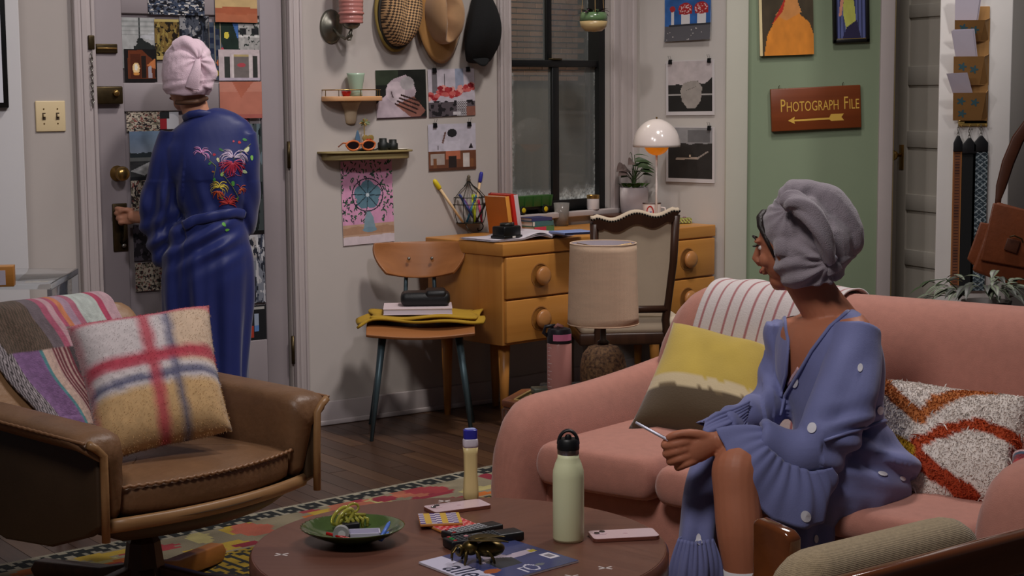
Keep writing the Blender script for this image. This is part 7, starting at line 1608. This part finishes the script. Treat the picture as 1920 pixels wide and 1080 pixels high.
b = MB(); limb(b, [(371, 112, SD-.098), (369, 128, SD-.112), (364, 148, SD-.115), (360, 166, SD-.108)], [(.010, .006), (.016, .008), (.022, .008), (.026, .007)], 14, ref=(1, 0, 0)); B(b, 'tucked_flap', towelp, tb_, world=False, sm=True)
fl_ = tb_.children[0]; mm_ = fl_.data; localise(mm_, WS)
# robe
mb = MB()
rows = [(344, 404, 214, .050), (326, 430, 224, .066), (308, 458, 240, .078), (298, 481, 266, .090), (304, 480, 305, .105), (326, 470, 350, .102), (342, 458, 398, .096), (334, 464, 425, .110), (312, 474, 470, .122), (302, 476, 520, .126), (302, 472, 600, .118), (318, 466, 680, .112), (332, 463, 760, .112), (338, 462, 838, .114)]
pts, rads = [], []
for xl, xr, y, dh in rows: c, r = hr(xl, xr, y, dh); pts.append(c); rads.append(r)
p, r = smooth_path(pts, rads, 5); mb.tube(p, r, 40, ref=(1, 0, 0))
rows = [(300, 352, 250, .050, SD), (284, 345, 300, .055, SD-.01), (273, 342, 350, .060, SD), (263, 342, 392, .062, SD+.01), (266, 336, 430, .055, SD+.01), (276, 326, 468, .042, SD+.01), (288, 316, 494, .028, SD+.01), (296, 310, 503, .012, SD+.01)]
pts, rads = [], []
for xl, xr, y, dh, d in rows: c, r = hr(xl, xr, y, dh, d); pts.append(c); rads.append(r)
p, r = smooth_path(pts, rads, 5); mb.tube(p, r, 30, ref=(1, 0, 0))
rows = [(440, 482, 250, .05, SD), (446, 486, 300, .055, SD), (446, 487, 360, .06, SD+.02), (452, 484, 410, .05, SD+.04), (458, 476, 438, .03, SD+.05)]
pts, rads = [], []
for xl, xr, y, dh, d in rows: c, r = hr(xl, xr, y, dh, d); pts.append(c); rads.append(r)
p, r = smooth_path(pts, rads, 5); mb.tube(p, r, 26, ref=(1, 0, 0))
me = remesh(mb, .0055, 3); c = coords(me); n_ = normals(me)
V_ = c-_C; dep = V_ @ _fw; sx = 960+FPX*(V_ @ _rt)/dep; sy = 540-FPX*(V_ @ _up)/dep; an = np.arctan2(c[:, 1]-SD, c[:, 0]-WS.location[0])
low = np.clip((sy-430)/200, 0, 1); hip = np.exp(-((sy-450)/45)**2); up_ = np.exp(-((sy-375)/40)**2)
f = .010*low*np.sin(an*7+1.5*np.sin(sy*.006)+.8)+.004*low*np.sin(an*15+2)
f += .009*hip*np.sin((sy+(sx-455)*.55)*.16)*np.clip((470-sx)/60, 0, 1)
f += .004*up_*np.sin((sx-.3*sy)*.17)
slv = (sx < 345)*np.exp(-((sy-390)/80)**2); f += .010*slv*np.sin((sx+.18*sy)*.19)
f += .002*np.sin((sx*.5+sy)*.05)*(sy < 340)+.0025*vnoise(c, 10, 3, 2)
setco(me, c+n_*f[:, None]); localise(me, WS)
satin = M('blue satin', (28, 39, 98), .46, var=.10, vscale=7, sheen=.2, spec=.38, bump=.25, bscale=18, stretch=(1, 1, .35)); robe = obj('satin_robe', me, satin, WS)
cc = coords(me)+np.array(WS.location); mw = me.copy(); setco(mw, cc); bv = bvh(mw)
def worldpart(mb, name, mat, T, parent=None):
    mb.v = [(x-T.location[0], y-T.location[1], z-T.location[2]) for x, y, z in mb.v]; return B(mb, name, mat, parent or T, sm=True)
# sash and collar
p = [hitpx(bv, x, y, .006) for x, y in dens([(346, 424), (365, 414), (390, 407), (415, 402), (440, 399), (457, 402)])]; p = [q for q in p if q is not None]
b = MB(); b.tube([tuple(q) for q in p], [(.019, .007)]*len(p), 12, ref=(0, 0, 1)); worldpart(b, 'sash', satin, WS)
b = seam(bv, dens([(345, 216), (356, 207), (372, 205), (388, 207), (398, 215)]), (.010, .006), 8, -.002); b = MB(); b.tube([P3(344, 222, SD-.04), P3(356, 215, SD-.058), P3(374, 212, SD-.062), P3(392, 215, SD-.052), P3(404, 222, SD-.03)], [(.014, .006)]*5, 10, ref=(0, 0, 1)); worldpart(b, 'collar_band', satin, WS)
# embroidery
def flower(cx, cy, r, n, a0, a1, c_in, c_out, seed, curl=.5, w=.0011):
    R_ = np.random.RandomState(seed)
    for col, part in ((c_in, 0), (c_out, 1)):
        b = MB()
        for k in range(n):
            if (k % 2) != part: continue
            a = a0+(a1-a0)*k/(n-1)+.15*R_.randn(); L_ = r*(.65+.45*R_.rand()); q = []
            for t in np.linspace(.08, 1, 8): aa = a+curl*(t**3)*(1 if R_.rand() < 2 and math.cos(a) > 0 else -1); q.append((cx+L_*t*math.cos(aa), cy+L_*t*math.sin(aa)))
            P_ = [hitpx(bv, *z, .0012) for z in q]; P_ = [z for z in P_ if z is not None]
            if len(P_) > 2: b.tube([tuple(z) for z in P_], [w*(1.15-.5*i/len(P_)) for i in range(len(P_))], 5)
        if b.v: worldpart(b, 'embroidered_petals', M('thread %s' % (col,), col, .6), WS, robe)
    b = MB()
flower(437, 296, 27, 26, -pi*1.0, 0.0, (196, 176, 206), (222, 206, 222), 1, .9)
flower(437, 304, 27, 30, .15, pi-.15, (150, 26, 50), (176, 36, 66), 2, .1, .0019)
flower(437, 304, 30, 12, -.5, pi+.5, (206, 110, 140), (206, 90, 130), 8, .6)
flower(378, 288, 18, 16, -2.8, .3, (206, 130, 186), (222, 170, 210), 3, .8)
flower(411, 352, 17, 20, -pi, .2, (206, 176, 50), (222, 206, 80), 4, .8)
flower(409, 358, 16, 18, .3, pi-.2, (176, 54, 36), (190, 100, 40), 5, .2, .0015)
flower(428, 382, 18, 20, -pi, .2, (150, 22, 28), (170, 44, 32), 6, .3, .0019)
flower(424, 392, 17, 16, .4, pi-.2, (206, 110, 80), (196, 80, 50), 7, .7)
flower(450, 354, 12, 10, -1.8, 1.9, (190, 60, 40), (206, 120, 60), 9, .5)
leafs = [((415, 281), 10, 4, .5, (50, 110, 60)), ((409, 300), 9, 5, 1.2, (206, 206, 150)), ((417, 326), 10, 6, -1.0, (140, 180, 90)), ((437, 344), 10, 6, 1.4, (80, 150, 60)), ((463, 280), 12, 8, -.9, (206, 210, 170)), ((459, 322), 10, 6, .4, (176, 196, 150)), ((459, 262), 9, 5, .3, (70, 140, 70)), ((472, 296), 10, 5, 1.5, (130, 190, 90)), ((402, 337), 8, 5, 1.3, (60, 140, 70)), ((394, 306), 8, 4, -.8, (50, 120, 60)), ((402, 290), 6, 5, 0, (170, 30, 56)), ((449, 267), 6, 5, .4, (190, 50, 50)), ((438, 265), 4, 4, 0, (190, 70, 90)), ((416, 370), 8, 4, .8, (60, 130, 60)), ((445, 372), 8, 4, -1.0, (70, 140, 70)), ((420, 421), 9, 6, .9, (90, 160, 60)), ((426, 431), 8, 5, -.2, (110, 180, 70)), ((400, 322), 6, 3, .2, (150, 90, 60))]
for (lx, ly), L_, w_, a, col in leafs:
    b = MB(); P_ = []
    for t in np.linspace(0, 2*pi, 14, endpoint=False): ex_, ey_ = L_*.5*math.cos(t), w_*.5*math.sin(t)*(1-.3*math.cos(t)); q = hitpx(bv, lx+ex_*math.cos(a)-ey_*math.sin(a), ly+ex_*math.sin(a)+ey_*math.cos(a), .0014); P_.append(q)
    if all(q is not None for q in P_): b.add([tuple(q) for q in P_], [tuple(range(14))]); b.v = [(x-WS.location[0], y-WS.location[1], z-WS.location[2]) for x, y, z in b.v]; B(b, 'embroidered_leaf', M('thread %s' % (col,), col, .6), robe, rec=False)
for path in ([(392, 300), (405, 312), (400, 335)], [(437, 300), (452, 285), (470, 270)], [(420, 330), (436, 350), (448, 372)]):
    s_ = seam(bv, dens(path), .0012, 5)
    if s_: worldpart(s_, 'embroidered_stem', M('thread stem', (110, 120, 60), .6), WS, robe)
# ------------------------------------------------------------- seated person
SW = thing('person', 'seated person in polka-dot blue dress and grey towel turban', 'person', (.86, 4.10, 0))
sax = Vector(P3(1470, 600, 4.28))-Vector(P3(1605, 620, 4.03)); sax.z = 0; sax.normalize()
mb = MB()
hc = D(1489, 462, 4.14); XH2 = head(mb, tuple(hc), (-.80, .58, -.16), (-.16, -.05, 1), 1.0)
limb(mb, [(1496, 495, 4.13), (1524, 545, 4.14), (1552, 590, 4.14), (1558, 620, 4.14)], [.056, .054, .062, .10], 22)
limb(mb, [(1590, 890, 4.12), (1570, 790, 4.14), (1556, 700, 4.14), (1550, 640, 4.14), (1550, 605, 4.14), (1548, 590, 4.14)], [(.15, .11), (.12, .095), (.13, .098), (.15, .095), (.145, .07), (.10, .055)], 26, ref=tuple(sax))
# arms
limb(mb, [(1602, 628, 4.04), (1580, 740, 3.98), (1520, 836, 3.92), (1440, 832, 3.89), (1372, 826, 3.885), (1345, 828, 3.885)], [.050, .046, .040, .036, .027, .025], 18)
limb(mb, [(1478, 612, 4.27), (1470, 700, 4.26), (1440, 775, 4.20), (1390, 800, 4.08), (1335, 820, 3.98)], [.048, .044, .038, .032, .025], 18)
# near hand: palm, curled fingers, thumb
h = 3.885
limb(mb, [(1346, 828, h), (1326, 834, h-.004), (1306, 842, h-.006), (1290, 846, h-.002)], [(.024, .019), (.030, .019), (.033, .017), (.028, .014)], 18, ref=(0, 0, 1))
for k, q in enumerate((((1298, 826), (1266, 833), (1247, 836), (1250, 828), (1266, 824)), ((1296, 839), (1268, 847), (1250, 852), (1252, 845), (1268, 840)), ((1298, 852), (1274, 861), (1257, 866), (1259, 859), (1275, 853)), ((1304, 863), (1286, 871), (1271, 877), (1272, 871), (1287, 864)))):
    limb(mb, [(*q[0], h-.006), (*q[1], h-.012), (*q[2], h+.006), (*q[3], h+.026), (*q[4], h+.04)], [.0115, .0100, .0095, .0085, .0075] if k < 3 else [.0100, .0088, .0082, .0074, .0066], 12)
limb(mb, [(1330, 822, h-.004), (1306, 814, h-.012), (1280, 813, h-.014), (1262, 817, h-.012), (1251, 822, h-.006)], [.0135, .0115, .0100, .0095, .0075], 12)
# far hand underneath
limb(mb, [(1336, 822, h+.09), (1312, 832, h+.06), (1292, 838, h+.045)], [(.022, .017), (.028, .016), (.024, .013)], 14, ref=(0, 0, 1))
for k, q in enumerate((((1290, 828), (1268, 826), (1254, 826), (1256, 833)), ((1290, 838), (1266, 838), (1252, 841), (1256, 846)), ((1292, 850), (1272, 853), (1262, 856), (1266, 860)))):
    limb(mb, [(*q[0], h+.045), (*q[1], h+.04), (*q[2], h+.022), (*q[3], h+.016)], [.0105, .0095, .0088, .0075], 10)
# legs
limb(mb, [(1580, 890, 4.06), (1480, 888, 3.97), (1392, 872, 3.87)], [.085, .075, .060], 18)
limb(mb, [(1398, 862, 3.875), (1384, 880, 3.855), (1383, 930, 3.835), (1388, 1000, 3.815), (1394, 1080, 3.81), (1398, 1190, 3.82), (1398, 1262, 3.83)], [.050, .060, .055, .054, .043, .034, .036], 20)
limb(mb, [(1398, 1268, 3.84), (1378, 1290, 3.80), (1340, 1322, 3.73)], [.038, .036, .024], 14)
limb(mb, [(1550, 880, 4.22), (1440, 880, 4.14), (1345, 875, 4.06)], [.080, .072, .056], 18)
limb(mb, [(1345, 878, 4.06), (1325, 980, 4.03), (1318, 1100, 4.02), (1316, 1215, 4.03)], [.055, .050, .042, .034], 18); limb(mb, [(1316, 1222, 4.03), (1296, 1246, 3.98), (1262, 1270, 3.92)], [.038, .034, .024], 14)
me = remesh(mb, .0034, 2); localise(me, SW); obj('body', me, skinm, SW)
face_parts(XH2, SW)
b = MB(); b.tube([tuple(XH2 @ Vector(p)) for p in ((-.066, .022, -.01), (-.064, .034, .03), (-.052, .052, .068), (-.03, .060, .086), (0, .064, .092), (.03, .060, .086), (.052, .052, .068), (.064, .034, .03))], [.004, .006, .008, .009, .009, .009, .008, .006], 10); B(b, 'hair', hairm, SW, world=True, sm=True)
B(MB().tube([P3(1394, 1066, 3.81), P3(1395, 1100, 3.81), P3(1398, 1190, 3.82), P3(1398, 1258, 3.835)], [.0465, .044, .038, .040], 20), 'sock', M('white sock', (206, 204, 206), .9), SW, world=True, sm=True)
# turban
grey = M('grey microfibre towel', (150, 140, 148), .95, bump=.6, bscale=400, sheen=.4)
mb = MB()
hx_ = 4.13
# wrap over the skull: path from the nape-front band upward, leaning back
mb.sphere((0, -.028, .050), (.088, .088, .090), 24, 16, XH2)
for s_ in (-1, 1): mb.sphere((s_*.070, -.014, .012), (.024, .030, .034), 14, 10, XH2)
limb(mb, [(1531, 526, hx_), (1524, 497, hx_), (1521, 460, hx_), (1524, 425, hx_), (1528, 398, hx_)], [(.070, .088), (.094, .104), (.100, .110), (.092, .10), (.062, .075)], 30, ref=(1, 0, .15), k=5)
# big folded lobe over the top and down behind
limb(mb, [(1466, 384, hx_-.03), (1480, 364, hx_-.03), (1516, 362, hx_-.02), (1552, 384, hx_-.01), (1578, 425, hx_), (1586, 458, hx_), (1576, 484, hx_)], [.018, .028, .034, .046, .048, .040, .022], 20)
limb(mb, [(1498, 384, hx_), (1538, 410, hx_), (1560, 450, hx_), (1556, 480, hx_)], [.040, .055, .055, .035], 18)
me = remesh(mb, .0036, 4); c = coords(me); n_ = normals(me); V_ = c-_C; dep = V_ @ _fw; sx = 960+FPX*(V_ @ _rt)/dep; sy = 540-FPX*(V_ @ _up)/dep
dk = np.hypot(sx-1556, sy-492); ak = np.arctan2(sy-492, sx-1556); d2 = np.hypot(sx-1475, sy-392); a2 = np.arctan2(sy-392, sx-1475)
f = .0042*np.sin(ak*13+.4*np.sin(dk*.06))*np.exp(-(dk-25)**2/2500)*np.clip((dk-10)/25, 0, 1)*(sx < 1565)+.004*np.sin(a2*12)*np.exp(-d2/42)
f += .0030*np.sin((sx*.30+sy*.85)*.22)*(sy > 480)+.0025*np.sin((sx*.9-sy*.4)*.085)+.0016*vnoise(c, 40, 4, 2)
setco(me, c+n_*f[:, None]); localise(me, SW); tb2 = obj('towel_turban', me, grey, SW)
b = MB()
tw = smooth_path([P3(1472, 380, hx_-.095), P3(1488, 378, hx_-.115), P3(1514, 394, hx_-.132), P3(1536, 428, hx_-.138), P3(1549, 460, hx_-.130), P3(1557, 490, hx_-.112)], [.018, .025, .025, .023, .020, .014], 16)
nt_ = len(tw[0]); R = []
for i, (p, r) in enumerate(zip(*tw)):
    t = Vector(tw[0][min(i+1, nt_-1)])-Vector(tw[0][max(i-1, 0)]); t.normalize(); a = Vector((0, 1, 0)); x = (a-t*a.dot(t)).normalized(); y = t.cross(x)
    R.append([tuple(Vector(p)+(x*math.cos(q)+y*math.sin(q))*r[0]*(1+.17*math.sin(3*q+i*.26*(1-.45*i/nt_))+.05*math.sin(9*q+i*.3))) for q in np.linspace(0, 2*pi, 28, endpoint=False)])
b.rings(R); b.v = [(x-SW.location[0], y-SW.location[1], z-SW.location[2]) for x, y, z in b.v]; B(b, 'twisted_roll', grey, tb2, sm=True)
b = MB(); limb(b, [(1557, 490, hx_-.100), (1562, 500, hx_-.098), (1566, 510, hx_-.095)], [(.012, .012), (.019, .013), (.021, .009)], 14); b.v = [(x-SW.location[0], y-SW.location[1], z-SW.location[2]) for x, y, z in b.v]; B(b, 'tail_end', grey, tb2, sm=True)
b = MB(); b.tube([P3(1554, 483, hx_-.103), P3(1560, 490, hx_-.100)], .0165, 16); b.v = [(x-SW.location[0], y-SW.location[1], z-SW.location[2]) for x, y, z in b.v]; B(b, 'white_band', M('white elastic', (214, 212, 226), .6), tb2, sm=True)
# dress
mb = MB()
limb(mb, [(1600, 925, 4.08), (1594, 890, 4.11), (1580, 840, 4.13), (1570, 788, 4.14), (1560, 720, 4.14), (1553, 665, 4.14), (1550, 625, 4.14), (1550, 600, 4.14), (1548, 585, 4.14)], [(.178, .135), (.18, .142), (.155, .125), (.132, .110), (.145, .112), (.162, .108), (.165, .088), (.135, .068), (.085, .050)], 36, ref=tuple(sax))
limb(mb, [(1606, 618, 4.05), (1598, 680, 4.01), (1576, 760, 3.95), (1540, 830, 3.91), (1500, 850, 3.895), (1455, 836, 3.885), (1425, 826, 3.885)], [.060, .066, .070, .072, .066, .052, .046], 26)
limb(mb, [(1478, 606, 4.26), (1468, 690, 4.26), (1444, 760, 4.20), (1400, 785, 4.09), (1352, 800, 4.0)], [.056, .058, .056, .048, .036], 22)
# lap and thighs
limb(mb, [(1640, 905, 4.10), (1585, 905, 4.03), (1510, 905, 3.96), (1452, 900, 3.915)], [.115, .125, .105, .088], 26)
limb(mb, [(1590, 890, 4.20), (1490, 885, 4.15), (1400, 878, 4.09), (1345, 872, 4.055)], [.10, .092, .082, .068], 26)
limb(mb, [(1344, 865, 4.06), (1326, 910, 4.03), (1312, 980, 4.01), (1300, 1070, 4.0), (1290, 1170, 4.0)], [(.058, .05), (.052, .05), (.05, .06), (.058, .07), (.065, .08)], 26, ref=(1, 0, 0))
limb(mb, [(1520, 905, 3.96), (1508, 960, 3.955), (1500, 1040, 3.95), (1496, 1150, 3.95)], [(.080, .06), (.082, .06), (.075, .06), (.07, .06)], 26, ref=(1, 0, 0))
me = remesh(mb, .0048, 3); c = coords(me); n_ = normals(me); V_ = c-_C; dep = V_ @ _fw; sx = 960+FPX*(V_ @ _rt)/dep; sy = 540-FPX*(V_ @ _up)/dep
g = lambda x, c0, w: np.exp(-((x-c0)/w)**2)
f = .0028*vnoise(c, 12, 3, 2)
f += .008*np.sin((sx*.75+sy*.35)*.085+1.2*np.sin(sy*.02))*g(sy, 760, 90)*(sx > 1430)            # sleeve drag folds
f += .009*np.sin((sx*.35-sy)*.11)*g(sy, 860, 50)*(sx > 1540)                  # hip folds
f += .007*np.sin((sy+.3*sx)*.13)*g(sx, 1600, 60)*g(sy, 790, 30)               # waist gather
f += .008*np.sin(sx*.14+.01*sy)*(sy > 930)*(np.clip((sy-930)/80, 0, 1))       # hanging folds
f += .004*np.sin((sx-.6*sy)*.12)*(sx < 1450)*(sy < 800)
setco(me, c+n_*f[:, None])
# neckline: open the wrap front
Vp = [(1466, 540), (1470, 600), (1481, 650), (1476, 700), (1464, 742), (1478, 735), (1496, 700), (1522, 655), (1556, 610), (1592, 578), (1600, 560), (1560, 535)]
c = coords(me); n_ = normals(me); V_ = c-_C; dep = V_ @ _fw; sx = 960+FPX*(V_ @ _rt)/dep; sy = 540-FPX*(V_ @ _up)/dep; fc = (n_ @ _fw) < .25
ins = np.zeros(len(sx), bool)
for i in range(len(Vp)):
    (x0, y0), (x1, y1) = Vp[i], Vp[(i+1) % len(Vp)]
    if y0 != y1: ins ^= ((y0 > sy) != (y1 > sy)) & (sx < (x1-x0)*(sy-y0)/(y1-y0)+x0)
ins &= fc
mw = me.copy(); bv2 = bvh(mw)
bm = bmesh.new(); bm.from_mesh(me); bm.verts.ensure_lookup_table(); bmesh.ops.delete(bm, geom=[bm.verts[i] for i in np.nonzero(ins)[0]], context='VERTS'); bm.to_mesh(me); bm.free()
localise(me, SW); cot = M('dusty blue rayon', (112, 117, 164), .8, var=.05, vscale=12, bump=.12, bscale=300, sheen=.2); dress = obj('wrap_dress', me, cot, SW, sm=True)
for path in ([(1466, 575), (1478, 640), (1474, 700), (1463, 745)], [(1596, 578), (1556, 612), (1522, 657), (1496, 702), (1472, 742), (1462, 780)]):
    s_ = seam(bv2, dens(path), (.0075, .0045), 8, .0)
    if s_: worldpart(s_, 'neckline_band', cot, SW, dress)
# camisole edge in the V
b = seam(bv2, dens([(1470, 722), (1478, 712), (1492, 690)]), (.010, .004), 8, -.012)
if b: worldpart(b, 'camisole', M('pale pink camisole', (206, 170, 176), .7), SW)
# flounces
def flounce(name, seam_pts, hem_pts, back, ruf, seed, th=.003):
    """closed ruffle between a gathered seam and a wavy hem; pts: (px, py, depth) front side, mirrored behind by 'back' metres"""
    def loop(pts, bk):
        F_ = [np.array(hitpx(bv2, p[0], p[1], .003) if (bk < .1 and name == 'sleeve_flounce' and hitpx(bv2, p[0], p[1], .003) is not None and pts[0][0] > 1420) else P3(*p)) for p in pts]; Bk = [f_+np.array([0, bk, 0.0]) for f_ in F_[1:-1][::-1]]; L_ = F_+Bk+[F_[0]]; seg = [np.linalg.norm(L_[i+1]-L_[i]) for i in range(len(L_)-1)]; cum = np.concatenate([[0], np.cumsum(seg)]); cum /= cum[-1]
        return lambda t: np.array([np.interp(t, cum, [q[k] for q in L_]) for k in range(3)])
    s_, h_ = loop(seam_pts, back*.7), loop(hem_pts, back); ce = np.mean([np.array(P3(*p)) for p in hem_pts], 0)+np.array([0, back/2, 0])
    def fn(u, v):
        a = s_(u % 1.0); b2 = h_(u % 1.0); p = a*(1-v)+b2*v; d = p-ce; d[2] *= .3; d = d/(np.linalg.norm(d)+1e-6)
        w = ruf*v*(math.sin(u*2*pi*7+seed+.8*math.sin(u*11))+.5*math.sin(u*2*pi*13+2*seed))+.0028*(1-v)*math.sin(u*2*pi*26+2*math.sin(u*9)); return tuple(p+d*(w+.012*math.sin(pi*v)))
    mb_ = MB().grid(fn, 150, 16, cu=True); mb_.v = [(x-SW.location[0], y-SW.location[1], z-SW.location[2]) for x, y, z in mb_.v]; return B(mb_, name, cot, dress, thick=th, sm=True), mb_
fl1, fm1 = flounce('sleeve_flounce', [(1430, 800, 3.86), (1440, 838, 3.84), (1474, 866, 3.83), (1520, 882, 3.83), (1558, 876, 3.85)], [(1348, 806, 3.865), (1362, 852, 3.83), (1394, 893, 3.81), (1414, 945, 3.80), (1452, 978, 3.80), (1506, 990, 3.81), (1546, 982, 3.83), (1562, 900, 3.87)], .13, .006, 1.0)
fl2, fm2 = flounce('sleeve_flounce', [(1405, 752, 4.04), (1398, 790, 4.02), (1412, 812, 4.02)], [(1322, 790, 3.97), (1316, 806, 3.95), (1345, 822, 3.95), (1400, 826, 3.96)], .08, .005, 2.0)
fl3, fm3 = flounce('hem_ruffle', [(1272, 1010, 3.95), (1300, 1016, 3.93), (1338, 1010, 3.95)], [(1252, 1110, 3.95), (1300, 1120, 3.92), (1352, 1108, 3.95)], .12, .006, 3.0)
# waist tie and polka dots
s_ = seam(bv2, dens([(1545, 826), (1580, 815), (1620, 802), (1655, 790), (1664, 787)]), (.006, .004), 8, .001)
if s_: worldpart(s_, 'waist_tie', cot, SW, dress)
V0 = [tuple(v.co) for v in mw.vertices]; F0 = [tuple(p.vertices) for p in mw.polygons]
for fo, fm in ((fl1, fm1), (fl3, fm3)):
    k = len(V0); V0 += [(x+SW.location[0], y+SW.location[1], z+SW.location[2]) for x, y, z in fm.v]; F0 += [tuple(i+k for i in f_) for f_ in fm.f]
bv3 = BVHTree.FromPolygons(V0, F0); dotm = M('dot white', (216, 214, 220), .8)
for (x, y, rx, ry, a) in ((1435, 646, 3.5, 9, .1), (1492, 717, 6, 10, .1), (1523, 803, 8, 10, .3), (1649, 770, 6, 8, .1), (1510, 968, 9, 11, -.3), (1310, 1011, 6, 11, 0), (1654, 889, 9, 4, .25), (1691, 898, 6, 4, .5), (1404, 723, 6, 3.5, 0), (1530, 1010, 5, 8, 0), (1612, 690, 5, 8, .1)):
    P_ = [hitpx(bv3, x+rx*math.cos(t)*math.cos(a)-ry*math.sin(t)*math.sin(a), y+rx*math.cos(t)*math.sin(a)+ry*math.sin(t)*math.cos(a), .0030) for t in np.linspace(0, 2*pi, 16, endpoint=False)]
    cpt = hitpx(bv3, x, y, .0031)
    if cpt is None or any(p is None for p in P_): continue
    if max((p-cpt).length for p in P_) > .04: continue
    b = MB(); b.add([tuple(cpt)]+[tuple(p) for p in P_], [(0, i+1, (i+1) % 16+1) for i in range(16)]); b.v = [(q[0]-SW.location[0], q[1]-SW.location[1], q[2]-SW.location[2]) for q in b.v]; B(b, 'polka_dot', dotm, dress, rec=False)
# phone in the hand
hp0 = Vector(P3(1197, 795, 3.96)); hp1 = Vector(P3(1272, 836, 3.915)); d = (hp1-hp0); L_ = d.length; d.normalize(); nrm = Vector((.35, .2, .9)); nrm = (nrm-d*nrm.dot(d)).normalized(); sd = d.cross(nrm)
HP2 = thing('smartphone', 'pale smartphone held in the seated person\'s hands', 'phone', tuple(hp0)); Xp = basis((0, 0, 0), d, sd, nrm)
B(MB().box((0, -.035, -.0035), (L_, .035, .0035), Xp), 'frame', M('silver phone', (190, 190, 206), .3, .3), HP2, bevel=.003); B(MB().box((.003, -.033, .0035), (L_-.003, .033, .0040), Xp), 'screen', M('dark screen', (30, 30, 36), .1), HP2)
